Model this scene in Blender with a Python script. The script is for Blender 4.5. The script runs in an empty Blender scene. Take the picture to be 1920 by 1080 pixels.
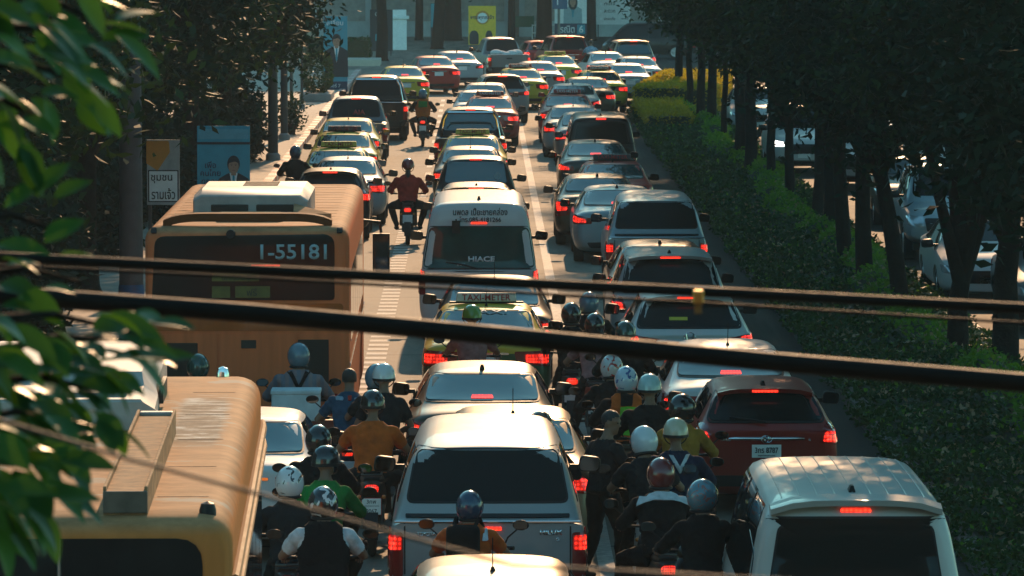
import bpy, bmesh, math, random
import numpy as np
from mathutils import Vector, Matrix, noise
from mathutils.bvhtree import BVHTree
R = math.radians
random.seed(7)
scene = bpy.context.scene
COL = scene.collection

# ------------------------------------------------------------------ camera
CAM_Z, FPX = 6.7, 9500.0
PITCH = math.atan(690.0 / FPX)
YAW = math.atan(60.0 / FPX)
cam_data = bpy.data.cameras.new("camera")
cam_data.sensor_width = 36.0
cam_data.lens = 36.0 * FPX / 1920.0
cam_data.clip_start, cam_data.clip_end = 0.5, 2000.0
cam_data.dof.use_dof = True
cam_data.dof.focus_distance = 58.0
cam_data.dof.aperture_fstop = 17.0
cam = bpy.data.objects.new("camera", cam_data)
cam.location = (0, 0, CAM_Z)
cam.rotation_euler = (math.pi / 2 - PITCH, 0, -YAW)
COL.objects.link(cam)
scene.camera = cam

# ------------------------------------------------------------------ sky, sun, exposure
SUN_EL, SUN_AZ = 22.0, 5.0            # degrees above the horizon, degrees to the right of straight ahead
world = bpy.data.worlds.new("World")
scene.world = world
world.use_nodes = True
wt = world.node_tree
bg = wt.nodes["Background"]
sky = wt.nodes.new("ShaderNodeTexSky")
sky.sky_type = "NISHITA"
sky.sun_disc = False
sky.sun_elevation = R(SUN_EL)
sky.sun_rotation = R(SUN_AZ)
sky.air_density, sky.dust_density, sky.ozone_density = 1.0, 0.3, 2.0
tint = wt.nodes.new("ShaderNodeMix"); tint.data_type = "RGBA"; tint.blend_type = "MULTIPLY"
tint.inputs["Factor"].default_value = 1.0
tint.inputs["B"].default_value = (0.56, 1.0, 0.83, 1)
wt.links.new(sky.outputs[0], tint.inputs["A"])
wt.links.new(tint.outputs["Result"], bg.inputs[0])
bg.inputs[1].default_value = 0.15
sun_data = bpy.data.lights.new("sun", "SUN")
sun_data.energy, sun_data.angle = 3.3, R(0.6)
sun_data.color = (1.0, 0.60, 0.32)
sun = bpy.data.objects.new("sun", sun_data)
sun.rotation_euler = (R(90 - SUN_EL), 0, R(180 - SUN_AZ))
sun.location = (60, 120, 90)
COL.objects.link(sun)
scene.view_settings.view_transform = "Standard"
scene.view_settings.look = "None"
scene.view_settings.exposure = 0.68
scene.view_settings.gamma = 1.0
scene.render.engine = "CYCLES"
cy = scene.cycles
cy.use_denoising = True
cy.max_bounces, cy.diffuse_bounces, cy.glossy_bounces = 6, 3, 4
cy.transmission_bounces, cy.transparent_max_bounces, cy.volume_bounces = 3, 6, 0
cy.caustics_reflective = cy.caustics_refractive = False
cy.sample_clamp_indirect = 6.0

# ------------------------------------------------------------------ picture -> place
cF = Vector((math.sin(YAW) * math.cos(PITCH), math.cos(YAW) * math.cos(PITCH), -math.sin(PITCH)))
cR = Vector((math.cos(YAW), -math.sin(YAW), 0))
cU = cR.cross(cF)
CAMP = Vector((0, 0, CAM_Z))
def ray(px, py):
    return cF + cR * ((px - 960) / FPX) + cU * ((540 - py) / FPX)
def at_z(px, py, z=0.0):
    d = ray(px, py)
    return CAMP + d * ((z - CAM_Z) / d.z)
def at_y(px, py, Y):
    d = ray(px, py)
    return CAMP + d * (Y / d.y)

# ------------------------------------------------------------------ objects
def link(o, parent=None):
    COL.objects.link(o)
    if parent is not None: o.parent = parent
    return o
def tag(o, label=None, cat=None, group=None, kind=None):
    if label: o["label"] = label
    if cat: o["category"] = cat
    if group: o["group"] = group
    if kind: o["kind"] = kind
    return o
def empty(name, loc=(0, 0, 0), rz=0.0, scale=1.0):
    o = bpy.data.objects.new(name, None)
    o.location = loc; o.rotation_euler = (0, 0, rz); o.scale = (scale,) * 3
    o.empty_display_size = 0.2
    return link(o)
def obj(name, mesh, material=None, parent=None):
    o = bpy.data.objects.new(name, mesh)
    if material is not None:
        mats = material if isinstance(material, (list, tuple)) else [material]
        while len(mesh.materials) < len(mats): mesh.materials.append(None)
        for i, m in enumerate(mats):
            o.material_slots[i].link = "OBJECT"
            o.material_slots[i].material = m
    return link(o, parent)
def mesh_from(verts, faces, smooth=False, name="mesh"):
    me = bpy.data.meshes.new(name)
    me.from_pydata([tuple(v) for v in verts], [], [tuple(f) for f in faces])
    if smooth: me.polygons.foreach_set("use_smooth", [True] * len(me.polygons))
    me.update()
    return me
def np_mesh(verts, quads, name="mesh", smooth=False):
    """many separate quads at once: verts (N,3), quads (M,4)"""
    me = bpy.data.meshes.new(name)
    verts = np.asarray(verts, np.float32); quads = np.asarray(quads, np.int32)
    me.vertices.add(len(verts)); me.vertices.foreach_set("co", verts.ravel())
    me.loops.add(quads.size); me.loops.foreach_set("vertex_index", quads.ravel())
    me.polygons.add(len(quads))
    me.polygons.foreach_set("loop_start", np.arange(0, quads.size, 4, dtype=np.int32))
    me.update(calc_edges=True); me.validate()
    if smooth: me.polygons.foreach_set("use_smooth", [True] * len(me.polygons))
    return me
def finish(me, angle=40):
    me.polygons.foreach_set("use_smooth", [True] * len(me.polygons))
    me.set_sharp_from_angle(angle=R(angle))
    return me
def evaluated(o):
    """the mesh of an object after its modifiers; the object itself is removed"""
    dg = bpy.context.evaluated_depsgraph_get(); dg.update()
    me = bpy.data.meshes.new_from_object(o.evaluated_get(dg))
    bpy.data.objects.remove(o)
    return me

class MB:
    """collects shapes into one mesh"""
    def __init__(s): s.v, s.f, s.m = [], [], []
    def add(s, vs, fs, mi=0):
        b = len(s.v); s.v += [Vector(v) for v in vs]
        for f in fs: s.f.append([b + i for i in f]); s.m.append(mi)
        return s
    def box(s, c, size, rot=None, taper=(1, 1), mi=0):
        x, y, z = [d / 2 for d in size]; tx, ty = taper
        vs = [(-x, -y, -z), (x, -y, -z), (x, y, -z), (-x, y, -z), (-x * tx, -y * ty, z), (x * tx, -y * ty, z), (x * tx, y * ty, z), (-x * tx, y * ty, z)]
        M = rot.to_4x4() if rot is not None else Matrix()
        vs = [M @ Vector(v) + Vector(c) for v in vs]
        return s.add(vs, [(3, 2, 1, 0), (4, 5, 6, 7), (0, 1, 5, 4), (1, 2, 6, 5), (2, 3, 7, 6), (3, 0, 4, 7)], mi)
    def tube(s, pts, rads, n=10, caps=True, mi=0, flat=1.0):
        pts = [Vector(p) for p in pts]
        if not isinstance(rads, (list, tuple)): rads = [rads] * len(pts)
        rings, up = [], Vector((0, 0, 1))
        prev = None
        for i, p in enumerate(pts):
            t = (pts[min(i + 1, len(pts) - 1)] - pts[max(i - 1, 0)]).normalized()
            if prev is None:
                a = t.cross(up)
                if a.length < 1e-3: a = t.cross(Vector((0, 1, 0)))
                a.normalize()
            else:
                a = (prev - t * prev.dot(t)).normalized()
            prev = a; b = t.cross(a)
            rings.append([p + (a * math.cos(2 * math.pi * k / n) + b * math.sin(2 * math.pi * k / n) * flat) * rads[i] for k in range(n)])
        vs = [v for r in rings for v in r]; fs = []
        for i in range(len(rings) - 1):
            for k in range(n):
                k2 = (k + 1) % n
                fs.append((i * n + k, i * n + k2, (i + 1) * n + k2, (i + 1) * n + k))
        if caps:
            fs.append(tuple(range(n))[::-1]); fs.append(tuple((len(rings) - 1) * n + k for k in range(n)))
        return s.add(vs, fs, mi)
    def lathe(s, prof, c=(0, 0, 0), n=20, axis="z", mi=0, scale=(1, 1, 1)):
        """prof: (radius, height) pairs"""
        vs, fs = [], []
        for r, h in prof:
            for k in range(n):
                a = 2 * math.pi * k / n
                p = (r * math.cos(a), r * math.sin(a), h)
                if axis == "x": p = (h, r * math.cos(a), r * math.sin(a))
                if axis == "y": p = (r * math.cos(a), h, r * math.sin(a))
                vs.append(Vector((p[0] * scale[0] + c[0], p[1] * scale[1] + c[1], p[2] * scale[2] + c[2])))
        for i in range(len(prof) - 1):
            for k in range(n):
                k2 = (k + 1) % n
                fs.append((i * n + k, i * n + k2, (i + 1) * n + k2, (i + 1) * n + k))
        return s.add(vs, fs, mi)
    def ell(s, c, r, n=14, m=9, mi=0, rot=None, keep=None):
        prof = []
        vs, fs = [], []
        M = rot if rot is not None else Matrix.Identity(3)
        for i in range(m + 1):
            th = math.pi * i / m - math.pi / 2
            for k in range(n):
                a = 2 * math.pi * k / n
                v = Vector((r[0] * math.cos(th) * math.cos(a), r[1] * math.cos(th) * math.sin(a), r[2] * math.sin(th)))
                vs.append(M @ v + Vector(c))
        for i in range(m):
            for k in range(n):
                k2 = (k + 1) % n
                f = (i * n + k, i * n + k2, (i + 1) * n + k2, (i + 1) * n + k)
                if keep is None or keep(sum((vs[j] for j in f), Vector()) / 4 - Vector(c)): fs.append(f)
        return s.add(vs, fs, mi)
    def loft(s, rings, caps=True, mi=0):
        n = len(rings[0]); fs = []
        for i in range(len(rings) - 1):
            for k in range(n):
                k2 = (k + 1) % n
                fs.append((i * n + k, i * n + k2, (i + 1) * n + k2, (i + 1) * n + k))
        if caps:
            fs.append(tuple(range(n))[::-1]); fs.append(tuple((len(rings) - 1) * n + k for k in range(n)))
        return s.add([v for r in rings for v in r], fs, mi)
    def join(s, me, M=None, mi=0):
        M = M or Matrix()
        return s.add([M @ v.co for v in me.vertices], [tuple(p.vertices) for p in me.polygons], mi)
    def mesh(s, smooth=True, angle=40, name="mesh", bevel=0.0, merge=False):
        me = mesh_from(s.v, s.f, name=name)
        if any(s.m): me.polygons.foreach_set("material_index", s.m)
        bm = bmesh.new(); bm.from_mesh(me)
        if merge: bmesh.ops.remove_doubles(bm, verts=bm.verts, dist=1e-5)
        bmesh.ops.recalc_face_normals(bm, faces=bm.faces)
        if bevel: bmesh.ops.bevel(bm, geom=bm.edges[:], offset=bevel, segments=2, affect="EDGES", profile=0.5, clamp_overlap=True)
        bm.to_mesh(me); bm.free()
        if smooth: finish(me, angle)
        return me

def text_mesh(body, height, extrude=0.002, align="CENTER", bold=0.0, space=1.0, width=None):
    c = bpy.data.curves.new("lettering", "FONT")
    c.body = body; c.size = 1.0; c.align_x = align; c.align_y = "CENTER"; c.offset = bold; c.space_character = space
    c.resolution_u = 3
    o = bpy.data.objects.new("lettering", c); COL.objects.link(o)
    me = evaluated(o); bpy.data.curves.remove(c)
    co = np.empty(len(me.vertices) * 3, np.float32); me.vertices.foreach_get("co", co); co = co.reshape(-1, 3)
    lo, hi = co.min(0), co.max(0)
    k = height / (hi[1] - lo[1]); kx = k if width is None else width / (hi[0] - lo[0])
    mid = (lo + hi) / 2
    x = (co[:, 0] - mid[0]) * kx; z = (co[:, 1] - mid[1]) * k
    out = np.stack([x, np.zeros_like(x), z], 1)         # reads from -Y, lies in the XZ plane
    me.vertices.foreach_set("co", out.astype(np.float32).ravel()); me.update()
    if extrude:
        bm = bmesh.new(); bm.from_mesh(me)
        r = bmesh.ops.extrude_face_region(bm, geom=bm.faces[:])
        for e in r["geom"]:
            if isinstance(e, bmesh.types.BMVert): e.co.y -= extrude
        bm.to_mesh(me); bm.free()
    return me

# ------------------------------------------------------------------ materials
MATS = {}
def nodes_of(name):
    m = bpy.data.materials.new(name); m.use_nodes = True
    nt = m.node_tree
    return m, nt, nt.nodes["Principled BSDF"]
def N(nt, t, **kw):
    n = nt.nodes.new(t)
    for k, v in kw.items():
        if k.startswith("i_"): n.inputs[k[2:].replace("_", " ")].default_value = v
        else: setattr(n, k, v)
    return n
def mat(name, color, rough=0.5, metal=0.0, coat=0.0, spec=0.5, ior=1.5, vary=0.12, scale=6.0, bump=0.0, bscale=60.0, trans=None, coord="Object"):
    if name in MATS: return MATS[name]
    m, nt, b = nodes_of(name)
    b.inputs["Roughness"].default_value = rough; b.inputs["Metallic"].default_value = metal
    b.inputs["Coat Weight"].default_value = coat; b.inputs["Coat Roughness"].default_value = 0.04
    b.inputs["Specular IOR Level"].default_value = spec; b.inputs["IOR"].default_value = ior
    tc = N(nt, "ShaderNodeTexCoord")
    if vary:
        no = N(nt, "ShaderNodeTexNoise", i_Scale=scale, i_Detail=5.0, i_Roughness=0.6)
        nt.links.new(tc.outputs[coord], no.inputs["Vector"])
        mp = N(nt, "ShaderNodeMapRange"); mp.inputs[1].default_value = 0.3; mp.inputs[2].default_value = 0.7
        mp.inputs[3].default_value = 1 - vary; mp.inputs[4].default_value = 1 + vary
        nt.links.new(no.outputs[0], mp.inputs[0])
        mx = N(nt, "ShaderNodeVectorMath", operation="SCALE"); mx.inputs[0].default_value = color[:3]
        nt.links.new(mp.outputs[0], mx.inputs["Scale"]); nt.links.new(mx.outputs[0], b.inputs["Base Color"])
        mr = N(nt, "ShaderNodeMath", operation="MULTIPLY_ADD"); mr.inputs[1].default_value = 0.25 * min(rough * 2, 1); mr.inputs[2].default_value = rough * 0.88
        nt.links.new(no.outputs[0], mr.inputs[0]); nt.links.new(mr.outputs[0], b.inputs["Roughness"])
    else:
        b.inputs["Base Color"].default_value = (*color[:3], 1)
    if bump:
        nb = N(nt, "ShaderNodeTexNoise", i_Scale=bscale, i_Detail=4.0)
        nt.links.new(tc.outputs[coord], nb.inputs["Vector"])
        bp = N(nt, "ShaderNodeBump", i_Strength=bump, i_Distance=0.02)
        nt.links.new(nb.outputs[0], bp.inputs["Height"]); nt.links.new(bp.outputs[0], b.inputs["Normal"])
    MATS[name] = m
    return m
def paint(name, color, metal=0.0, rough=0.32, lower=None, split=0.0, dirt=0.25):
    """car paint with a clear coat and a film of road dust that thickens low down; lower = a second colour under height split"""
    if name in MATS: return MATS[name]
    m, nt, b = nodes_of(name)
    b.inputs["Metallic"].default_value = metal
    b.inputs["Coat Weight"].default_value = 0.38; b.inputs["Coat Roughness"].default_value = 0.05; b.inputs["Specular IOR Level"].default_value = .09
    tc = N(nt, "ShaderNodeTexCoord"); sp = N(nt, "ShaderNodeSeparateXYZ"); nt.links.new(tc.outputs["Object"], sp.inputs[0])
    no = N(nt, "ShaderNodeTexNoise", i_Scale=3.0, i_Detail=7.0, i_Roughness=0.65); nt.links.new(tc.outputs["Object"], no.inputs["Vector"])
    base = N(nt, "ShaderNodeMix", data_type="RGBA"); base.inputs["A"].default_value = (*color, 1); base.inputs["B"].default_value = (*(lower or color), 1)
    lt = N(nt, "ShaderNodeMath", operation="LESS_THAN"); lt.inputs[1].default_value = split
    nt.links.new(sp.outputs["Z"], lt.inputs[0]); nt.links.new(lt.outputs[0], base.inputs["Factor"])
    dm = N(nt, "ShaderNodeMapRange"); dm.inputs[1].default_value = 0.9; dm.inputs[2].default_value = 0.1; dm.inputs[3].default_value = 0.25; dm.inputs[4].default_value = 1.0
    nt.links.new(sp.outputs["Z"], dm.inputs[0])
    dd = N(nt, "ShaderNodeMath", operation="MULTIPLY"); nt.links.new(dm.outputs[0], dd.inputs[0]); nt.links.new(no.outputs[0], dd.inputs[1])
    ds = N(nt, "ShaderNodeMath", operation="MULTIPLY", use_clamp=True); ds.inputs[1].default_value = dirt * 1.6; nt.links.new(dd.outputs[0], ds.inputs[0])
    mx = N(nt, "ShaderNodeMix", data_type="RGBA"); mx.inputs["B"].default_value = (0.20, 0.165, 0.125, 1)
    nt.links.new(ds.outputs[0], mx.inputs["Factor"]); nt.links.new(base.outputs["Result"], mx.inputs["A"]); nt.links.new(mx.outputs["Result"], b.inputs["Base Color"])
    rr = N(nt, "ShaderNodeMath", operation="MULTIPLY_ADD"); rr.inputs[1].default_value = 0.35; rr.inputs[2].default_value = rough + 0.12
    nt.links.new(dd.outputs[0], rr.inputs[0]); nt.links.new(rr.outputs[0], b.inputs["Roughness"])
    fl = N(nt, "ShaderNodeTexNoise", i_Scale=2.2, i_Detail=2.0); nt.links.new(tc.outputs["Object"], fl.inputs["Vector"])
    bp = N(nt, "ShaderNodeBump", i_Strength=0.05, i_Distance=0.05); nt.links.new(fl.outputs[0], bp.inputs["Height"]); nt.links.new(bp.outputs[0], b.inputs["Normal"])
    nt.links.new(bp.outputs[0], b.inputs["Coat Normal"])
    MATS[name] = m
    return m
def lamp(name, color, strength, cells=70.0, base=(0.25, 0.01, 0.01), lo=0.12):
    """a lit tail lamp: a red lens over a grid of small bulbs"""
    if name in MATS: return MATS[name]
    m, nt, b = nodes_of(name)
    b.inputs["Base Color"].default_value = (*base, 1); b.inputs["Roughness"].default_value = 0.12; b.inputs["Coat Weight"].default_value = 0.5
    tc = N(nt, "ShaderNodeTexCoord")
    vo = N(nt, "ShaderNodeTexVoronoi", i_Scale=cells, i_Randomness=0.15); nt.links.new(tc.outputs["Object"], vo.inputs["Vector"])
    mp = N(nt, "ShaderNodeMapRange"); mp.inputs[1].default_value = 0.1; mp.inputs[2].default_value = 0.55; mp.inputs[3].default_value = strength; mp.inputs[4].default_value = strength * lo
    nt.links.new(vo.outputs["Distance"], mp.inputs[0])
    b.inputs["Emission Color"].default_value = (*color, 1); nt.links.new(mp.outputs[0], b.inputs["Emission Strength"])
    MATS[name] = m
    return m
def stripes(name, a, c, period, axis="Y", rough=0.7, wear=0.5):
    if name in MATS: return MATS[name]
    m, nt, b = nodes_of(name)
    tc = N(nt, "ShaderNodeTexCoord"); sp = N(nt, "ShaderNodeSeparateXYZ"); nt.links.new(tc.outputs["Object"], sp.inputs[0])
    md = N(nt, "ShaderNodeMath", operation="PINGPONG"); md.inputs[1].default_value = period; nt.links.new(sp.outputs[axis], md.inputs[0])
    gt = N(nt, "ShaderNodeMath", operation="GREATER_THAN"); gt.inputs[1].default_value = period / 2; nt.links.new(md.outputs[0], gt.inputs[0])
    mx = N(nt, "ShaderNodeMix", data_type="RGBA"); mx.inputs["A"].default_value = (*a, 1); mx.inputs["B"].default_value = (*c, 1); nt.links.new(gt.outputs[0], mx.inputs["Factor"])
    no = N(nt, "ShaderNodeTexNoise", i_Scale=5.0, i_Detail=6.0); nt.links.new(tc.outputs["Object"], no.inputs["Vector"])
    mr = N(nt, "ShaderNodeMapRange"); mr.inputs[1].default_value = 0.45; mr.inputs[2].default_value = 0.65; mr.inputs[4].default_value = wear; nt.links.new(no.outputs[0], mr.inputs[0])
    m2 = N(nt, "ShaderNodeMix", data_type="RGBA"); m2.inputs["B"].default_value = (0.16, 0.15, 0.14, 1)
    nt.links.new(mr.outputs[0], m2.inputs["Factor"]); nt.links.new(mx.outputs["Result"], m2.inputs["A"]); nt.links.new(m2.outputs["Result"], b.inputs["Base Color"])
    b.inputs["Roughness"].default_value = rough
    MATS[name] = m
    return m
def leaf_mat(name, dark, light, trans=0.25, rough=0.42, nscale=2.5, spec=.08):
    if name in MATS: return MATS[name]
    m, nt, b = nodes_of(name)
    tc = N(nt, "ShaderNodeTexCoord"); ge = N(nt, "ShaderNodeNewGeometry")
    no = N(nt, "ShaderNodeTexNoise", i_Scale=nscale, i_Detail=2.0); nt.links.new(tc.outputs["Object"], no.inputs["Vector"])
    ad = N(nt, "ShaderNodeMath", operation="MULTIPLY_ADD"); ad.inputs[1].default_value = 0.55; nt.links.new(ge.outputs["Random Per Island"], ad.inputs[0]); 
    sc = N(nt, "ShaderNodeMath", operation="MULTIPLY_ADD"); sc.inputs[1].default_value = 1.2; sc.inputs[2].default_value = -0.35; nt.links.new(no.outputs[0], sc.inputs[0]); nt.links.new(sc.outputs[0], ad.inputs[2])
    mx = N(nt, "ShaderNodeMix", data_type="RGBA", clamp_factor=True); mx.inputs["A"].default_value = (*dark, 1); mx.inputs["B"].default_value = (*light, 1)
    nt.links.new(ad.outputs[0], mx.inputs["Factor"]); nt.links.new(mx.outputs["Result"], b.inputs["Base Color"])
    b.inputs["Roughness"].default_value = rough; b.inputs["Specular IOR Level"].default_value = spec
    tr = N(nt, "ShaderNodeBsdfTranslucent")
    ly = N(nt, "ShaderNodeMix", data_type="RGBA", blend_type="MULTIPLY"); ly.inputs["Factor"].default_value = 1.0; ly.inputs["B"].default_value = (1.9, 1.7, 0.45, 1)
    nt.links.new(mx.outputs["Result"], ly.inputs["A"]); nt.links.new(ly.outputs["Result"], tr.inputs["Color"])
    ms = N(nt, "ShaderNodeMixShader"); ms.inputs[0].default_value = trans
    out = nt.nodes["Material Output"]
    nt.links.new(b.outputs[0], ms.inputs[1]); nt.links.new(tr.outputs[0], ms.inputs[2]); nt.links.new(ms.outputs[0], out.inputs["Surface"])
    MATS[name] = m
    return m

M_GLASS = mat("tinted glass", (0.006, 0.010, 0.011), rough=0.035, ior=1.45, spec=.22, vary=0)
M_GLASSL = mat("reflective film glass", (0.016, 0.055, 0.060), rough=0.03, ior=2.15, vary=0)
M_GLASST = mat("teal tinted glass", (0.006, 0.050, 0.047), rough=0.04, ior=1.45, spec=.3, vary=0.3, scale=2)
M_TRIM = mat("black trim", (0.008, 0.008, 0.009), spec=.3, rough=0.45, vary=0.3)
M_RUBBER = mat("tyre rubber", (0.017, 0.016, 0.015), rough=0.8, vary=0.35, bump=0.2)
M_ALLOY = mat("alloy wheel", (0.42, 0.42, 0.43), rough=0.3, metal=0.9)
M_CHROME = mat("chrome", (0.75, 0.75, 0.75), rough=0.08, metal=1.0, vary=0)
M_MIRROR = mat("mirror glass", (0.10, 0.11, 0.115), rough=0.03, metal=1.0, vary=0)
M_LAMP = lamp("lit tail lamp", (1.0, 0.022, 0.010), 3.0, cells=24, lo=.10)
M_LAMPR = mat("red lens", (0.22, 0.008, 0.008), rough=0.12, coat=0.6, vary=0)
M_BRAKE = lamp("lit brake strip", (1.0, 0.03, 0.012), 2.8, cells=26.0, lo=0.22)
M_HEAD = mat("headlamp lens", (0.55, 0.58, 0.6), rough=0.08, metal=0.6, vary=0)
M_HEADLIT = lamp("lit running lamp", (1.0, 0.95, 0.85), 6.0, cells=30, base=(0.8, 0.8, 0.8), lo=0.6)
M_PLATE = mat("number plate", (0.72, 0.72, 0.70), rough=0.4, vary=0.08)
M_INK = mat("black lettering", (0.012, 0.012, 0.014), rough=0.5, vary=0)
M_WHITE = mat("white lettering", (0.75, 0.77, 0.78), rough=0.5, vary=0)
M_REDINK = mat("red lettering", (0.42, 0.02, 0.02), rough=0.5, vary=0)
M_UNDER = mat("underbody", (0.02, 0.019, 0.018), rough=0.9, vary=0.3)
# ------------------------------------------------------------------ vehicle templates (rear bumper at y = 0, +Y forward)
def rpoly(pts, r=0.05, step=0.07, n=4):
    """closed outline with rounded corners; r one value or one per corner"""
    out = []; k = len(pts)
    rs = r if isinstance(r, (list, tuple)) else [r] * k
    for i in range(k):
        p, a, b = Vector(pts[i]), Vector(pts[i - 1]), Vector(pts[(i + 1) % k])
        ra = min(rs[i], (a - p).length * 0.45, (b - p).length * 0.45)
        p0 = p + (a - p).normalized() * ra; p1 = p + (b - p).normalized() * ra
        if out:
            q = out[-1]; m = int((p0 - q).length / step)
            out += [q.lerp(p0, (j + 1) / (m + 1)) for j in range(m)]
        for j in range(n + 1):
            t = j / n
            out.append(p0 * (1 - t) ** 2 + p * 2 * t * (1 - t) + p1 * t * t)
    q = out[-1]; p0 = out[0]; m = int((p0 - q).length / step)
    out += [q.lerp(p0, (j + 1) / (m + 1)) for j in range(m)]
    return [(v.x, v.y) for v in out]
AX = {"rear": lambda u, v: (Vector((u, -9, v)), Vector((0, 1, 0))), "front": lambda u, v: (Vector((u, 20, v)), Vector((0, -1, 0))),
      "right": lambda u, v: (Vector((9, u, v)), Vector((-1, 0, 0))), "left": lambda u, v: (Vector((-9, u, v)), Vector((1, 0, 0))),
      "top": lambda u, v: (Vector((u, v, 9)), Vector((0, 0, -1)))}
def hit(bvh, axis, u, v, off):
    o, d = AX[axis](u, v)
    loc, nor, *_ = bvh.ray_cast(o, d)
    if loc is None:
        loc, nor, *_ = bvh.find_nearest(o + d * 9.5)
    if nor.dot(d) > 0: nor = -nor
    return loc + nor * off, nor
def patch(bvh, axis, outline, off=0.006, depth=0.02, rings=5, center=None, name="patch", ang=50):
    c = Vector(center) if center else sum((Vector(p) for p in outline), Vector((0, 0))) / len(outline)
    n = len(outline); vs, fs = [], []
    for i in range(rings):
        t = 1 - i / rings
        for p in outline:
            q = c.lerp(Vector(p), t)
            vs.append(hit(bvh, axis, q.x, q.y, off)[0])
    vs.append(hit(bvh, axis, c.x, c.y, off)[0])
    for i in range(rings - 1):
        for k in range(n):
            k2 = (k + 1) % n
            fs.append((i * n + k, i * n + k2, (i + 1) * n + k2, (i + 1) * n + k))
    b = (rings - 1) * n
    for k in range(n): fs.append((b + k, b + (k + 1) % n, len(vs) - 1))
    s = len(vs)
    for p in outline: vs.append(hit(bvh, axis, p[0], p[1], off - depth)[0])
    for k in range(n):
        k2 = (k + 1) % n
        fs.append((s + k, s + k2, k2, k))
    me = mesh_from(vs, fs, name=name)
    bm = bmesh.new(); bm.from_mesh(me); bmesh.ops.recalc_face_normals(bm, faces=bm.faces)
    bm.faces.ensure_lookup_table()
    d = AX[axis](0, 0)[1]
    if sum(f.normal.dot(d) for f in list(bm.faces)[:n]) > 0: bmesh.ops.reverse_faces(bm, faces=bm.faces)
    bm.to_mesh(me); bm.free()
    return finish(me, ang)
def project_mesh(bvh, axis, me, u0, v0, off=0.008):
    """lays flat lettering (XZ plane, reads from -Y) onto a body"""
    for v in me.vertices:
        ex = -v.co.y
        v.co = hit(bvh, axis, v.co.x + u0, v.co.z + v0, off + ex)[0]
    me.update(); return me

def car_ring(st):
    y, w, zl, zs, zt, wt = st[:6]; lean = st[6] if len(st) > 6 else 0.0
    h = zs - zl; drop = min(0.045, max(0.0, (zt - zs) * 0.35))
    half = [(0, zl), (.70 * w, zl), (.94 * w, zl + .06), (w, zl + .36 * h), (.992 * w, zl + .76 * h), (.955 * w, zs), (wt, zt - drop), (.62 * wt, zt - drop * .25), (0, zt)]
    pts = half + [(-x, z) for x, z in half[7:0:-1]]
    return [(x, y + lean * max(0.0, z - 0.55), z) for x, z in pts]
def car_body(stations, cuts=(), boxes=(), crease_belt=0.55, hard=(), level=2):
    bm = bmesh.new(); cl = bm.edges.layers.float.new("crease_edge")
    rings = [[bm.verts.new(p) for p in car_ring(s)] for s in stations]
    for a, b in zip(rings, rings[1:]):
        for k in range(16):
            f = bm.faces.new((a[k], a[(k + 1) % 16], b[(k + 1) % 16], b[k]))
    for r, flip in ((rings[0], True), (rings[-1], False)):
        m = lambda j: r[(16 - j) % 16]
        fs = [(r[0], r[1], m(1))] + [(r[j], r[j + 1], m(j + 1), m(j)) for j in range(1, 7)] + [(r[7], r[8], m(7))]
        for f in fs: bm.faces.new(f if flip else f[::-1])
    bmesh.ops.recalc_face_normals(bm, faces=bm.faces)
    for a, b in zip(rings, rings[1:]):
        for k in (5, 11):
            e = bm.edges.get((a[k], b[k]))
            if e: e[cl] = crease_belt
        for k in (6, 10):
            e = bm.edges.get((a[k], b[k]))
            if e: e[cl] = 0.25
    for i, r in enumerate(rings):
        c = 0.45 if i in (0, len(rings) - 1) else (hard[i] if isinstance(hard, dict) and i in hard else 0)
        if c:
            for k in range(16):
                if isinstance(hard, dict) and i in hard and k not in range(5, 11) and i not in (0, len(rings) - 1): continue
                e = bm.edges.get((r[k], r[(k + 1) % 16]))
                if e: e[cl] = c
    me = bpy.data.meshes.new("body"); bm.to_mesh(me); bm.free()
    o = bpy.data.objects.new("body", me); COL.objects.link(o)
    ss = o.modifiers.new("ss", "SUBSURF"); ss.levels = ss.render_levels = level
    cut = None
    if cuts or boxes:
        b = MB()
        for (y, z, r) in cuts:
            for s in (-1, 1):
                b.tube([(s * 0.58, y, z), (s * 1.3, y, z)], r, n=28)
        for c, size in boxes: b.box(c, size)
        cme = b.mesh(smooth=False)
        cut = bpy.data.objects.new("cut", cme); COL.objects.link(cut)
        bo = o.modifiers.new("cut", "BOOLEAN"); bo.object = cut; bo.operation = "DIFFERENCE"; bo.solver = "EXACT"
    out = evaluated(o)
    if cut: bpy.data.objects.remove(cut)
    out.materials.clear()
    return finish(out, 38)
def bvh_of(me):
    return BVHTree.FromPolygons([v.co.copy() for v in me.vertices], [tuple(p.vertices) for p in me.polygons])

WHEELS = {}
def wheel_meshes(r, w):
    k = (round(r, 3), round(w, 3))
    if k not in WHEELS:
        h = w / 2
        t = MB().lathe([(r * .66, -h * .8), (r * .72, -h), (r * .92, -h), (r, -h * .72), (r * 1.0, h * .72), (r * .92, h), (r * .72, h), (r * .66, h * .8), (r * .66, -h * .8)], n=30, axis="x").mesh(angle=35)
        b = MB().lathe([(0.001, h * .55), (r * .16, h * .6), (r * .18, h * .5), (r * .6, h * .35)], n=24, axis="x")
        b.lathe([(0.001, -h * .55), (r * .16, -h * .6), (r * .18, -h * .5), (r * .6, -h * .35)], n=24, axis="x")
        b.lathe([(r * .6, -h * .85), (r * .69, -h * .9), (r * .69, h * .9), (r * .6, h * .85), (r * .6, -h * .85)], n=30, axis="x")
        for s in (-1, 1):
            for i in range(5):
                a = 2 * math.pi * i / 5
                b.tube([(s * h * .62, math.cos(a) * r * .12, math.sin(a) * r * .12), (s * h * .72, math.cos(a) * r * .64, math.sin(a) * r * .64)], [r * .10, r * .07], n=6)
        WHEELS[k] = (t, b.mesh())
    return WHEELS[k]

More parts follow.
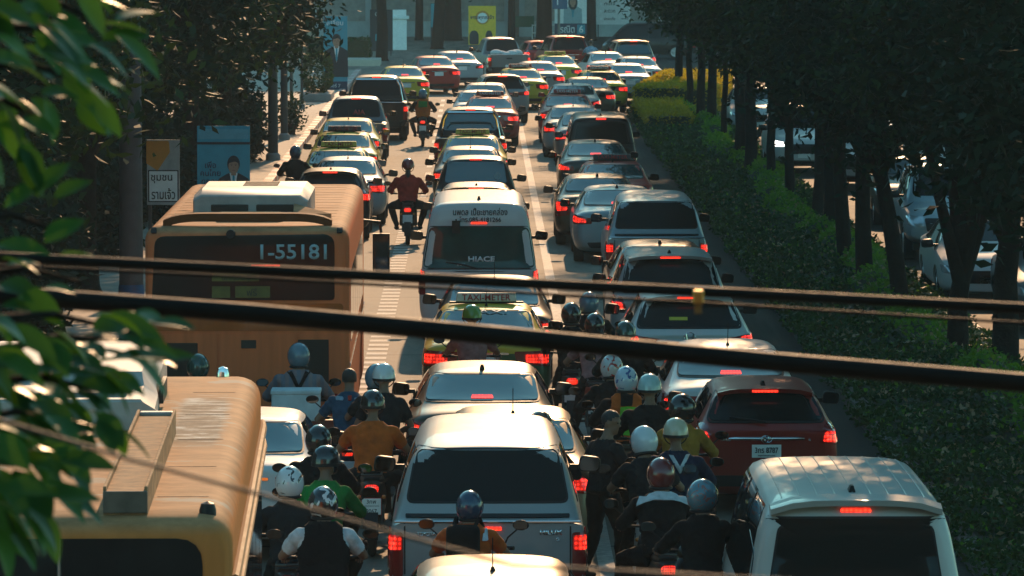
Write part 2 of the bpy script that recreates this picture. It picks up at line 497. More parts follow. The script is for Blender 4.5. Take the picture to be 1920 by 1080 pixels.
class Tpl:
    def __init__(s, L, W, H): s.L, s.W, s.H, s.parts = L, W, H, []; s.fix = {}
    def add(s, name, me, key, loc=(0, 0, 0), kids=()): s.parts.append((name, me, key, loc, list(kids)))
def mirror_mesh(side):
    b = MB()
    rings = []
    for (y, k) in ((-0.035, 0.93), (-0.02, 1.0), (0.04, .97), (0.09, .75), (.12, .4)):
        o = rpoly([(-.115 * k, -.075 * k), (.10 * k, -.085 * k), (.115 * k, .06 * k), (-.09 * k, .085 * k)], .05, n=3, step=9)
        rings.append([(u + side * .11, y, v) for u, v in o])
    b.loft(rings); b.box((side * -.03, .03, -.035), (.10, .05, .05))
    return b.mesh(angle=50)
def mirror_glass(side):
    o = rpoly([(-.100, -.062), (.085, -.070), (.098, .048), (-.078, .070)], .045, n=3, step=9)
    return MB().add([(u + side * .11, -.038, v) for u, v in o] , [tuple(range(len(o)))]).mesh(smooth=False)
MIRR = {s: (mirror_mesh(s), mirror_glass(s)) for s in (-1, 1)}

def dress(t, body, d):
    """windows, lamps, plate, wheels and mirrors of a vehicle; d holds the outlines"""
    bv = bvh_of(body); t.bvh = bv
    t.add("body", body, "paint")
    for nm, ax, ol, r, key in d.get("patches", ()):
        both = ax == "sides"
        for a in (("left", "right") if both else (ax,)):
            seal = rpoly(ol, r)
            me = patch(bv, a, seal, off=d.get("off", {}).get(nm, 0.006), name=nm)
            t.add(nm, me, key)
    for nm, ax, ol, r, key in d.get("pairs", ()):              # one each side of the tail or nose
        for s in (-1, 1):
            o = rpoly([(s * u, v) for u, v in ol], r, step=.05, n=3)
            me = patch(bv, ax, o, off=d.get("off", {}).get(nm, .010), depth=.03, rings=4, name=nm)
            kids = []
            for (knm, kol, kr, kkey) in d.get("inner", {}).get(nm, ()):
                oo = rpoly([(s * u, v) for u, v in kol], kr, step=.05, n=3)
                kids.append((knm, patch(bv, ax, oo, off=.016, depth=.02, rings=3, name=knm), kkey))
            t.add(nm, me, key, kids=kids)
    r, w = d["wheel"]
    tm, rm = wheel_meshes(r, w)
    for y in d["axles"]:
        for s in (-1, 1):
            t.add("wheel", tm, "tyre", (s * (t.W / 2 - w / 2 - .035), y, r), [("rim", rm, "alloy")])
    if "mirror" in d:
        y, z, k = d["mirror"]
        for s in (-1, 1):
            t.add("wing_mirror", MIRR[s][0], "mirror", (s * (t.W / 2 - .02), y, z), [("mirror_glass", MIRR[s][1], "mglass")])
    b = MB().box((0, t.L / 2, .30), (t.W * .80, t.L * .86, .16))
    t.add("underbody", b.mesh(smooth=False), "under")
    if "plate" in d:
        z, yy = d["plate"]
        me = MB().box((0, 0, 0), (.34, .012, .15)).mesh(smooth=False)
        for v in me.vertices: v.co = hit(bv, "rear", v.co.x, v.co.z + z, .012 - v.co.y)[0]
        t.add("number_plate", me, "plate")
    if "antenna" in d:
        y, z, kind = d["antenna"]
        b = MB()
        if kind == "fin":
            b.loft([[(-.03, y - .09, z - .01), (.03, y - .09, z - .01), (.03, y + .12, z - .01), (-.03, y + .12, z - .01)], [(-.012, y - .10, z + .05), (.012, y - .10, z + .05), (.012, y, z + .05), (-.012, y, z + .05)]])
        else:
            b.tube([(0, y, z - .01), (0, y, z + .03)], [.025, .012], 8); b.tube([(0, y, z + .03), (0, y - .12, z + .28)], .005, 5)
        t.add("antenna", b.mesh(), "trim")

T = {}
def make_sedan(name, L=4.6, W=1.76, H=1.46, fast=False, lamp_style=0, roofk=1.0):
    t = Tpl(L, W, H); w = W / 2
    zr = H - .055
    yr = 1.05 if fast else 1.30
    yb = .50 if fast else .64
    S = [(0, .84 * w, .32, .90, .99, .70 * w, .10), (.08, .955 * w, .25, .95, 1.055, .775 * w, .07), (.40, .99 * w, .21, .965, 1.085, .79 * w),
         (yb, w, .20, .965, 1.10, .79 * w), (yr, w, .19, .965, zr, .69 * w), (yr + .14, w, .19, .965, zr + .02, .69 * w), (2.0, w, .19, .96, H, .70 * w),
         (2.66, w, .19, .95, H - .02, .69 * w), (2.80, w, .19, .945, H - .055, .685 * w), (3.50, w, .19, .92, 1.05, .77 * w), (3.62, w, .19, .90, 1.0, .78 * w),
         (4.25, .97 * w, .2, .80, .85, .72 * w), (4.48, .90 * w, .22, .68, .74, .66 * w), (4.60, .76 * w, .26, .58, .63, .56 * w)]
    k = L / 4.6
    S = [(s[0] * k,) + s[1:] for s in S]
    yr *= k; yb *= k
    ax = (.95 * k, 3.66 * k)
    body = car_body(S, cuts=[(ax[0], .315, .36), (ax[1], .315, .36)], hard={4: .35, 8: .3})
    wz0, wz1 = 1.125, zr - .032
    gb, gt = .735 * w, .665 * w
    d = dict(wheel=(.315, .20), axles=ax, mirror=(3.22 * k, 1.02, 1), plate=(.80, 0), antenna=(yr + .25 * k, zr + .028, "fin" if lamp_style else "whip"))
    d["patches"] = [("window_seal", "rear", [(-gb - .02, wz0 - .02), (gb + .02, wz0 - .02), (gt + .015, wz1 + .014), (-gt - .015, wz1 + .014)], [.05, .05, .10, .10], "trim"),
                    ("rear_window", "rear", [(-gb, wz0), (gb, wz0), (gt, wz1), (-gt, wz1)], [.05, .05, .09, .09], "rglass"),
                    ("windscreen", "front", [(-.72 * w, 1.07), (.72 * w, 1.07), (.63 * w, H - .075), (-.63 * w, H - .075)], .08, "glass"),
                    ("side_window", "sides", [(yb + .42, 1.02), (2.02 * k, 1.00), (2.02 * k, H - .11), (yr + .16, H - .11)], [.04, .03, .03, .10], "glass"),
                    ("side_window", "sides", [(2.08 * k, 1.00), (3.28 * k, .99), (2.82 * k, H - .115), (2.08 * k, H - .11)], [.03, .04, .06, .03], "glass"),
                    ("bumper_insert", "rear", [(-.62 * w, .32), (.62 * w, .32), (.70 * w, .43), (-.70 * w, .43)], .04, "trim"),
                    ("boot_trim", "rear", [(-.34 * w, .885), (.34 * w, .885), (.34 * w, .915), (-.34 * w, .915)], .01, "chrome"),
                    ("brake_light", "rear", [(-.13, wz0 + .012), (.13, wz0 + .012), (.12, wz0 + .045), (-.12, wz0 + .045)], .01, "brake"),
                    ("grille", "front", [(-.55 * w, .40), (.55 * w, .40), (.60 * w, .62), (-.60 * w, .62)], .05, "trim"),
                    ("front_plate", "front", [(-.17, .40), (.17, .40), (.17, .52), (-.17, .52)], .01, "plate")]
    d["off"] = {"rear_window": .009, "brake_light": .016, "boot_trim": .012}
    ls = [[(.98 * w, .94), (.42 * w, .93), (.46 * w, .78), (.98 * w, .72)], [(1.0 * w, .97), (.60 * w, .90), (.58 * w, .79), (1.0 * w, .78)], [(1.0 * w, .97), (.66 * w, .95), (.66 * w, .66), (.98 * w, .62)]][lamp_style]
    li = [[(.93 * w, .90), (.58 * w, .895), (.60 * w, .79), (.93 * w, .76)], [(.97 * w, .93), (.72 * w, .88), (.70 * w, .81), (.97 * w, .81)], [(.95 * w, .92), (.71 * w, .91), (.71 * w, .76), (.94 * w, .74)]][lamp_style]
    d["pairs"] = [("tail_light", "rear", ls, .03, "lampr"), ("headlight", "front", [(.94 * w, .72), (.52 * w, .64), (.55 * w, .55), (.92 * w, .58)], .03, "head")]
    d["inner"] = {"tail_light": [("lit_lens", li, .03, "lamp")]}
    dress(t, body, d)
    t.ref = (yr + .02, zr + .01)
    T[name] = t
def make_hatch(name, L=4.1, W=1.70, H=1.47, kind="hatch", zg=.2, spoiler=True, glass_h=(1.03, None), lamps="corner", ribs=0, rear_box=False):
    """hatchback, crossover, off-roader or one-box van by its numbers"""
    t = Tpl(L, W, H); w = W / 2; k = L / 4.1
    zs = .66 * H if H < 1.7 else .60 * H
    if kind == "van": zs = .52 * H
    zb = glass_h[0]
    tilt = {"hatch": .42, "suv": .34, "van": .17}[kind]
    zr = H - .05
    if kind == "van":
        roof = .80 * w; zn = H * .56
        S = [(0, .88 * w, .34, zs, zb, .83 * w), (.05, .975 * w, .27, zs, zb + .02, .86 * w), (tilt * .75, w, .25, zs, zr - .03, roof * .97), (tilt + .06, w, .25, zs, zr, roof), (.5, w, .24, zs, H - .01, roof), (L * .5, w, .23, zs, H, roof),
             (L * .70, w, .23, zs, H - .015, roof * .99), (L * .76, w, .23, zs, H - .06, roof * .96), (L * .90, w, .23, zs * .98, zn + .08, .83 * w), (L * .915, w, .23, zs * .97, zn, .83 * w), (L * .975, .95 * w, .24, zs * .80, zn * .84, .76 * w), (L, .80 * w, .28, zs * .66, zn * .68, .62 * w)]
        cow, wsz = L * .90, (zn + .12, H - .09)
    else:
        roof = .70 * w if kind == "hatch" else .735 * w
        S = [(0, .86 * w, zg + .12, zs - .03, zb - .04, .76 * w), (.06, .965 * w, zg + .04, zs, zb, .80 * w), (.14, .99 * w, zg + .02, zs + .005, zb + .05, .80 * w), (tilt + .06, w, zg, zs + .01, zr - .01, roof * .975), (tilt + .20, w, zg, zs + .01, zr + .02, roof * .99),
             (1.5 * k, w, zg, zs, H, roof), (2.25 * k, w, zg, zs - .01, H - .02, roof * .985), (2.40 * k, w, zg, zs - .015, H - .06, roof * .97), (3.10 * k, w, zg, zs - .03, zs + .10, .78 * w), (3.22 * k, w, zg, zs - .05, zs + .04, .79 * w),
             (3.82 * k, .96 * w, zg + .01, zs - .15, zs - .10, .72 * w), (4.02 * k, .88 * w, zg + .03, zs - .27, zs - .21, .65 * w), (L, .74 * w, zg + .07, zs - .36, zs - .31, .54 * w)]
        cow, wsz = 3.12 * k, (zs + .13, H - .08)
    rw = .30 if kind == "hatch" else (.36 if kind == "suv" else .34)
    ax = (.72 * k, 3.35 * k) if kind != "van" else (L * .22, L * .80)
    body = car_body(S, cuts=[(ax[0], rw, rw + .05), (ax[1], rw, rw + .05)], hard={3: .4, 2: .2} if kind != "van" else {2: .3, 3: .3})
    g1 = glass_h[1] or zr - .045
    gb = .80 * w if kind != "van" else .925 * w
    gt = roof * .93 if kind != "van" else .82 * w
    d = dict(wheel=(rw, .21), axles=ax, mirror=(cow - .30, (zs + .14) if kind != "van" else wsz[0] + .05, 1), antenna=(tilt + .45, zr + .03, "fin"))
    if kind == "suv" or kind == "hatch": d["plate"] = (zs - .22, 0)
    ya = tilt + .10
    d["patches"] = [("window_seal", "rear", [(-gb - .025, zb + .035), (gb + .025, zb + .035), (gt + .02, g1 + .02), (-gt - .02, g1 + .02)], .08, "trim"),
                    ("rear_window", "rear", [(-gb, zb + .06), (gb, zb + .06), (gt, g1), (-gt, g1)], .08, "rglass"),
                    ("windscreen", "front", [(-.74 * w, wsz[0]), (.74 * w, wsz[0]), (.88 * roof, wsz[1]), (-.88 * roof, wsz[1])], .08, "glass"),
                    ("side_window", "sides", [(ya + .10, zs + .09), (L * .30, zs + .07), (L * .30, H - .13), (ya + .20, H - .13)], [.05, .03, .03, .10], "glass"),
                    ("side_window", "sides", [(L * .31, zs + .07), (L * .50, zs + .06), (L * .50, H - .12), (L * .31, H - .12)], .03, "glass"),
                    ("side_window", "sides", [(L * .51, zs + .06), (cow - .18, zs + .06), (cow - .62 if kind != "van" else cow - .45, H - .13), (L * .51, H - .12)], [.03, .04, .06, .03], "glass"),
                    ("bumper_insert", "rear", [(-.70 * w, zg + .14), (.70 * w, zg + .14), (.76 * w, zg + .27), (-.76 * w, zg + .27)], .05, "trim"),
                    ("grille", "front", [(-.52 * w, zs * .52), (.52 * w, zs * .52), (.58 * w, zs * .76), (-.58 * w, zs * .76)], .05, "trim"),
                    ("front_plate", "front", [(-.17, zs * .42), (.17, zs * .42), (.17, zs * .42 + .12), (-.17, zs * .42 + .12)], .01, "plate")]
    if kind == "van":
        d["patches"].append(("brake_light", "rear", [(-.13, g1 + .05), (.13, g1 + .05), (.12, g1 + .085), (-.12, g1 + .085)], .015, "brake"))
    else:
        d["patches"].append(("tail_trim", "rear", [(-.52 * w, zs - .09), (.52 * w, zs - .09), (.48 * w, zs - .055), (-.48 * w, zs - .055)], .012, "chrome"))
    d["off"] = {"rear_window": .009, "brake_light": .02, "tail_trim": .016}
    if lamps == "corner":
        ls = [(1.0 * w, zs + .10), (.80 * w, zs + .08), (.72 * w, zs - .12), (.98 * w, zs - .16)]
        li = [(.97 * w, zs + .0), (.80 * w, zs - .0), (.77 * w, zs - .11), (.97 * w, zs - .13)]
    elif lamps == "wide":
        ls = [(1.0 * w, zs + .02), (.36 * w, zs - .06), (.33 * w, zs - .13), (1.0 * w, zs - .13)]
        li = [(.99 * w, zs - .0), (.78 * w, zs - .02), (.78 * w, zs - .115), (.99 * w, zs - .115)]
    elif lamps == "tall":
        ls = [(1.0 * w, zs + .22), (.86 * w, zs + .22), (.84 * w, zs - .22), (1.0 * w, zs - .22)]
        li = [(.99 * w, zs + .10), (.87 * w, zs + .10), (.87 * w, zs - .04), (.99 * w, zs - .04)]
    elif lamps == "low":
        ls = [(1.0 * w, zs - .02), (.89 * w, zs - .02), (.89 * w, zs - .40), (1.0 * w, zs - .40)]
        li = [(.99 * w, zs - .03), (.90 * w, zs - .03), (.90 * w, zs - .16), (.99 * w, zs - .16)]
    hz = zs * .80 if kind != "van" else zs * .78
    d["pairs"] = [("tail_light", "rear", ls, .03, "lampr"), ("headlight", "front", [(.95 * w, hz + .06), (.56 * w, hz), (.58 * w, hz - .10), (.93 * w, hz - .09)], .03, "head")]
    d["inner"] = {"tail_light": [("lit_lens", li, .03, "lamp")]}
    dress(t, body, d)
    if spoiler:
        b = MB(); r0 = roof * .93
        ys = tilt - .10 if kind != "van" else -.03
        yt = tilt + .25 if kind != "van" else .30
        n = 9; top, bot = [], []
        for i in range(n):
            u = -1 + 2 * i / (n - 1); x = u * r0
            dz = -.05 * u ** 4 * (1.0 if kind != "van" else 1.6)
            zt0 = hit(t.bvh, "top", x, max(yt, .08), .012)[0].z
            zz = zr + (.025 if kind != "van" else .02) + dz
            top.append([(x, yt, zt0), (x, (ys + yt) / 2 + .05, max(zz + .016, zt0 - .0) if kind != "van" else zz + .03), (x, ys + .04 * abs(u) ** 3, zz), (x, ys + .02 + .04 * abs(u) ** 3, zz - .05), (x, ys + .14, zz - .06), (x, yt, zt0 - .05)])
        b.loft(top)
        t.add("rear_spoiler", b.mesh(angle=60), "paint")
        if kind != "van":
            z0 = zr + .0
            t.add("brake_light", MB().box((0, ys + .006, z0 - .005), (.30, .022, .026)).mesh(smooth=False), "brake")
    if ribs:
        for i in range(ribs):
            x = -roof * .78 + 2 * roof * .78 * i / (ribs - 1)
            pts = [hit(t.bvh, "top", x, yy, .001)[0] for yy in np.linspace(.42, L * .70, 14)]
            t.add("roof_rib", MB().tube(pts, .0055, n=8).mesh(), "paint")
    t.ref = ((tilt + .06, zr) if kind != "van" else (tilt * .8, zr - .02))
    if spoiler: t.ref = ((tilt - .02, zr + .03) if kind != "van" else (-.02, zr + .02))
    T[name] = t
def make_pickup(name, L=5.25, W=1.80, H=1.80, canopy=False, bar=False):
    t = Tpl(L, W, H); w = W / 2; zs, zr = 1.07, H - .06
    yb = 1.58
    front = [(3.10, w, .34, 1.06, H - .01, .70 * w), (3.22, w, .34, 1.055, H - .05, .69 * w), (3.95, w, .34, 1.03, 1.22, .78 * w), (4.08, w, .34, 1.02, 1.14, .80 * w),
             (4.80, .98 * w, .34, .98, 1.05, .78 * w), (5.08, .95 * w, .36, .84, .90, .74 * w), (5.25, .86 * w, .42, .72, .77, .66 * w)]
    if canopy:
        S = [(0, .96 * w, .42, 1.08, 1.115, .88 * w), (.05, .99 * w, .38, 1.08, 1.12, .88 * w), (.14, w, .36, 1.075, 1.17, .87 * w), (.20, w, .36, 1.075, 1.24, .86 * w), (.50, w, .35, 1.075, zr - .03, .765 * w), (.62, w, .35, 1.075, zr, .765 * w),
             (1.4, w, .34, 1.07, H, .745 * w), (2.4, w, .34, 1.065, H + .01, .73 * w)] + front
    else:
        S = [(0, .96 * w, .42, 1.08, 1.115, .89 * w), (.03, .99 * w, .38, 1.085, 1.12, .90 * w), (.10, w, .36, 1.085, 1.12, .90 * w), (yb - .06, w, .34, 1.085, 1.12, .90 * w), (yb + .04, w, .34, 1.08, 1.14, .84 * w), (yb + .09, w, .34, 1.08, 1.22, .80 * w), (yb + .30, w, .34, 1.07, zr, .71 * w), (yb + .42, w, .34, 1.07, zr + .025, .71 * w),
             (2.5, w, .34, 1.065, H, .715 * w)] + front
    ax = (.98, 4.18)
    boxes = [] if canopy else [((0, .85, 1.5), (W * .82, 1.42, 1.9))]
    body = car_body(S, cuts=[(ax[0], .37, .43), (ax[1], .37, .43)], boxes=boxes, hard={1: .5, 2: .5, 4: .5} if canopy else {1: .6, 3: .6, 4: .5, 6: .4})
    d = dict(wheel=(.37, .24), axles=ax, mirror=(3.55, 1.26, 1.2), plate=(.62, 0))
    if canopy:
        z0, z1, gb, gt = 1.275, zr - .055, .80 * w, .70 * w
    else:
        z0, z1, gb, gt = 1.25, zr - .05, .735 * w, .655 * w
    d["patches"] = [("window_seal", "rear", [(-gb - .02, z0 - .02), (gb + .02, z0 - .02), (gt + .018, z1 + .018), (-gt - .018, z1 + .018)], .07, "trim"),
                    ("rear_window", "rear", [(-gb, z0), (gb, z0), (gt, z1), (-gt, z1)], .06, "rglass"),
                    ("windscreen", "front", [(-.74 * w, 1.24), (.74 * w, 1.24), (.63 * w, H - .09), (-.63 * w, H - .09)], .08, "glass"),
                    ("side_window", "sides", [(2.05 if not canopy else .62, 1.17 if not canopy else 1.22), (2.62 if not canopy else 1.55, 1.16), (2.62 if not canopy else 1.55, H - .13), (2.12 if not canopy else .72, H - .13)], .04, "glass"),
                    ("side_window", "sides", [(2.68, 1.15), (3.68, 1.14), (3.18, H - .135), (2.68, H - .13)], [.03, .04, .06, .03], "glass"),
                    ("bumper", "rear", [(-.97 * w, .43), (.97 * w, .43), (.97 * w, .60), (-.97 * w, .60)], .05, "bump"),
                    ("tailgate_seam", "rear", [(-.835 * w, .64), (-.82 * w, .64), (-.82 * w, 1.10), (-.835 * w, 1.10)], .002, "trim"),
                    ("tailgate_seam", "rear", [(.82 * w, .64), (.835 * w, .64), (.835 * w, 1.10), (.82 * w, 1.10)], .002, "trim"),
                    ("tailgate_handle", "rear", [(-.12, .93), (.12, .93), (.12, .99), (-.12, .99)], .02, "trim"),
                    ("grille", "front", [(-.55 * w, .60), (.55 * w, .60), (.60 * w, .86), (-.60 * w, .86)], .05, "trim"),
                    ("front_plate", "front", [(-.17, .46), (.17, .46), (.17, .56), (-.17, .56)], .01, "plate")]
    d["off"] = {"rear_window": .009, "tailgate_seam": .003, "bumper": .05}
    d["pairs"] = [("tail_light", "rear", [(.99 * w, 1.02), (.845 * w, 1.02), (.845 * w, .62), (.99 * w, .62)], .025, "lampr"), ("headlight", "front", [(.95 * w, .92), (.60 * w, .88), (.62 * w, .70), (.93 * w, .72)], .04, "head")]
    d["inner"] = {"tail_light": [("lit_lens", [(.975 * w, .99), (.86 * w, .99), (.86 * w, .86), (.975 * w, .86)], .02, "lamp")]}
    dress(t, body, d)
    b = MB().box((0, -.006, 1.115), (W * .93, .03, .022)); t.add("tailgate_trim", b.mesh(smooth=False, bevel=.006), "chrome")
    if canopy:
        me = patch(t.bvh, "rear", rpoly([(-.82 * w, 1.135), (.82 * w, 1.135), (.82 * w, 1.165), (-.82 * w, 1.165)], .01), off=.012); t.add("canopy_lip", me, "trim")
        t.add("brake_light", MB().box((0, -.016, 1.055), (.25, .03, .032)).mesh(smooth=False, bevel=.006), "brake")
    else:
        p = hit(t.bvh, "rear", 0, zr + .0, .004)[0]
        t.add("brake_light", MB().box((0, p.y - .01, zr - .0), (.26, .03, .028)).mesh(smooth=False, bevel=.006), "brake")
    if bar:
        b = MB()
        for s in (-1, 1): b.tube([(s * .70 * w * 1.15, 1.45, 1.10), (s * .72 * w, 1.42, 1.55), (s * .62 * w, 1.42, 1.72)], .035, 8)
        b.tube([(-.62 * w, 1.42, 1.72), (.62 * w, 1.42, 1.72)], .035, 8)
        t.add("roll_bar", b.mesh(), "chrome")
    t.ref = (.52, zr) if canopy else (yb + .30, zr + .01)
    T[name] = t
make_sedan("sedan", lamp_style=0)
make_sedan("saloon", L=4.75, W=1.80, H=1.45, lamp_style=1)
make_sedan("fastback", L=4.60, W=1.80, H=1.43, fast=True, lamp_style=2)
make_hatch("hatch", L=4.1, W=1.70, H=1.475)
make_hatch("crossover", L=4.3, W=1.78, H=1.60, kind="hatch", zg=.24, glass_h=(1.10, None), lamps="wide")
make_hatch("suv", L=4.75, W=1.84, H=1.80, kind="suv", zg=.32, glass_h=(1.18, None), lamps="corner")
make_hatch("minivan", L=4.8, W=1.80, H=1.86, kind="van", glass_h=(1.08, 1.69), lamps="low", spoiler=False)
make_hatch("microvan", L=4.9, W=1.90, H=1.98, kind="van", glass_h=(1.10, 1.78), lamps="low", ribs=9)
make_hatch("highvan", L=5.38, W=1.90, H=2.30, kind="van", glass_h=(1.16, 1.86), lamps="low", spoiler=False)
make_pickup("canopy_pickup", H=1.82, canopy=True)
make_pickup("open_pickup", H=1.80)
make_pickup("bar_pickup", H=1.84, W=1.88, bar=True)

M_KEYS = dict(glass=M_GLASS, rglass=M_GLASSL, trim=M_TRIM, tyre=M_RUBBER, alloy=M_ALLOY, mirror=M_TRIM, mglass=M_MIRROR, under=M_UNDER, plate=M_PLATE, chrome=M_CHROME,
              lamp=M_LAMP, lampr=M_LAMPR, brake=M_BRAKE, head=M_HEAD, bump=M_TRIM)
BOXES = []
def spawn(kind, name, loc, rz, scale, mats, label, cat, group):
    t = T[kind]
    root = empty(name, loc, rz, scale)
    tag(root, label, cat, group)
    made = {}
    for nm, me, key, pl, kids in t.parts:
        m = mats.get(key) or M_KEYS[key]
        o = obj(nm, me, m, root); o.location = pl
        made.setdefault(nm, []).append(o)
        for kn, kme, kkey in kids:
            obj(kn, kme, mats.get(kkey) or M_KEYS[kkey], o)
    BOXES.append((root.name, label, Vector(loc), rz, t.W * scale, t.L * scale))
    return root, made
# ------------------------------------------------------------------ the setting
def road_mat():
    m, nt, b = nodes_of("worn concrete road")
    tc = N(nt, "ShaderNodeTexCoord"); sp = N(nt, "ShaderNodeSeparateXYZ"); nt.links.new(tc.outputs["Object"], sp.inputs[0])
    mpn = N(nt, "ShaderNodeMapping"); mpn.inputs["Scale"].default_value = (1.0, 0.16, 1.0); nt.links.new(tc.outputs["Object"], mpn.inputs[0])
    n1 = N(nt, "ShaderNodeTexNoise", i_Scale=1.3, i_Detail=8.0, i_Roughness=0.65); nt.links.new(mpn.outputs[0], n1.inputs["Vector"])
    n2 = N(nt, "ShaderNodeTexNoise", i_Scale=38.0, i_Detail=6.0); nt.links.new(tc.outputs["Object"], n2.inputs["Vector"])
    rp = N(nt, "ShaderNodeValToRGB"); e = rp.color_ramp.elements
    e[0].position, e[0].color = .30, (.13, .117, .10, 1); e[1].position, e[1].color = .70, (.35, .305, .245, 1)
    nt.links.new(n1.outputs[0], rp.inputs[0])
    # transverse joints and brushed ribs
    md = N(nt, "ShaderNodeMath", operation="PINGPONG"); md.inputs[1].default_value = 3.0; nt.links.new(sp.outputs["Y"], md.inputs[0])
    lt = N(nt, "ShaderNodeMath", operation="LESS_THAN"); lt.inputs[1].default_value = 0.05; nt.links.new(md.outputs[0], lt.inputs[0])
    wv = N(nt, "ShaderNodeTexWave", wave_type="BANDS", bands_direction="Y", i_Scale=1.4, i_Distortion=1.5, i_Detail=2.0); nt.links.new(tc.outputs["Object"], wv.inputs["Vector"])
    m1 = N(nt, "ShaderNodeMix", data_type="RGBA", blend_type="MULTIPLY"); m1.inputs["Factor"].default_value = .35
    nt.links.new(rp.outputs[0], m1.inputs["A"]); nt.links.new(n2.outputs[0], m1.inputs["B"])
    m2 = N(nt, "ShaderNodeMix", data_type="RGBA"); m2.inputs["B"].default_value = (.07, .065, .06, 1)
    nt.links.new(lt.outputs[0], m2.inputs["Factor"]); nt.links.new(m1.outputs["Result"], m2.inputs["A"])
    gs = N(nt, "ShaderNodeMapRange"); gs.inputs[1].default_value = 2.7; gs.inputs[2].default_value = 4.0; nt.links.new(sp.outputs["X"], gs.inputs[0])   # median gutter grime, with the tree shade over the lane painted in
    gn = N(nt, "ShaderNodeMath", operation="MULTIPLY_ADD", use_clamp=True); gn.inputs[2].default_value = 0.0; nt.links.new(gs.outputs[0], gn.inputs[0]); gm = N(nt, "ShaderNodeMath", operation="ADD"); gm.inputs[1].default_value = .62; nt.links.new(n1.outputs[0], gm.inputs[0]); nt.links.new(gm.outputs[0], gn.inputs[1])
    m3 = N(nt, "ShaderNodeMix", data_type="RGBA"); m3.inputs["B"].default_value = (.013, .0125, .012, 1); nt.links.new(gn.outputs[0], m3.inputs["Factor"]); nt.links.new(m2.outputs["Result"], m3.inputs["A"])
    # oil drips and tyre rubber along the middle of each lane
    mo = N(nt, "ShaderNodeMapping"); mo.inputs["Scale"].default_value = (2.4, .12, 1); nt.links.new(tc.outputs["Object"], mo.inputs[0])
    no = N(nt, "ShaderNodeTexNoise", i_Scale=1.0, i_Detail=5.0); nt.links.new(mo.outputs[0], no.inputs["Vector"])
    ro = N(nt, "ShaderNodeMapRange"); ro.inputs[1].default_value = .54; ro.inputs[2].default_value = .70; ro.inputs[4].default_value = .55; nt.links.new(no.outputs[0], ro.inputs[0])
    m4 = N(nt, "ShaderNodeMix", data_type="RGBA"); m4.inputs["B"].default_value = (.075, .066, .056, 1); nt.links.new(ro.outputs[0], m4.inputs["Factor"]); nt.links.new(m3.outputs["Result"], m4.inputs["A"])
    nt.links.new(m4.outputs["Result"], b.inputs["Base Color"])
    rr = N(nt, "ShaderNodeMapRange"); rr.inputs[3].default_value = .68; rr.inputs[4].default_value = .85; b.inputs["Specular IOR Level"].default_value = .14; nt.links.new(n1.outputs[0], rr.inputs[0]); nt.links.new(rr.outputs[0], b.inputs["Roughness"])
    ad = N(nt, "ShaderNodeMath", operation="MULTIPLY_ADD"); ad.inputs[1].default_value = .5; nt.links.new(wv.outputs[0], ad.inputs[0]); nt.links.new(n2.outputs[0], ad.inputs[2])
    bp = N(nt, "ShaderNodeBump", i_Strength=.5, i_Distance=.012); nt.links.new(ad.outputs[0], bp.inputs["Height"]); nt.links.new(bp.outputs[0], b.inputs["Normal"])
    return m
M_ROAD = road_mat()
M_PAVE = mat("pavement slabs", (.30, .25, .20), rough=.75, vary=.3, scale=1.5, bump=.3)
M_SOIL = mat("dark soil", (.045, .034, .022), rough=.95, vary=.4, scale=2.0, bump=.8, bscale=14)
M_LINE = mat("worn road paint", (.50, .47, .42), rough=.7, spec=.2, vary=.35, scale=9)
M_CONC = mat("grey concrete", (.30, .29, .27), rough=.8, vary=.25, scale=2.5, bump=.2)
M_KERB = stripes("red and white kerb", (.62, .58, .54), (.38, .07, .05), 1.0)
M_KERB2 = stripes("faded shaded kerb", (.045, .042, .04), (.05, .022, .02), 2.0, wear=.5)  # faded stripes, darkened with the shade of the median trees
def structure(name, me, m): return tag(obj(name, me, m), kind="structure")
def slab(x0, x1, y0, y1, z0, z1, bevel=.02): return MB().box(((x0 + x1) / 2, (y0 + y1) / 2, (z0 + z1) / 2), (x1 - x0, y1 - y0, z1 - z0)).mesh(smooth=False, bevel=bevel)
structure("ground", mesh_from([(-150, -70, -.02), (150, -70, -.02), (150, 420, -.02), (-150, 420, -.02)], [(0, 1, 2, 3)]), M_CONC)
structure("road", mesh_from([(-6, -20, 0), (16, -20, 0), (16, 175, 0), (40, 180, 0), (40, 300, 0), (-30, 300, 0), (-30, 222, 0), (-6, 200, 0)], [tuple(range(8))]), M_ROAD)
structure("pavement", slab(-14, -5.45, -10, 222, -.01, .16), M_PAVE)
def kerb(name, x0, x1, y0, y1, m):
    return structure(name, slab(x0, x1, y0, y1, -.01, .19, .025), m)
kerb("pavement_kerb", -5.45, -5.20, -10, 222, M_KERB)
MED0, MED1, MEDY = 5.05, 8.05, 146.0
structure("median", slab(MED0 + .22, MED1 - .22, 20, MEDY - .2, -.01, .17), M_SOIL)
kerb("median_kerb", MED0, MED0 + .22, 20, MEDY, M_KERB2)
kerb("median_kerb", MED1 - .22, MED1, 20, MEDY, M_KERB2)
structure("far_pavement", slab(14.5, 60, -10, 178, -.01, .16), M_PAVE)
# painted lines
b = MB()
def strip(x0, x1, y0, y1, z=.004): b.add([(x0, y0, z), (x1, y0, z), (x1, y1, z), (x0, y1, z)], [(0, 1, 2, 3)])
strip(1.23, 1.40, 15, 190)
y = 30.0
while y < 112:                                      # ladder-like strip between the first two lanes
    strip(-1.76, -1.44, y, y + .40); y += .80
while y < 190:
    strip(-1.45, -1.30, y, y + 2.2); y += 5.0
y = 30.0
while y < 170: strip(11.0, 11.14, y, y + 2.5); y += 5.5
structure("road_markings", b.mesh(smooth=False), M_LINE)
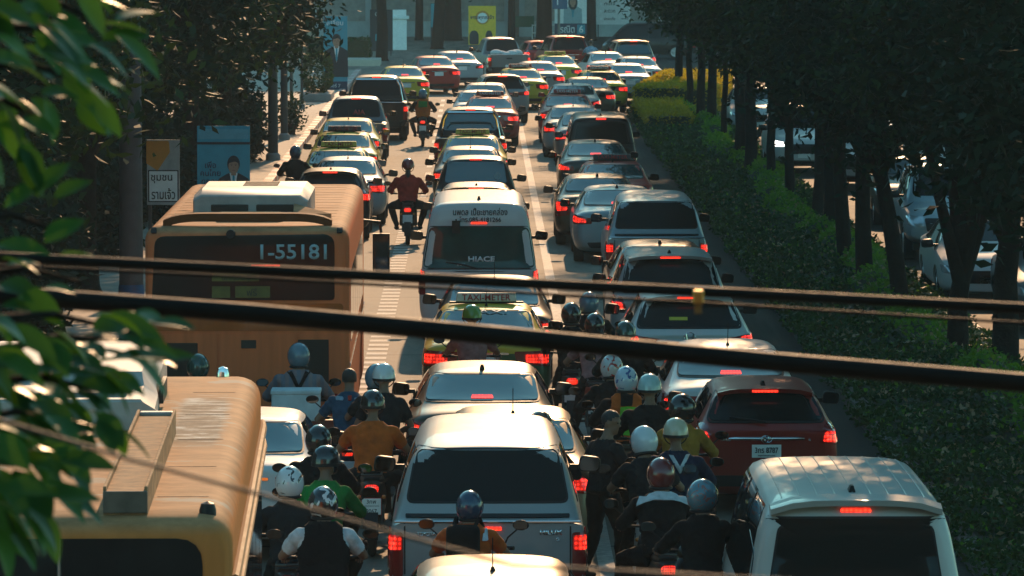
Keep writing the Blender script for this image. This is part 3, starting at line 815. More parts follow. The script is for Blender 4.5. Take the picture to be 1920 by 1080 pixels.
# ------------------------------------------------------------------ buses
def bus_ring(y, hw, z0, z1, rt=.17, rb=.10):
    pts = rpoly([(-hw, z0), (hw, z0), (hw, z1), (-hw, z1)], [rb, rb, rt, rt], step=9, n=6)
    crown = lambda x, z: z + (.05 * (1 - (x / hw) ** 2) if z > z1 - rt * .9 else 0)
    return [(x, y, crown(x, z)) for x, z in pts]
def bus_body(L, W, H):
    h = W / 2
    rows = [(0, .94, .45, H - .16), (.015, .965, .42, H - .09), (.06, .985, .40, H - .035), (.16, 1, .38, H), (.5, 1, .36, H)]
    S = [bus_ring(y, h * k, z0, z1) for y, k, z0, z1 in rows] + [bus_ring(y, h, .36, H) for y in np.linspace(1.2, L - .5, 9)] + [bus_ring(L - .12, h * .985, .38, H - .03), bus_ring(L, h * .94, .45, H - .15)]
    b = MB().loft(S)
    me = b.mesh(smooth=True, angle=30)
    o = bpy.data.objects.new("body", me); COL.objects.link(o)
    c = MB()
    for y in (2.6, L - 2.4):
        for s in (-1, 1): c.tube([(s * (h - .35), y, .5), (s * (h + .3), y, .5)], .56, n=30)
    cut = bpy.data.objects.new("cut", c.mesh(smooth=False)); COL.objects.link(cut)
    bo = o.modifiers.new("c", "BOOLEAN"); bo.object = cut; bo.solver = "EXACT"
    out = evaluated(o); bpy.data.objects.remove(cut); out.materials.clear()
    return finish(out, 32)
def bus_roof_mat(name, roofc, sidec, stain=0.6, H=3.0):
    """weathered roof over painted flanks: dust, rain stains, bare worn patches"""
    m, nt, b = nodes_of(name)
    tc = N(nt, "ShaderNodeTexCoord"); sp = N(nt, "ShaderNodeSeparateXYZ"); nt.links.new(tc.outputs["Object"], sp.inputs[0])
    up = N(nt, "ShaderNodeMapRange"); up.inputs[1].default_value = H - .10; up.inputs[2].default_value = H - .03; nt.links.new(sp.outputs["Z"], up.inputs[0])
    mp = N(nt, "ShaderNodeMapping"); mp.inputs["Scale"].default_value = (1.1, 1.9, 1.6); nt.links.new(tc.outputs["Object"], mp.inputs[0])
    n1 = N(nt, "ShaderNodeTexNoise", i_Scale=1.6, i_Detail=9.0, i_Roughness=.72); nt.links.new(mp.outputs[0], n1.inputs["Vector"])
    n2 = N(nt, "ShaderNodeTexNoise", i_Scale=.8, i_Detail=9.0, i_Roughness=.68); nt.links.new(mp.outputs[0], n2.inputs["Vector"])
    r1 = N(nt, "ShaderNodeValToRGB"); e = r1.color_ramp.elements
    e[0].position, e[0].color = .32, (*[c * .50 for c in roofc], 1); e[1].position, e[1].color = .58, (*roofc, 1)
    nt.links.new(n1.outputs[0], r1.inputs[0])
    r2 = N(nt, "ShaderNodeMapRange"); r2.inputs[1].default_value = .57; r2.inputs[2].default_value = .60; r2.inputs[4].default_value = stain; nt.links.new(n2.outputs[0], r2.inputs[0])
    m0 = N(nt, "ShaderNodeMix", data_type="RGBA"); m0.inputs["B"].default_value = (.34, .29, .23, 1); nt.links.new(r2.outputs[0], m0.inputs["Factor"]); nt.links.new(r1.outputs[0], m0.inputs["A"])
    if stain > .5:                                  # a long patch on the roof where the paint has blistered off
        ins = []
        for ax_, c_, w_ in (("X", .88, .26), ("Y", 5.9, 2.5)):
            d_ = N(nt, "ShaderNodeMath", operation="SUBTRACT"); d_.inputs[1].default_value = c_; nt.links.new(sp.outputs[ax_], d_.inputs[0])
            a_ = N(nt, "ShaderNodeMath", operation="ABSOLUTE"); nt.links.new(d_.outputs[0], a_.inputs[0])
            q_ = N(nt, "ShaderNodeMapRange"); q_.inputs[1].default_value = w_; q_.inputs[2].default_value = w_ * .5; nt.links.new(a_.outputs[0], q_.inputs[0]); ins.append(q_)
        bx_ = N(nt, "ShaderNodeMath", operation="MULTIPLY"); nt.links.new(ins[0].outputs[0], bx_.inputs[0]); nt.links.new(ins[1].outputs[0], bx_.inputs[1])
        mp3 = N(nt, "ShaderNodeMapping"); mp3.inputs["Scale"].default_value = (1.2, 4.5, 1); nt.links.new(tc.outputs["Object"], mp3.inputs[0])
        n4 = N(nt, "ShaderNodeTexNoise", i_Scale=2.4, i_Detail=8.0, i_Roughness=.7); nt.links.new(mp3.outputs[0], n4.inputs["Vector"])
        r4 = N(nt, "ShaderNodeValToRGB"); e4 = r4.color_ramp.elements; e4[0].position, e4[0].color = .42, (.035, .035, .035, 1); e4[1].position, e4[1].color = .62, (.62, .60, .55, 1)
        e5 = r4.color_ramp.elements.new(.52); e5.color = (.20, .16, .12, 1); nt.links.new(n4.outputs[0], r4.inputs[0])
        ed = N(nt, "ShaderNodeMath", operation="MULTIPLY_ADD", use_clamp=True); ed.inputs[1].default_value = 2.2; ed.inputs[2].default_value = -.9
        eb = N(nt, "ShaderNodeMath", operation="ADD"); nt.links.new(bx_.outputs[0], eb.inputs[0]); eb2 = N(nt, "ShaderNodeMath", operation="SUBTRACT"); eb2.inputs[1].default_value = .5; nt.links.new(n4.outputs[0], eb2.inputs[0]); nt.links.new(eb2.outputs[0], eb.inputs[1]); nt.links.new(eb.outputs[0], ed.inputs[0])
        mz = N(nt, "ShaderNodeMix", data_type="RGBA"); nt.links.new(ed.outputs[0], mz.inputs["Factor"]); nt.links.new(m0.outputs["Result"], mz.inputs["A"]); nt.links.new(r4.outputs[0], mz.inputs["B"]); m0 = mz
    mp2 = N(nt, "ShaderNodeMapping"); mp2.inputs["Scale"].default_value = (3, 3, .25); nt.links.new(tc.outputs["Object"], mp2.inputs[0])
    n3 = N(nt, "ShaderNodeTexNoise", i_Scale=3.0, i_Detail=6.0); nt.links.new(mp2.outputs[0], n3.inputs["Vector"])
    r3 = N(nt, "ShaderNodeMapRange"); r3.inputs[1].default_value = .35; r3.inputs[2].default_value = .7; r3.inputs[3].default_value = .86; r3.inputs[4].default_value = 1.06; nt.links.new(n3.outputs[0], r3.inputs[0])
    sc = N(nt, "ShaderNodeVectorMath", operation="SCALE"); sc.inputs[0].default_value = sidec; nt.links.new(r3.outputs[0], sc.inputs["Scale"])
    mx = N(nt, "ShaderNodeMix", data_type="RGBA"); nt.links.new(up.outputs[0], mx.inputs["Factor"]); nt.links.new(sc.outputs[0], mx.inputs["A"]); nt.links.new(m0.outputs["Result"], mx.inputs["B"])
    nt.links.new(mx.outputs["Result"], b.inputs["Base Color"])
    b.inputs["Roughness"].default_value = .75; b.inputs["Specular IOR Level"].default_value = .05
    bp = N(nt, "ShaderNodeBump", i_Strength=.10, i_Distance=.02); nt.links.new(n1.outputs[0], bp.inputs["Height"]); nt.links.new(bp.outputs[0], b.inputs["Normal"])
    return m
M_BUS1 = bus_roof_mat("orange bus paint", (.56, .27, .135), (.74, .175, .065), .15)
M_BUS2 = bus_roof_mat("ochre bus paint", (.45, .225, .108), (.56, .185, .050), .9, 3.1)
M_AC = mat("off white air conditioner", (.36, .33, .30), rough=.5, vary=.25, scale=3)
M_DUCT = mat("weathered tan duct", (.34, .19, .10), spec=.1, rough=.8, vary=.55, scale=9)
M_ORANGE = mat("glossy orange panel", (.36, .085, .015), rough=.15, coat=.7)
M_GRID = mat("dark grille", (.03, .018, .012), rough=.6, vary=.3)
M_SEAM = mat("panel seam", (.05, .03, .02), rough=.8)
M_STICK = mat("faded yellow sticker", (.13, .11, .02), rough=.6, vary=.3)
M_BUSGLASS = mat("dusty bus glass", (.009, .012, .013), rough=.10, spec=.2, ior=1.45, vary=.3, scale=3)
def grille_mesh(w, h, nx, nz):
    b = MB()
    b.box((0, .012, 0), (w, .012, h))
    for i in range(nx + 1): b.box((-w / 2 + w * i / nx, 0, 0), (.010, .016, h))
    for i in range(nz + 1): b.box((0, .002, -h / 2 + h * i / nz), (w, .016, .010))
    return b.mesh(smooth=False)
def bus(name, label, L, W, H, px, py, yaw, m):
    P = at_z(px, py, H - .02); rz = R(yaw)
    root = empty(name, (P.x + math.sin(rz) * .10, P.y - .10, 0), rz); tag(root, label, "bus", "city buses in the left lane")
    body = bus_body(L, W, H); bv = bvh_of(body)
    obj("body", body, m, root)
    BOXES.append((root.name, label, root.location.copy(), rz, W, L))
    tm, rm = wheel_meshes(.48, .28)
    for y in (2.6, L - 2.4):
        for s in (-1, 1):
            o = obj("wheel", tm, M_RUBBER, root); o.location = (s * (W / 2 - .20), y, .48); obj("rim", rm, M_ALLOY, o)
    return root, bv
def part(bv, root, nm, ax, ol, r, m, off=.006, **k):
    return obj(nm, patch(bv, ax, rpoly(ol, r), off=off, name=nm, **k), m, root)
# --- the farther bus with the fleet number on its rear window
L, W, H = 10.4, 2.46, 3.0
bus1, bv = bus("city_bus", "orange city bus with fleet number 1-55181 on its dark rear window", L, W, H, 463, 430, .3, M_BUS1)
h = W / 2
part(bv, bus1, "rear_window", "rear", [(-.93 * h, 2.13), (.86 * h, 2.13), (.86 * h, 2.925), (-.93 * h + .04, 2.90)], [.05, .05, .14, .12], M_BUSGLASS, .008)
t = text_mesh("1-55181", .185, .002, bold=.018, width=.80); project_mesh(bv, "rear", t, .565, 2.715, .014); obj("fleet_number", t, mat("pale blue lettering", (.32, .46, .50), rough=.6), bus1)
part(bv, bus1, "window_sticker", "rear", [(-.42, 2.16), (-.20, 2.16), (-.20, 2.30), (-.42, 2.30)], .01, M_STICK, .014)
part(bv, bus1, "window_sticker", "rear", [(-.14, 2.16), (.28, 2.16), (.28, 2.30), (-.14, 2.30)], .01, M_STICK, .014)
part(bv, bus1, "window_sticker", "rear", [(-.42, 2.36), (.15, 2.36), (.15, 2.46), (-.42, 2.46)], .01, M_STICK, .014)
t = text_mesh("นักเรียน 8", .07, .001); project_mesh(bv, "rear", t, -.13, 2.41, .018); obj("sticker_lettering", t, M_INK, bus1)
t = text_mesh("ฟรี", .09, .001); project_mesh(bv, "rear", t, .06, 2.23, .018); obj("sticker_lettering", t, M_INK, bus1)
part(bv, bus1, "orange_band", "rear", [(-.94 * h, 1.76), (.94 * h, 1.76), (.94 * h, 2.09), (-.94 * h, 2.09)], .04, M_ORANGE, .010)
dr = part(bv, bus1, "engine_door", "rear", [(-.93 * h, .62), (-.36, .62), (-.36, 1.72), (-.93 * h, 1.72)], .03, M_BUS1, .012)
g = obj("door_grille", grille_mesh(.36, .62, 16, 26), M_GRID, dr); g.location = (-.78, -.022, 1.30)
dr = part(bv, bus1, "engine_door", "rear", [(-.335, .62), (.60, .62), (.60, 1.72), (-.335, 1.72)], .03, M_BUS1, .012)
g = obj("handle_recess", MB().box((0, 0, 0), (.18, .01, .10)).mesh(smooth=False, bevel=.01), M_GRID, dr); g.location = (.02, -.018, 1.60)
dr = part(bv, bus1, "engine_door", "rear", [(.625, .62), (.93 * h, .62), (.93 * h, 1.72), (.625, 1.72)], .03, M_BUS1, .012)
g = obj("door_grille", grille_mesh(.36, .74, 16, 30), M_GRID, bus1); g.location = (.80, -.024, 1.28)
for s in (-1, 1):
    part(bv, bus1, "tail_light", "rear", [(s * .90 * h, .75), (s * .76 * h, .75), (s * .76 * h, 1.0), (s * .90 * h, 1.0)], .03, M_LAMPR, .02)
    part(bv, bus1, "roof_marker_lamp", "rear", [(s * .93 * h, 2.93), (s * .88 * h, 2.93), (s * .88 * h, 2.98), (s * .93 * h, 2.98)], .01, M_TRIM, .03)
part(bv, bus1, "bumper", "rear", [(-.95 * h, .42), (.95 * h, .42), (.95 * h, .58), (-.95 * h, .58)], .05, M_TRIM, .04)
part(bv, bus1, "brake_light", "rear", [(.05, 2.54), (.40, 2.54), (.40, 2.560), (.05, 2.560)], .005, M_BRAKE, .014)
o = obj("reversing_camera", MB().lathe([(.001, -.05), (.05, -.05), (.055, -.03), (.055, .06), (.001, .06)], axis="y").mesh(), M_TRIM, bus1); o.location = (-.19, -.02, 2.93)
for y0 in np.arange(.9, L - 1.6, 1.36):
    for s in ("left", "right"): part(bv, bus1, "side_window", s, [(y0, 1.55), (y0 + 1.26, 1.55), (y0 + 1.26, 2.42), (y0, 2.42)], .06, M_GLASS, .006)
for s in ("left", "right"): part(bv, bus1, "side_rail", s, [(.3, 1.30), (L - .4, 1.30), (L - .4, 1.36), (.3, 1.36)], .01, M_CHROME, .012)
def roofz(bv, x, y): return hit(bv, "top", x, y, 0)[0].z
# spoiler bar bowed over the rear roof edge, on short feet
b = MB(); pts = [(-1.02 + 2.04 * i / 20, .22 + .16 * (1 - (2 * i / 20 - 1) ** 2) * -1 + .16, 0) for i in range(21)]
rings = []
for x, y, _ in pts:
    e = (abs(x) / 1.02) ** 6
    z = roofz(bv, x, .35) + .11 - .09 * e
    rings.append([(x, y - .10, z - .05), (x, y + .10, z - .03), (x, y + .10, z + .05), (x, y - .10, z + .045)])
b.loft(rings)
for x in (-.97, .97): b.box((x, .30, roofz(bv, x, .3) + .02), (.10, .12, .08))
obj("roof_spoiler", b.mesh(angle=50), mat("brown spoiler paint", (.15, .045, .015), rough=.75, spec=.1), bus1)
# roof air conditioner with two vent slots, hatch cover and vent box
y0, y1 = 1.75, 4.6
b = MB(); z = H + .03
prof = [(y0, .0, .0), (y0 + .01, .0, .255), (y0 + .05, .015, .275), (y0 + .7, .03, .32), (y1 - .4, .03, .32), (y1 - .05, 0, .22), (y1, -.05, .02)]
rings = []
for y, dx, zz in prof:
    wl, wr = -.72 - dx, .68 + dx
    rings.append([(wl, y, z - .03), (wr, y, z - .03), (wr, y, z + zz * .75), (wr - .10, y, z + zz), (wl + .10, y, z + zz), (wl, y, z + zz * .75)])
b.loft(rings)
ac = obj("air_conditioner", b.mesh(angle=35), M_AC, bus1)
for x in (-.28, .28): obj("vent_slot", MB().box((x, y0 - .004, z + .115), (.46, .03, .085)).mesh(smooth=False, bevel=.01), M_GRID, ac)
for i in range(5): obj("vent_louvre", MB().box((.685, y0 + .5 + i * .16, z + .12), (.03, .09, .10)).mesh(smooth=False), M_GRID, ac)
for i in range(7): obj("vent_louvre", MB().box((.05, y1 - 1.5 + i * .15, z + .315), (.44, .05, .025)).mesh(smooth=False), M_GRID, ac)
b = MB(); b.loft([[(-.42, y, H + .02), (.40, y, H + .02), (.36, y, H + .02 + zz), (-.38, y, H + .02 + zz)] for y, zz in ((1.05, .02), (1.10, .09), (1.45, .10), (1.55, .02))])
obj("roof_hatch", b.mesh(angle=40), M_BUS1, bus1)
b = MB().loft([[(.52, 1.30, H - .02), (.98, 1.30, H - .02), (.98, 1.30, H + .10), (.52, 1.30, H + .10)], [(.52, 1.75, H), (.98, 1.75, H), (.98, 1.75, H + .07), (.52, 1.75, H + .20)]]); obj("vent_box", b.mesh(smooth=False), M_BUS1, bus1)
b = MB()
for y in np.arange(2.2, L - .4, .62):
    b.tube([hit(bv, "top", x, y, -.003)[0] for x in np.linspace(-1.02, 1.02, 15)], .007, 6)
obj("roof_seam", b.mesh(), M_BUS1, bus1)
# big side mirrors at the front
for s in (-1, 1):
    b = MB().tube([(s * (h - .05), L - .3, 2.5), (s * (h + .22), L + .05, 2.45), (s * (h + .24), L + .05, 2.3)], .022, 8)
    b.box((s * (h + .24), L + .02, 1.98), (.24, .10, .62)); mr = obj("wing_mirror", b.mesh(bevel=0), M_TRIM, bus1)
    obj("mirror_glass", MB().box((s * (h + .24), L - .035, 1.98), (.20, .006, .56)).mesh(smooth=False), M_MIRROR, mr)
# --- the nearer bus, mostly roof
L, W, H = 9.9, 2.50, 3.1
bus2, bv = bus("city_bus", "ochre city bus nearest the camera with peeling stained roof", L, W, H, 46, 978, 1.4, M_BUS2)
h = W / 2
part(bv, bus2, "rear_window", "rear", [(-.88 * h, 1.70), (.86 * h, 1.70), (.86 * h, 2.985), (-.88 * h, 2.985)], .16, M_BUSGLASS, .008)
t = text_mesh("22", .34, .002, bold=.02); project_mesh(bv, "rear", t, .02, 2.55, .014); obj("fleet_number", t, mat("dim blue lettering", (.02, .05, .10), rough=.6), bus2)
part(bv, bus2, "engine_door", "rear", [(-.86 * h, .62), (.86 * h, .62), (.86 * h, 1.52), (-.86 * h, 1.52)], .05, M_BUS2, .012)
part(bv, bus2, "bumper", "rear", [(-.95 * h, .42), (.95 * h, .42), (.95 * h, .58), (-.95 * h, .58)], .05, M_TRIM, .04)
for s in (-1, 1): part(bv, bus2, "tail_light", "rear", [(s * .93 * h, .95), (s * .88 * h, .95), (s * .88 * h, 1.45), (s * .93 * h, 1.45)], .02, M_LAMPR, .02)
obj("wiper_rod", MB().tube([(.215, -.06, 2.99), (.215, -.055, 1.75)], .012, 6).mesh(), mat("bare steel", (.45, .46, .47), rough=.3, metal=1.0), bus2)
# duct: a shallow open-ended channel
y0, y1 = .16, 5.0
b = MB(); za = H + .045
for (x0, x1, z0, z1) in ((.47, .49, 0, .14), (.72, .74, 0, .14), (.485, .725, 0, .105)):
    b.box(((x0 + x1) / 2, (y0 + y1) / 2, za + (z0 + z1) / 2 - .02), (x1 - x0, y1 - y0, z1 - z0 + .04))
d = obj("roof_duct", b.mesh(smooth=False, bevel=.006), M_DUCT, bus2)
obj("duct_end", MB().box((.605, y0 - .012, za + .045), (.27, .03, .135)).mesh(smooth=False, bevel=.008), mat("dark duct end", (.10, .075, .055), rough=.7, vary=.4), d)
obj("duct_end", MB().box((.605, y1 - .05, za + .115), (.23, .10, .03)).mesh(smooth=False, bevel=.008), M_AC, d)
# air conditioner
b = MB(); y0, y1 = 5.25, 8.9
rings = []
for y, zz, ins in ((y0, .02, 0), (y0 + .01, .17, .0), (y0 + .03, .19, .02), (y0 + .9, .21, .03), (y0 + 1.0, .30, .05), (y1 - .2, .32, .06), (y1, .05, .1)):
    rings.append([(-.90 + ins, y, H), (.60 - ins, y, H), (.60 - ins - .0, y, H + .03 + zz * .7), (.50 - ins, y, H + .04 + zz), (-.80 + ins, y, H + .04 + zz), (-.90 + ins, y, H + .03 + zz * .7)])
b.loft(rings); ac = obj("air_conditioner", b.mesh(angle=30), M_AC, bus2)
obj("vent_grille", MB().box((.585, y0 + 1.5, H + .16), (.03, .8, .13)).mesh(smooth=False), M_GRID, ac)
obj("lid_panel", MB().box((-.15, y0 + .50, H + .245), (1.05, .62, .03)).mesh(smooth=False, bevel=.008), M_AC, ac)
for y in (.24, L - .35):
    o = obj("roof_marker_lamp", MB().lathe([(.001, 0), (.05, 0), (.052, .06), (.04, .10), (.001, .115)]).mesh(), M_CHROME if y > 1 else M_TRIM, bus2); o.location = (1.10 if y < 1 else .95, y, H - .03)
b = MB()
for y in np.arange(1.1, L - .4, 1.75): b.tube([hit(bv, "top", x, y, -.001)[0] for x in np.linspace(.76, 1.08, 9)], .004, 6)
obj("roof_seam", b.mesh(), M_SEAM, bus2)
b = MB(); b.tube([hit(bv, "right", y, 2.72, .02)[0] for y in np.linspace(.15, L - .2, 24)], .030, 8); b.tube([hit(bv, "right", y, 2.58, .03)[0] for y in np.linspace(.15, L - .2, 24)], .022, 8)
obj("rain_gutter", b.mesh(), mat("worn tan trim", (.32, .18, .09), rough=.7, spec=.2), bus2)
for y0 in np.arange(.5, L - 1.4, 1.30):
    for s in ("left", "right"): part(bv, bus2, "side_window", s, [(y0, 1.55), (y0 + 1.2, 1.55), (y0 + 1.2, 2.40), (y0, 2.40)], .06, M_GLASS, .006)
b = MB()
for i in range(14): b.tube([hit(bv, "right", y, .75 + i * .05, .004)[0] for y in (.4, L * .5, L - .4)], .010, 6)
obj("side_corrugation", b.mesh(), M_BUS2, bus2)
# ------------------------------------------------------------------ the traffic, placed by the rear roof edge of each vehicle
def ptm(p, lower=None): return p
P_SILVER = paint("silver paint", (.30, .31, .31), .3, .34)
P_GREY = paint("grey paint", (.15, .16, .17), .7, .30)
P_DARK = paint("charcoal paint", (.030, .033, .036), .5, .28)
P_BLACK = paint("black paint", (.010, .011, .012), .2, .25)
P_BROWN = paint("dark bronze paint", (.075, .048, .030), .6, .28)
P_GOLD = paint("champagne paint", (.30, .22, .145), .5, .30)
P_WHITE = paint("white paint", (.56, .57, .56), 0, .36)
P_PEARL = paint("pearl white paint", (.50, .50, .49), .1, .28)
P_RED = paint("red paint", (.22, .016, .012), .3, .28)
P_YARIS = paint("deep red paint", (.24, .012, .008), .4, .26)
P_TAXIR = paint("taxi red", (.42, .035, .03), .1, .32)
P_TAXI = paint("taxi yellow over green", (.66, .47, .035), 0, .32, lower=(.02, .10, .035), split=.90)
P_TAXI2 = paint("taxi lime yellow", (.66, .50, .05), 0, .32, lower=(.50, .38, .03), split=.55)
P_BLUEW = paint("pale blue silver paint", (.30, .36, .39), .4, .30)
G_CARS = "cars queueing on the road"
G_TAXI = "taxis queueing on the road"
G_PICK = "pickups queueing on the road"
G_VAN = "vans queueing on the road"
M_SIGNY = mat("yellow sign plastic", (.62, .44, .05), rough=.4)
M_SIGNR = mat("red sign plastic", (.34, .035, .03), rough=.4)
M_SIGND = mat("dark sign plastic", (.05, .03, .035), rough=.35)
M_SIGNW = mat("white sign plastic", (.62, .58, .48), rough=.4)
TAXI_TXT = text_mesh("TAXI-METER", .085, .002, bold=.012)
SIGN_BOX = MB().box((0, 0, .085), (.84, .14, .12), taper=(.96, .7)).mesh(smooth=False, bevel=.015)
SIGN_BASE = MB().box((0, 0, .012), (1.02, .10, .025)).mesh(smooth=False, bevel=.006)
def cars(kind, px, py, label, p, k=1.0, yaw=0.0, name=None, cat="car", group=None, sign=None, sy=.55, film=True, txt=None):
    t = T[kind]; yr, zr = t.ref
    P = at_z(px, py, zr * k)
    rz = R(yaw); o = Vector((-math.sin(rz) * yr * k, math.cos(rz) * yr * k, 0))
    loc = Vector((P.x, P.y, 0)) - o
    mats = {"paint": p}
    if not film: mats["rglass"] = M_GLASS
    if kind == "highvan": mats["rglass"] = M_GLASST
    nm = name or {"sedan": "sedan", "saloon": "sedan", "fastback": "sedan", "hatch": "hatchback", "crossover": "crossover", "suv": "off_roader", "minivan": "minivan", "microvan": "minivan", "highvan": "minibus",
                  "canopy_pickup": "pickup", "open_pickup": "pickup", "bar_pickup": "pickup"}[kind]
    root, made = spawn(kind, nm, loc, rz, k, mats, label, cat, group or (G_TAXI if cat == "taxi" else G_PICK if cat == "pickup" else G_VAN if cat == "van" else G_CARS))
    if sign:
        z = hit(t.bvh, "top", 0, yr + sy, 0)[0].z
        s = obj("roof_sign", SIGN_BOX, sign, root); s.location = (0, yr + sy, z)
        bse = obj("sign_base", SIGN_BASE, M_TRIM, s)
        tx = obj("sign_lettering", TAXI_TXT, txt or M_REDINK, s); tx.location = (0, -.066, .085); tx.rotation_euler = (R(-8), 0, 0)
    root["_px"] = 0; del root["_px"]
    return root, made
CARS = {}
def car(key, *a, **k): CARS[key] = cars(*a, **k)
# first lane (left)
car("white_left", "sedan", 460, 786, "white sedan squeezed between the two orange buses", P_WHITE, .98)
car("hatch_bus", "hatch", 619, 320, "charcoal hatchback just ahead of the orange bus, brake strip lit", P_DARK, 1.0, film=False)
car("l_silver", "sedan", 652, 299, "grey blue sedan ahead of the charcoal hatchback in the left lane", P_BLUEW)
car("l_taxi1", "sedan", 634, 281, "yellow green taxi directly ahead of the grey blue sedan", P_TAXI, cat="taxi", name="taxi", sign=M_SIGNY)
car("l_taxi2", "sedan", 645, 251, "bronze and yellow taxi between two other yellow taxis in the left lane", P_TAXI2, cat="taxi", name="taxi", sign=M_SIGND)
car("l_taxi3", "sedan", 653, 225, "green and yellow taxi right behind the grey pickup", P_TAXI, cat="taxi", name="taxi")
car("l_pick1", "open_pickup", 668, 184, "grey pickup with a red lettered sticker inside its rear window", P_GREY, cat="pickup", film=False)
car("l_pick2", "bar_pickup", 706, 144, "tall black pickup with roll bar at the head of the left lane pickups", P_BLACK, 1.06, cat="pickup", film=False)
car("l_taxi4", "sedan", 757, 126, "lime yellow taxi between the tall black pickup and the red sedan", P_TAXI2, yaw=5, cat="taxi", name="taxi")
car("l_red", "sedan", 815, 107, "bright red sedan near the bend of the road", P_TAXIR, yaw=8)
car("l_sil2", "saloon", 858, 98, "silver blue sedan to the right of the bright red sedan", P_BLUEW, yaw=9)
# second lane (middle)
car("m_gold0", "sedan", 924, 1080, "nearest champagne sedan, only its roof in view behind the silver pickup", P_GOLD)
car("m_hilux", "canopy_pickup", 914, 833, "large silver pickup with canopy carrying a rider in orange behind its tailgate", P_SILVER, 1.03, cat="pickup", film=False)
car("m_gold1", "sedan", 962, 782, "champagne sedan just ahead of the large silver canopy pickup", P_GOLD)
car("m_dark", "saloon", 904, 696, "dark bronze sedan with fin antenna between champagne sedan and yellow taxi", P_BROWN)
car("m_taxi1", "sedan", 912, 578, "big yellow over green taxi with pale TAXI-METER roof sign in the middle lane", P_TAXI, cat="taxi", name="taxi", sign=M_SIGNW)
car("m_dark2", "sedan", 927, 528, "dark sedan hidden between the white minibus and the yellow taxi with pale sign", P_DARK)
car("m_hiace", "highvan", 898, 382, "white high-roof minibus with Thai lettering above its rear window", P_WHITE, 1.0, cat="van")
car("m_gold2", "suv", 893, 350, "bronze off-roader peeking over the white minibus", P_BROWN, .93, film=False)
car("m_blackp", "open_pickup", 892, 298, "black pickup with teal reflecting rear window in the middle lane", P_BLACK, .98, cat="pickup")
car("m_bronze", "sedan", 882, 279, "bronze sedan ahead of the black pickup with the teal window", P_BROWN)
car("m_taxi2", "sedan", 886, 257, "yellow taxi with yellow framed white roof sign in the middle lane", P_TAXI2, cat="taxi", name="taxi", sign=M_SIGNY)
car("m_blackp2", "bar_pickup", 882, 205, "black pickup with chrome rail ahead of the yellow taxi in the middle lane", P_BLACK, 1.0, cat="pickup")
car("m_taxir", "sedan", 919, 183, "red taxi with red roof sign ahead of the black middle lane pickup", P_TAXIR, cat="taxi", name="taxi", sign=M_SIGNR, txt=M_WHITE)
car("m_blue", "sedan", 896, 172, "small pale sedan half hidden by the red taxi of the middle lane", P_BLUEW, .93)
car("m_sil3", "sedan", 911, 158, "silver sedan behind the silver hatchback with dark rear window", P_SILVER)
car("m_hatch2", "crossover", 942, 141, "silver hatchback with dark rear window and lit brake strip", P_SILVER, 1.0, yaw=4, film=False)
car("m_taxi3", "sedan", 978, 130, "yellow taxi with reddish roof sign right of the silver hatchback", P_TAXI2, yaw=5, cat="taxi", name="taxi", sign=M_SIGNR, txt=M_WHITE)
car("m_sil4", "sedan", 1010, 117, "silver sedan ahead of the yellow taxi with the reddish sign", P_SILVER, yaw=6)
car("m_taxi5", "sedan", 1044, 105, "pale yellow taxi with round yellow sign near the bend", P_TAXI2, yaw=7, cat="taxi", name="taxi", sign=M_SIGNY)
car("f_pick", "open_pickup", 940, 72, "dark green grey open pickup loaded with a white bundle near the bend", P_GREY, yaw=10, cat="pickup", film=False)
car("f_hatch1", "hatch", 1019, 77, "red and silver hatchback beside the loaded pickup", P_TAXIR, yaw=9)
car("f_hatch2", "suv", 1068, 68, "dark red off-roader at the head of the queue with lit brake strip", P_YARIS, yaw=9, film=False)
car("f_white1", "saloon", 1137, 99, "white sedan at the far end beyond the hedge", P_PEARL, yaw=6)
car("f_suv", "suv", 1188, 76, "champagne off-roader farthest along the right lane", P_GOLD, yaw=6)
car("f_white2", "sedan", 1196, 108, "white sedan partly behind the trees beyond the hedge", P_WHITE, yaw=6)
car("f_white3", "sedan", 1176, 121, "pale blue sedan closest to the sunlit hedge end", P_BLUEW, yaw=4)
# third lane (right)
car("r_van", "microvan", 1607, 938, "nearest silver minivan with ribbed roof at the lower right", paint("pale silver paint", (.52, .50, .46), .3, .36), 1.0, cat="van", film=False)
car("r_yaris", "hatch", 1434, 727, "deep red hatchback with white number plate and chrome strip", P_YARIS, .97, film=False)
car("r_white1", "sedan", 1366, 652, "white sedan ahead of the deep red hatchback, under the thick cable", P_PEARL)
car("r_hrv", "crossover", 1291, 553, "white crossover with wide red tail lamps and yellow sticker", P_PEARL, 1.0, film=False)
car("r_suv", "suv", 1257, 478, "champagne silver off-roader between the white crossover and the dark sedan", P_SILVER, .98, film=False)
car("r_dark", "saloon", 1238, 459, "dark sedan between the silver off-roader and the silver canopy pickup", P_DARK)
car("r_pick", "canopy_pickup", 1230, 374, "silver pickup with white canopy in the right lane", P_BLUEW, 1.0, cat="pickup", film=False)
car("r_white2", "saloon", 1157, 354, "pale blue sedan left of the silver canopy pickup", P_BLUEW)
car("r_civic", "fastback", 1120, 332, "dark fastback sedan with curved red tail lamps", P_BROWN)
car("r_taxir", "sedan", 1149, 306, "red taxi with dark TAXI-METER sign in the right lane", P_TAXIR, cat="taxi", name="taxi", sign=M_SIGND)
car("r_dark2", "saloon", 1116, 267, "charcoal sedan with wide sky reflecting rear window ahead of the red taxi", P_DARK)
car("r_black", "minivan", 1127, 221, "black minivan with very wide dark rear window", P_BLACK, 1.0, cat="van", film=False)
car("r_grey", "sedan", 1098, 213, "grey sedan ahead of the black minivan", P_GREY)
car("r_sil", "sedan", 1075, 200, "silver sedan between the grey sedan and the red taxi", P_SILVER)
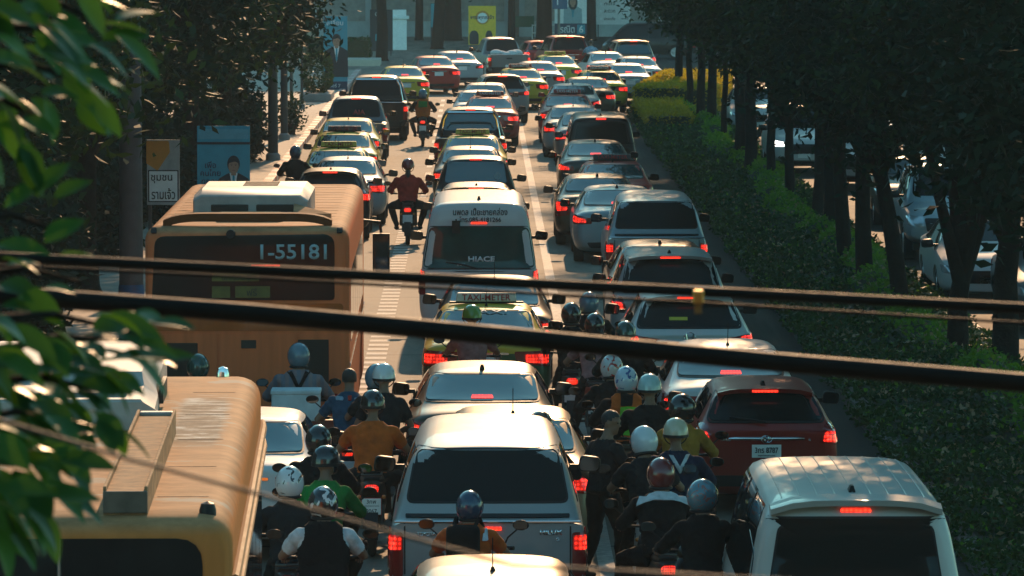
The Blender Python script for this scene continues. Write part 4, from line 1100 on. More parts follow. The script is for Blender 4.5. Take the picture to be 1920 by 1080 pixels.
car("r_taxir2", "sedan", 1064, 179, "red taxi with red roof sign in the right lane", P_TAXIR, cat="taxi", name="taxi", sign=M_SIGNR, txt=M_WHITE)
car("r_white4", "saloon", 1074, 159, "white sedan ahead of the right lane red taxi with the red sign", P_PEARL)
car("r_brown", "sedan", 1102, 147, "reddish bronze sedan beside the sunlit hedge", P_BROWN, yaw=3)
car("r_taxiy", "sedan", 1126, 134, "white and yellow taxi with pinkish sign beside the sunlit hedge", P_TAXI2, yaw=4, cat="taxi", name="taxi", sign=M_SIGNR, txt=M_WHITE)
# ------------------------------------------------------------------ people
def ik(a, b, l1, l2, pole):
    a, b = Vector(a), Vector(b); d = b - a; L = min(d.length, (l1 + l2) * .998); u = d.normalized()
    x = (l1 * l1 - l2 * l2 + L * L) / (2 * L); h = math.sqrt(max(l1 * l1 - x * x, 0))
    p = Vector(pole); p = (p - u * p.dot(u)).normalized()
    return a + u * x + p * h, a + u * L
def oval(c, rx, ry, up, fwd, n=18, e=1.0):
    """ring across a body: right = fwd x up"""
    right = fwd.cross(up).normalized(); f = up.cross(right).normalized()
    return [c + right * rx * math.cos(t) + f * ry * math.sin(t) for t in [2 * math.pi * k / n for k in range(n)]]
SKIN = mat("skin", (.20, .105, .062), rough=.5, vary=.12)
M_EYE = mat("eye", (.02, .015, .012), rough=.15, vary=0)
M_HAIR = mat("black hair", (.010, .009, .008), rough=.45, vary=.3, bump=.6, bscale=90)
def head_mesh(b, c, yaw=0.0, pitch=0.0):
    Rm = Matrix.Rotation(yaw, 3, "Z") @ Matrix.Rotation(pitch, 3, "X")
    P = lambda x, y, z: c + Rm @ Vector((x, y, z))
    b.ell(c + Rm @ Vector((0, -.012, .025)), (.076, .095, .092), 20, 14, rot=Rm)           # skull
    b.ell(P(0, .028, -.045), (.058, .062, .075), 16, 10, rot=Rm)                            # jaw and face
    b.tube([P(0, .090, .022), P(0, .106, -.012), P(0, .092, -.022)], [.010, .016, .008], 8)   # nose
    b.ell(P(0, .083, -.055), (.026, .012, .010), 10, 6, rot=Rm)                             # lips
    b.ell(P(0, .074, -.092), (.024, .02, .018), 10, 6, rot=Rm)                              # chin
    for s in (-1, 1):
        b.ell(P(s * .080, -.008, -.005), (.012, .024, .034), 10, 8, rot=Rm)                 # ear
        b.ell(P(s * .030, .076, .040), (.022, .014, .009), 10, 6, rot=Rm)                   # brow
    return Rm
def fingers(b, wrist, fwd, side, down, curl):
    """a palm with four unequal bent fingers and a thumb; curl in radians at each knuckle"""
    fwd, side, down = fwd.normalized(), side.normalized(), down.normalized()
    palm = wrist + fwd * .045
    b.loft([[wrist + fwd * t + side * sx * w + down * sz * .013 for sx, sz in ((-1, -.7), (-.5, -1), (.5, -1), (1, -.7), (1, .7), (.5, 1), (-.5, 1), (-1, .7))] for t, w in ((-.01, .026), (.03, .036), (.07, .041), (.09, .038))])
    for i, (off, ln) in enumerate(((-.030, .070), (-.010, .080), (.011, .075), (.030, .058))):
        p = wrist + fwd * .082 + side * off; d = fwd.copy(); pts = [p - fwd * .012, p]
        for j, f in enumerate((.46, .30, .24)):
            d = Matrix.Rotation(curl * (1.0, 1.25, .8)[j], 3, side) @ d
            p = p + d * ln * f; pts.append(p)
        b.tube(pts, [.0088, .0088, .0082, .0076, .006], 8)
    p = wrist + fwd * .03 - side * .034
    d = (fwd * .7 - side * .6 + down * .3).normalized(); d2 = (fwd * .8 + down * .7 + side * .1).normalized()
    b.tube([p + side * .012, p, p + d * .032, p + d * .032 + d2 * .030], [.011, .0105, .0095, .007], 8)
def figure(pose):
    """one continuous body (voxel-joined), clothing cut from its skin, joints for placing helmet and hair"""
    J = pose
    pel, chest, neck, headc = [Vector(J[k]) for k in ("pelvis", "chest", "neck", "head")]
    up1 = (chest - pel).normalized(); up2 = (neck - chest).normalized(); F = Vector((0, 1, 0))
    b = MB(); bones = []
    rings = []
    sh = J.get("girth", 1.0)
    for t, rx, ry, yo in ((-.16, .105, .09, 0), (-.08, .165, .135, -.01), (.05, .172, .130, -.005), (.25, .160, .115, 0), (.50, .158, .108, .005), (.75, .172, .115, .005), (1.0, .182, .118, 0)):
        rings.append(oval(pel.lerp(chest, t) + F * yo, rx * sh, ry * sh, up1, F))
    for t, rx, ry in ((.35, .185, .112), (.62, .165, .092), (.82, .105, .070), (1.0, .060, .060)):
        rings.append(oval(chest.lerp(neck, t), rx * sh, ry * sh, up2, F))
    b.loft(rings)
    b.tube([neck - up2 * .04, neck + (headc - neck) * .35, headc - Vector((0, .01, .02))], [.062, .054, .055], 14)
    Rm = head_mesh(b, headc, J.get("yaw", 0), J.get("pitch", 0))
    bones += [("torso", pel - up1 * .02, chest), ("torso", chest, neck - up2 * .03), ("head", neck + up2 * .02, headc), ("head", headc, headc + Vector((0, 0, .12)))]
    hands = []
    for s in (-1, 1):
        S = chest.lerp(neck, .50) + Vector((s * .185 * sh, 0, 0)); wr = Vector(J["wristR"] if s > 0 else J["wristL"])
        el, wr = ik(S, wr, .29, .265, J.get("pole", (s * .8, -.3, -.8)) if not J.get("pole") else (s * J["pole"][0], J["pole"][1], J["pole"][2]))
        b.ell(S - Vector((s * .01, 0, 0)), (.062 * sh, .062 * sh, .062), 14, 10)
        b.tube([S, S.lerp(el, .45), el, el.lerp(wr, .35), wr], [.055 * sh, .050 * sh, .041, .041, .027], 14)
        bones += [("upper", S, el), ("fore", el, wr)]
        fw = (wr - el).normalized()
        hf = Vector(J.get("handdir", (0, 1, -.25))).normalized() if J.get("grip", True) else fw
        side = Vector((-s, 0, 0)) if J.get("grip", True) else Vector((0, -1, 0)) * s
        side = (side - hf * side.dot(hf)).normalized(); dn = hf.cross(side) * (1 if (hf.cross(side)).z < 0 else -1)
        hands.append((wr, hf, side, dn, s)); bones.append(("hand", wr, wr + hf * .16))
        b.tube([wr - fw * .02, wr + hf * .03], [.028, .026], 10)
    for s in (-1, 1):
        Hp = pel + Vector((s * .095, 0, -.02)); an = Vector(J["ankleR"] if s > 0 else J["ankleL"])
        kn, an = ik(Hp, an, .43, .42, J.get("knee", (s * .35, 1, .5)) if s > 0 else (-abs(J.get("knee", (.35, 1, .5))[0]),) + tuple(J.get("knee", (.35, 1, .5))[1:]))
        b.tube([Hp, Hp.lerp(kn, .3), Hp.lerp(kn, .7), kn, kn.lerp(an, .3), kn.lerp(an, .7), an], [.095, .092, .070, .056, .058, .046, .038], 16)
        toe = an + Vector((s * .03, .17, -.055)); heel = an + Vector((0, -.055, -.055))
        b.tube([heel, an + Vector((0, .03, -.045)), toe], [.034, .042, .028], 12, flat=.9)
        bones += [("leg", Hp, kn), ("leg", kn, an - (an - kn).normalized() * .02), ("foot", heel, toe), ("foot", an + Vector((0, .01, -.02)), an + Vector((0, .03, -.05)))]
    o = bpy.data.objects.new("body", b.mesh(smooth=True)); COL.objects.link(o)
    m = o.modifiers.new("v", "REMESH"); m.mode = "VOXEL"; m.voxel_size = .0135; m.use_smooth_shade = True
    m = o.modifiers.new("s", "SMOOTH"); m.factor = .5; m.iterations = 5
    me = evaluated(o); me.materials.clear()
    hb = MB()
    for (wr, hf, side, dn, s) in hands: fingers(hb, wr, hf, side, dn, J.get("curl", .75) * (1 if side.cross(hf).dot(dn) < 0 else -1) * -1)
    out = MB().join(me).join(hb.mesh())
    body = out.mesh(angle=60)
    # clothing: skin cells sorted by their nearest bone
    nv = len(me.vertices)
    A = np.array([tuple(x[1]) for x in bones]); B = np.array([tuple(x[2]) for x in bones]); names = [x[0] for x in bones]
    C = np.array([tuple(p.center) for p in me.polygons])
    AB = B - A; t = np.clip(((C[:, None] - A) * AB).sum(2) / (AB ** 2).sum(1), 0, 1)
    D = np.linalg.norm(C[:, None] - (A + AB * t[..., None]), axis=2)
    infl = np.array([{"torso": .115, "head": .06, "upper": .045, "fore": .035, "hand": .03, "leg": .06, "foot": .035}[n] for n in names])
    near = np.argmin(D - infl, axis=1); tt = t[np.arange(len(C)), near]
    zone = []
    for i in range(len(C)):
        n = names[near[i]]
        if n == "torso":
            w = (Vector(C[i]) - pel).dot(up1)
            n = "leg" if w < -.015 else "torso"
            if n == "torso" and (Vector(C[i]) - neck).dot(up2) > -.035: n = "head"
        if n == "upper" and tt[i] > .66: n = "elbow"
        zone.append(n)
    def cloth(zs, off, wr=.006, seed=0.0):
        idx = [i for i, z in enumerate(zone) if z in zs]
        used = {}; vs, fs = [], []
        for i in idx:
            p = me.polygons[i]; f = []
            for v in p.vertices:
                if v not in used:
                    used[v] = len(vs); q = me.vertices[v]
                    k = noise.noise(Vector((q.co.x * 7, q.co.y * 7, q.co.z * 15 + q.co.x * 12 + seed))) + .45 * noise.noise(q.co * 30)
                    vs.append(q.co + q.normal * (off + wr * k))
                f.append(used[v])
            fs.append(f)
        return mesh_from(vs, fs, smooth=True)
    M = dict(body=body, tee=cloth({"torso", "upper"}, .018, .011), shirt=cloth({"torso", "upper", "elbow", "fore"}, .020, .012, 3), vest=cloth({"torso"}, .036, .006, 7), trousers=cloth({"leg"}, .016, .009, 11), shoes=cloth({"foot"}, .008, 0))
    M["head"] = headc; M["Rm"] = Rm; M["rear"] = bvh_of(M["shirt"])
    return M
def ride(lean=.0, feet="pegs", yaw=0.0, pitch=0.0, hands=True, side=0.0, girth=1.0):
    p = dict(pelvis=(side * .3, -.36, .845), chest=(side, -.28 + lean, 1.145 - lean * .1), neck=(side * 1.2, -.22 + lean * 1.5, 1.415 - lean * .3), head=(side * 1.3, -.17 + lean * 1.7, 1.545 - lean * .3), yaw=yaw, pitch=pitch, girth=girth)
    p["wristL"], p["wristR"] = (-.33, .19, 1.055), (.33, .19, 1.055)
    if not hands: p["wristL"], p["wristR"] = (-.16, .02, .93), (.16, .02, .93)
    pg = (.23, .04, .36); dn = (.30, .02, .085)
    p["knee"] = (1.0, 1, .35)
    p["ankleR"] = dn if feet == "both" else pg
    p["ankleL"] = (-dn[0], dn[1], dn[2]) if feet in ("left", "both") else (-pg[0], pg[1], pg[2])
    return p
POSES = {"ride": figure(ride(.0, "left")), "lean": figure(ride(.09, "both", pitch=-.15)), "wide": figure(ride(.03, "pegs", girth=1.14)), "turn": figure(ride(.02, "left", yaw=-.7, side=.02)),
         "look": figure(ride(.04, "both", yaw=.5, pitch=-.2, side=-.03)), "pillion": figure(ride(.02, "pegs", hands=False)),
         "stand": figure(dict(pelvis=(0, 0, .93), chest=(0, .03, 1.22), neck=(0, .06, 1.46), head=(.01, .11, 1.60), yaw=-1.1, pitch=-.25, wristL=(-.22, .16, .92), wristR=(.20, .38, 1.02), grip=False, curl=.35,
                                 ankleL=(-.12, -.16, .09), ankleR=(.11, .16, .09), knee=(.12, 1, .1), pole=(.5, -.9, -.2)))}
def half_helmet():
    b = MB(); b.lathe([(.001, .150), (.05, .144), (.095, .118), (.125, .07), (.136, .02), (.138, -.03), (.132, -.035), (.128, .02)], n=28, scale=(.94, 1.12, 1.0))
    br = []
    for i in range(15):
        a = math.pi * (.12 + .76 * i / 14); x, y = math.cos(a) * .128, math.sin(a) * .150
        br.append([(x, y, .0), (x * 1.05, y + .065 * math.sin(a) ** 1.5, -.012), (x * 1.05, y + .065 * math.sin(a) ** 1.5, -.018), (x, y, -.010)])
    b.loft(br); return b.mesh(angle=50)
def full_helmet():
    def keep(d): return not (d.y > .06 and -.055 < d.z < .055) and d.z > -.135
    b = MB().ell((0, 0, 0), (.132, .160, .160), 30, 20, keep=keep)
    b.ell((0, .0, 0), (.120, .146, .146), 24, 14, keep=lambda d: d.z > -.12 and not (d.y > .06 and -.055 < d.z < .055))
    return b.mesh(angle=50)
def visor_mesh():
    return MB().ell((0, .004, 0), (.137, .163, .150), 30, 20, keep=lambda d: d.y > .045 and -.062 < d.z < .062).mesh(angle=60)
NECKTRIM = MB().tube([(.095 * math.cos(t), .115 * math.sin(t), -.122) for t in np.linspace(0, 2 * math.pi, 25)], .016, 8, caps=False).mesh()
HEL = {"half": half_helmet(), "full": full_helmet()}; VISOR = visor_mesh()
STRAP = MB().tube([(.118 * math.cos(t), .02 + .06 * math.sin(t), -.02 - .115 * abs(math.sin(t)) - .0) for t in np.linspace(0, math.pi, 12)], .007, 6).mesh()
BAND = MB().lathe([(.1335, -.045), (.137, -.043), (.1365, -.015), (.1335, -.017)], n=28, scale=(.955, 1.14, 1.0)).mesh()
def hair_mesh(long=False):
    b = MB().ell((0, -.016, .034), (.086, .104, .096), 26, 18, keep=lambda d: d.z > -.005 - .0 * d.y and not (d.y > .055 and d.z < .045) or (d.y < -.01 and d.z > -.075))
    if long: b.tube([(0, -.09, .0), (0, -.13, -.10), (0, -.13, -.25), (0, -.12, -.36)], [.05, .05, .04, .012], 10)
    me = b.mesh(angle=60)
    for v in me.vertices: v.co += v.normal * .006 * noise.noise(v.co * 55)
    return me
HAIR, PONY = hair_mesh(), MB().tube([(0, -.12, -.06), (0, -.165, -.13), (0, -.165, -.26), (0, -.15, -.36)], [.03, .040, .034, .010], 10).mesh()
def fabric(name, c, rough=.8): return mat("cloth " + name, c, rough=rough, spec=.12, vary=.3, scale=9, bump=.7, bscale=16)
def checked(name, a, c):
    m = stripes(name, a, c, .045, "X", .85, .25); return m
F_BLACK, F_NAVY, F_DARK, F_BLUE = fabric("black", (.006, .006, .007)), fabric("navy", (.010, .018, .042)), fabric("charcoal", (.013, .014, .016)), fabric("blue", (.020, .065, .115))
F_ORANGE, F_GREEN, F_WHITE, F_RED, F_MUST, F_PINK = fabric("orange", (.44, .085, .014)), fabric("green", (.012, .17, .035)), fabric("white", (.48, .52, .54)), fabric("red", (.40, .030, .020)), fabric("mustard", (.26, .13, .02)), fabric("dusty pink", (.30, .15, .14))
F_JEANS, F_GREY, F_LIGHT = fabric("jeans", (.030, .042, .065)), fabric("grey", (.10, .10, .10)), fabric("pale blue", (.22, .33, .42))
F_CHECK = checked("checked cloth", (.12, .13, .17), (.20, .14, .15))
def shell(name, c, rough=.18, c2=None, sc=9.0, thr=.1):
    if c2 is None: return mat("helmet " + name, c, rough=rough, coat=.6, vary=.06)
    m = mat("helmet " + name, c, rough=rough, coat=.6, vary=0); nt = m.node_tree; b = nt.nodes["Principled BSDF"]
    tc = N(nt, "ShaderNodeTexCoord"); wv = N(nt, "ShaderNodeTexNoise", i_Scale=sc, i_Detail=1.0, i_Distortion=1.6); nt.links.new(tc.outputs["Object"], wv.inputs["Vector"])
    gt = N(nt, "ShaderNodeMath", operation="GREATER_THAN"); gt.inputs[1].default_value = .5 + thr; nt.links.new(wv.outputs[0], gt.inputs[0])
    mx = N(nt, "ShaderNodeMix", data_type="RGBA"); mx.inputs["A"].default_value = (*c, 1); mx.inputs["B"].default_value = (*c2, 1)
    nt.links.new(gt.outputs[0], mx.inputs["Factor"]); nt.links.new(mx.outputs["Result"], b.inputs["Base Color"]); return m
H_BLACK, H_SILV, H_WHITE, H_GREENL, H_DKGRN, H_RED, H_BEIGE, H_TEAL, H_NAVY, H_BROWN, H_MAROON = (shell("black", (.010, .010, .011)), shell("steel blue", (.10, .17, .22)), shell("white", (.60, .62, .62)), shell("lime", (.12, .26, .03)), shell("dark green", (.012, .05, .04)),
    shell("red", (.24, .02, .018)), shell("beige", (.46, .42, .30)), shell("pale teal", (.34, .48, .48)), shell("navy", (.020, .045, .085)), shell("brown", (.10, .05, .03)), shell("maroon", (.13, .016, .014)))
H_WB = shell("white with black", (.55, .57, .58), c2=(.015, .015, .017)); H_BW = shell("black with white", (.02, .02, .022), c2=(.55, .55, .55), thr=.06); H_BLW = shell("blue and white", (.42, .50, .58), c2=(.05, .10, .28), thr=.08)
H_PAT = shell("patterned", (.10, .20, .24), c2=(.30, .12, .10), sc=16); H_RW = shell("red and white", (.5, .5, .5), c2=(.35, .03, .02), sc=7); H_DKP = shell("black with green", (.015, .018, .016), c2=(.12, .22, .05), sc=14, thr=.12)

# ------------------------------------------------------------------ motorcycles
def bike_parts():
    P = {}
    def wheel(w):
        t = MB().lathe([(.215, -w * .5), (.25, -w * .75), (.275, -w * .55), (.287, 0), (.275, w * .55), (.25, w * .75), (.215, w * .5), (.215, -w * .5)], n=30, axis="x").mesh()
        r = MB().lathe([(.195, -w * .45), (.218, -w * .6), (.218, w * .6), (.195, w * .45), (.195, -w * .45)], n=30, axis="x").lathe([(.001, -.05), (.045, -.05), (.045, .05), (.001, .05)], n=14, axis="x")
        for i in range(10):
            a = math.pi * 2 * i / 10; r.tube([(.02, math.cos(a) * .03, math.sin(a) * .03), (.0, math.cos(a + .15) * .2, math.sin(a + .15) * .2)], .008, 5)
        return t, r.mesh()
    P["rw"], P["fw"] = wheel(.062), wheel(.050)
    b = MB()                                                          # tail and side fairings
    R_ = lambda y, w, z0, z1: [(x, y, z) for x, z in rpoly([(-w, z0), (w, z0), (w * .9, z1), (-w * .9, z1)], .045, step=9, n=3)]
    b.loft([R_(-.86, .06, .72, .80), R_(-.80, .10, .64, .82), R_(-.62, .135, .56, .81), R_(-.35, .15, .50, .78), R_(-.08, .14, .42, .74), R_(.06, .10, .40, .66)])
    P["fair"] = b.mesh(angle=50)
    b = MB(); b.loft([R_(.30, .14, .36, .78), R_(.36, .19, .34, .86), R_(.42, .17, .40, .93), R_(.50, .12, .52, .95), R_(.56, .06, .62, .90)]); P["shield"] = b.mesh(angle=50)
    b = MB(); b.loft([R_(.20, .10, .96, 1.02), R_(.26, .17, .95, 1.05), R_(.36, .15, .93, 1.06), R_(.44, .07, .95, 1.02)]); P["cowl"] = b.mesh(angle=50)
    b = MB(); b.loft([R_(-.76, .09, .80, .845), R_(-.66, .125, .79, .87), R_(-.40, .135, .78, .86), R_(-.20, .12, .765, .835), R_(.0, .085, .73, .80), R_(.06, .05, .72, .77)]); P["seat"] = b.mesh(angle=50)
    b = MB(); b.box((0, -.12, .36), (.24, .34, .22)); b.ell((0, .10, .36), (.10, .13, .11)); b.tube([(0, -.1, .45), (0, -.62, .30)], .035, 8)
    for s in (-1, 1): b.tube([(s * .10, -.60, .29), (s * .12, -.50, .68)], .022, 8); b.tube([(0, .05, .30), (s * .24, .06, .29)], .014, 8); b.tube([(s * .06, -.15, .40), (s * .06, -.62, .29)], .018, 6)
    P["engine"] = b.mesh(angle=40)
    b = MB()
    for s in (-1, 1): b.tube([(s * .065, .64, .287), (s * .065, .46, .80), (s * .05, .36, 1.0)], .022, 8)
    P["fork"] = b.mesh()
    b = MB(); arc = [(math.cos(a) * .325, math.sin(a) * .325) for a in np.linspace(.5, 2.5, 12)]
    b.loft([[(-.05, .64 + y, .287 + z), (.05, .64 + y, .287 + z), (.05, .64 + y * .96, .287 + z * .96), (-.05, .64 + y * .96, .287 + z * .96)] for y, z in arc]); P["ffender"] = b.mesh(angle=60)
    b = MB(); b.loft([[(-.07, -.62 + y * 1.02, .287 + z * 1.06), (.07, -.62 + y * 1.02, .287 + z * 1.06), (.07, -.62 + y * .98, .287 + z), (-.07, -.62 + y * .98, .287 + z)] for y, z in [(math.cos(a) * .34, math.sin(a) * .34) for a in np.linspace(1.4, 3.35, 12)]]); P["rfender"] = b.mesh(angle=60)
    b = MB(); b.tube([(-.36, .20, 1.03), (-.22, .27, 1.02), (0, .32, 1.0), (.22, .27, 1.02), (.36, .20, 1.03)], .013, 8)
    for s in (-1, 1): b.tube([(s * .24, .26, 1.022), (s * .37, .195, 1.032)], .019, 10); b.tube([(s * .26, .30, 1.02), (s * .37, .26, 1.015)], .007, 6)
    P["bar"] = b.mesh()
    b = MB(); b.tube([(.10, .08, .30), (.13, -.12, .24), (.15, -.40, .27), (.17, -.78, .36)], [.022, .024, .050, .052], 12); P["exhaust"] = b.mesh()
    for s, k in ((-1, "ml"), (1, "mr")):
        b = MB().tube([(s * .27, .27, 1.03), (s * .31, .26, 1.12), (s * .40, .25, 1.20)], .008, 6); b.ell((s * .43, .245, 1.235), (.075, .022, .048), 16, 10); P[k] = b.mesh()
        o = rpoly([(-.062, -.036), (.062, -.036), (.062, .038), (-.062, .038)], .03, step=9); P[k + "g"] = MB().add([(s * .43 + u, .222, 1.235 + v) for u, v in o], [tuple(range(len(o)))]).mesh(smooth=False)
    b = MB(); b.loft([R_(-.885, .055, .715, .765), R_(-.87, .075, .70, .785), R_(-.82, .08, .70, .79)]); P["tail"] = b.mesh(angle=40)
    b = MB().tube([(0, -.80, .64), (0, -.90, .66)], .012, 6).ell((0, -.91, .665), (.024, .028, .022), 10, 8); P["ind"] = b.mesh()
    P["plate"] = MB().box((0, -.895, .56), (.20, .008, .17)).mesh(smooth=False, bevel=.003); P["prim"] = MB().box((0, -.889, .56), (.212, .006, .182)).mesh(smooth=False)
    b = MB().box((0, -.86, .62), (.05, .06, .03)); b.box((0, -.885, .50), (.03, .01, .3)); P["bracket"] = b.mesh(smooth=False)
    b = MB(); b.tube([(-.10, -.30, .87), (-.10, -.82, .88), (0, -.90, .89), (.10, -.82, .88), (.10, -.30, .87)], .012, 8); P["rail"] = b.mesh()
    b = MB(); b.ell((0, .485, .99), (.07, .05, .055), 14, 10); P["headlight"] = b.mesh()
    return P
BP = bike_parts()
M_AMBER = mat("amber lens", (.42, .13, .01), rough=.15, coat=.5, vary=0)
M_BLAMP = lamp("lit motorcycle lamp", (1.0, .03, .012), 2.4, cells=45)
M_ENG = mat("oily engine metal", (.06, .058, .055), rough=.4, metal=.7, vary=.4)
PL_A = text_mesh("3กพ", .042, .001, bold=.01); PL_B = text_mesh("กรุงเทพมหานคร", .020, .001); PL_C = text_mesh("9067", .042, .001, bold=.01)
def motorcycle(loc, rz, label, p, plate_text=False, lit=True, group="motorcycles filtering between the cars"):
    r = empty("motorcycle", loc, rz); tag(r, label, "motorcycle", group)
    o = obj("wheel", BP["rw"][0], M_RUBBER, r); o.location = (0, -.62, .287); obj("rim", BP["rw"][1], M_ALLOY, o)
    o = obj("wheel", BP["fw"][0], M_RUBBER, r); o.location = (0, .64, .287); obj("rim", BP["fw"][1], M_ALLOY, o)
    for nm, k, m in (("tail_fairing", "fair", p), ("leg_shield", "shield", p), ("handlebar_cowl", "cowl", p), ("seat", "seat", M_TRIM), ("engine", "engine", M_ENG), ("fork", "fork", M_ENG), ("front_fender", "ffender", p),
                     ("rear_fender", "rfender", M_TRIM), ("handlebar", "bar", M_TRIM), ("exhaust", "exhaust", M_ENG), ("tail_light", "tail", M_BLAMP if lit else M_LAMPR), ("plate_bracket", "bracket", M_TRIM), ("grab_rail", "rail", M_ENG), ("headlight", "headlight", M_HEAD)):
        obj(nm, BP[k], m, r)
    for s in ("ml", "mr"): obj("mirror_glass", BP[s + "g"], M_MIRROR, obj("mirror", BP[s], M_TRIM, r))
    for s in (-1, 1): o = obj("indicator", BP["ind"], M_AMBER, r); o.location.x = s * .13
    pl = obj("number_plate", BP["plate"], M_PLATE, r)
    if plate_text:
        obj("plate_rim", BP["prim"], M_REDINK, pl)
        for me, z in ((PL_A, .612), (PL_B, .563), (PL_C, .513)):
            o = obj("plate_lettering", me, M_INK, pl); o.location = (0, -.8995, z)
    return r
def person(loc, rz, pose, label, top, topm, legs, headgear, k=1.0, vest=None, skin=SKIN, group="motorcyclists in the traffic", cat="person"):
    M = POSES[pose]
    r = obj("person", M["body"], skin); r.location = loc; r.rotation_euler = (0, 0, rz); r.scale = (k,) * 3
    tag(r, label, cat, group)
    sh = obj("shirt", M[top], topm, r); obj("trousers", M["trousers"], legs, r); obj("shoes", M["shoes"], F_BLACK, r)
    if vest: obj("vest", M["vest"], vest, r)
    hc = M["head"]; e = M["Rm"].to_euler()
    for s in (-1, 1):
        o = obj("eye", EYE, M_EYE, r); o.location = hc + M["Rm"] @ Vector((s * .030, .083, .022)); o.rotation_euler = e
    kind, hm = headgear
    def put(nm, me, m, par=r, z=.03):
        o = obj(nm, me, m, par)
        if par is r: o.location = hc + M["Rm"] @ Vector((0, 0, z)); o.rotation_euler = e
        return o
    if kind in ("half", "full"):
        h = put("helmet", HEL[kind], hm, z=.035 if kind == "half" else .012)
        if kind == "full": put("visor", VISOR, M_GLASS, h); put("neck_trim", NECKTRIM, M_TRIM, h)
        else: put("chin_strap", STRAP, M_TRIM, h); put("rim_band", BAND, M_TRIM, h)
    if kind in ("hair", "pony"): put("hair", HAIR, M_HAIR, z=0)
    if kind == "hoodpony": h = put("helmet", HEL["half"], hm, z=.035); put("chin_strap", STRAP, M_TRIM, h); put("hair", PONY, M_HAIR, z=0)
    return r, M
EYE = MB().ell((0, 0, 0), (.012, .006, .007), 10, 6).mesh()
B_BLACK, B_RED, B_BLUE, B_WHITE, B_GREEN = paint("bike black", (.012, .012, .013)), paint("bike red", (.25, .02, .015)), paint("bike blue", (.03, .09, .20)), paint("bike white", (.55, .56, .56)), paint("bike green", (.02, .16, .06))
def on_back(r, M, me_or_outline, u, v, m, name, off=.02, r_=.01):
    """a print or strap laid on the back of the shirt"""
    bv = M["rear"]
    me = patch(bv, "rear", rpoly(me_or_outline, r_), off=off, depth=.012, rings=3) if isinstance(me_or_outline, list) else project_mesh(bv, "rear", me_or_outline, u, v, off)
    return obj(name, me, m, r)
def rider(px, py, pose, label, top, topm, legs, gear, blabel, bp, yaw=0.0, k=1.0, vest=None, plate=False, lit=True):
    P = at_z(px, py, 1.57 * k); hc = POSES[pose]["head"]; rz = R(yaw)
    loc = Vector((P.x, P.y, 0)) - Matrix.Rotation(rz, 3, "Z") @ Vector((hc.x, hc.y, 0))
    bk = motorcycle(loc, rz, blabel, bp, plate, lit) if blabel else None
    if bk: BOXES.append((bk.name, blabel, loc + Vector((math.sin(rz) * .9, -.9, 0)), rz, .5, 1.85))
    pr, M = person(loc, rz, pose, label, top, topm, legs, gear, k, vest)
    return pr, M, bk, loc
# left cluster, between the near bus and the middle lane
p, M, bk, loc = rider(560, 664, "wide", "rider in checked shirt with crossed dark braces, white box behind him", "shirt", F_CHECK, F_DARK, ("full", H_SILV), "motorcycle carrying a white box, in front of the near bus", B_RED, yaw=2, k=1.02)
for s in (-1, 1): on_back(p, M, [(s * -.15, 1.44), (s * -.11, 1.45), (s * .13, .98), (s * .09, .97)], 0, 0, F_BLACK, "brace")
bx = empty("delivery_box", loc); tag(bx, "white polystyrene box strapped behind the rider in checked shirt", "box")
obj("box_shell", MB().box((0, -.86, 1.06), (.56, .40, .32)).mesh(smooth=False, bevel=.02), mat("white foam", (.50, .56, .58), rough=.7, vary=.15), bx); obj("box_lid", MB().box((0, -.86, 1.235), (.58, .42, .05)).mesh(smooth=False, bevel=.012), MATS["white foam"], bx)
cr = empty("red_crate", loc); tag(cr, "dark red crate under the white polystyrene box", "crate"); obj("crate_shell", MB().box((.10, -.84, .895), (.74, .36, .03)).box((.10, -1.02, .80), (.74, .03, .2)).box((.10, -.66, .80), (.74, .03, .2)).box((-.26, -.84, .80), (.03, .36, .2)).box((.46, -.84, .80), (.03, .36, .2)).mesh(smooth=False), mat("dark red plastic", (.16, .022, .012), rough=.5), cr)
p, M, bk, loc = rider(655, 703, "lean", "bareheaded rider in blue work shirt with small badges across the back", "tee", F_BLUE, F_DARK, ("hair", None), "blue motorcycle left of the rider in white helmet", B_BLUE, k=.98)
on_back(p, M, [(-.15, 1.29), (-.06, 1.29), (-.06, 1.33), (-.15, 1.33)], 0, 0, F_LIGHT, "badge", r_=.02); on_back(p, M, [(-.01, 1.29), (.03, 1.29), (.03, 1.34), (-.01, 1.34)], 0, 0, F_RED, "badge"); on_back(p, M, [(.06, 1.30), (.16, 1.30), (.16, 1.315), (.06, 1.315)], 0, 0, F_LIGHT, "badge")
p, M, bk, loc = rider(706, 706, "ride", "dark rider half hidden by the pillion in white brimmed helmet", "tee", F_DARK, F_BLACK, ("full", H_SILV), "black motorcycle with two riders beside the dark bronze sedan", B_BLACK)
person(loc + Vector((.09, -.40, .03)), 0, "pillion", "pillion in dark tee and white brimmed helmet beside the dark bronze sedan", "tee", F_DARK, F_BLACK, ("half", H_WHITE))
rider(699, 757, "wide", "rider in orange shirt with black helmet on the motorcycle with the red framed plate", "tee", F_ORANGE, F_DARK, ("half", H_BLACK), "black motorcycle with red framed number plate 9067", B_BLACK, plate=True)
rider(597, 822, "wide", "rider in black jacket and glossy black helmet beside the white sedan", "shirt", F_BLACK, F_BLACK, ("full", H_BLACK), "black motorcycle with big round mirror beside the white sedan", B_BLACK, yaw=-4)
rider(611, 865, "turn", "rider in bright green jacket with dark helmet", "shirt", F_GREEN, F_DARK, ("half", H_BLACK), "dark motorcycle under the rider in the bright green jacket", B_GREEN)
rider(543, 903, "ride", "rider in dark jacket and white helmet with black swirls next to the near bus", "shirt", F_DARK, F_BLACK, ("full", H_WB), "dark motorcycle squeezed against the near bus", B_BLACK)
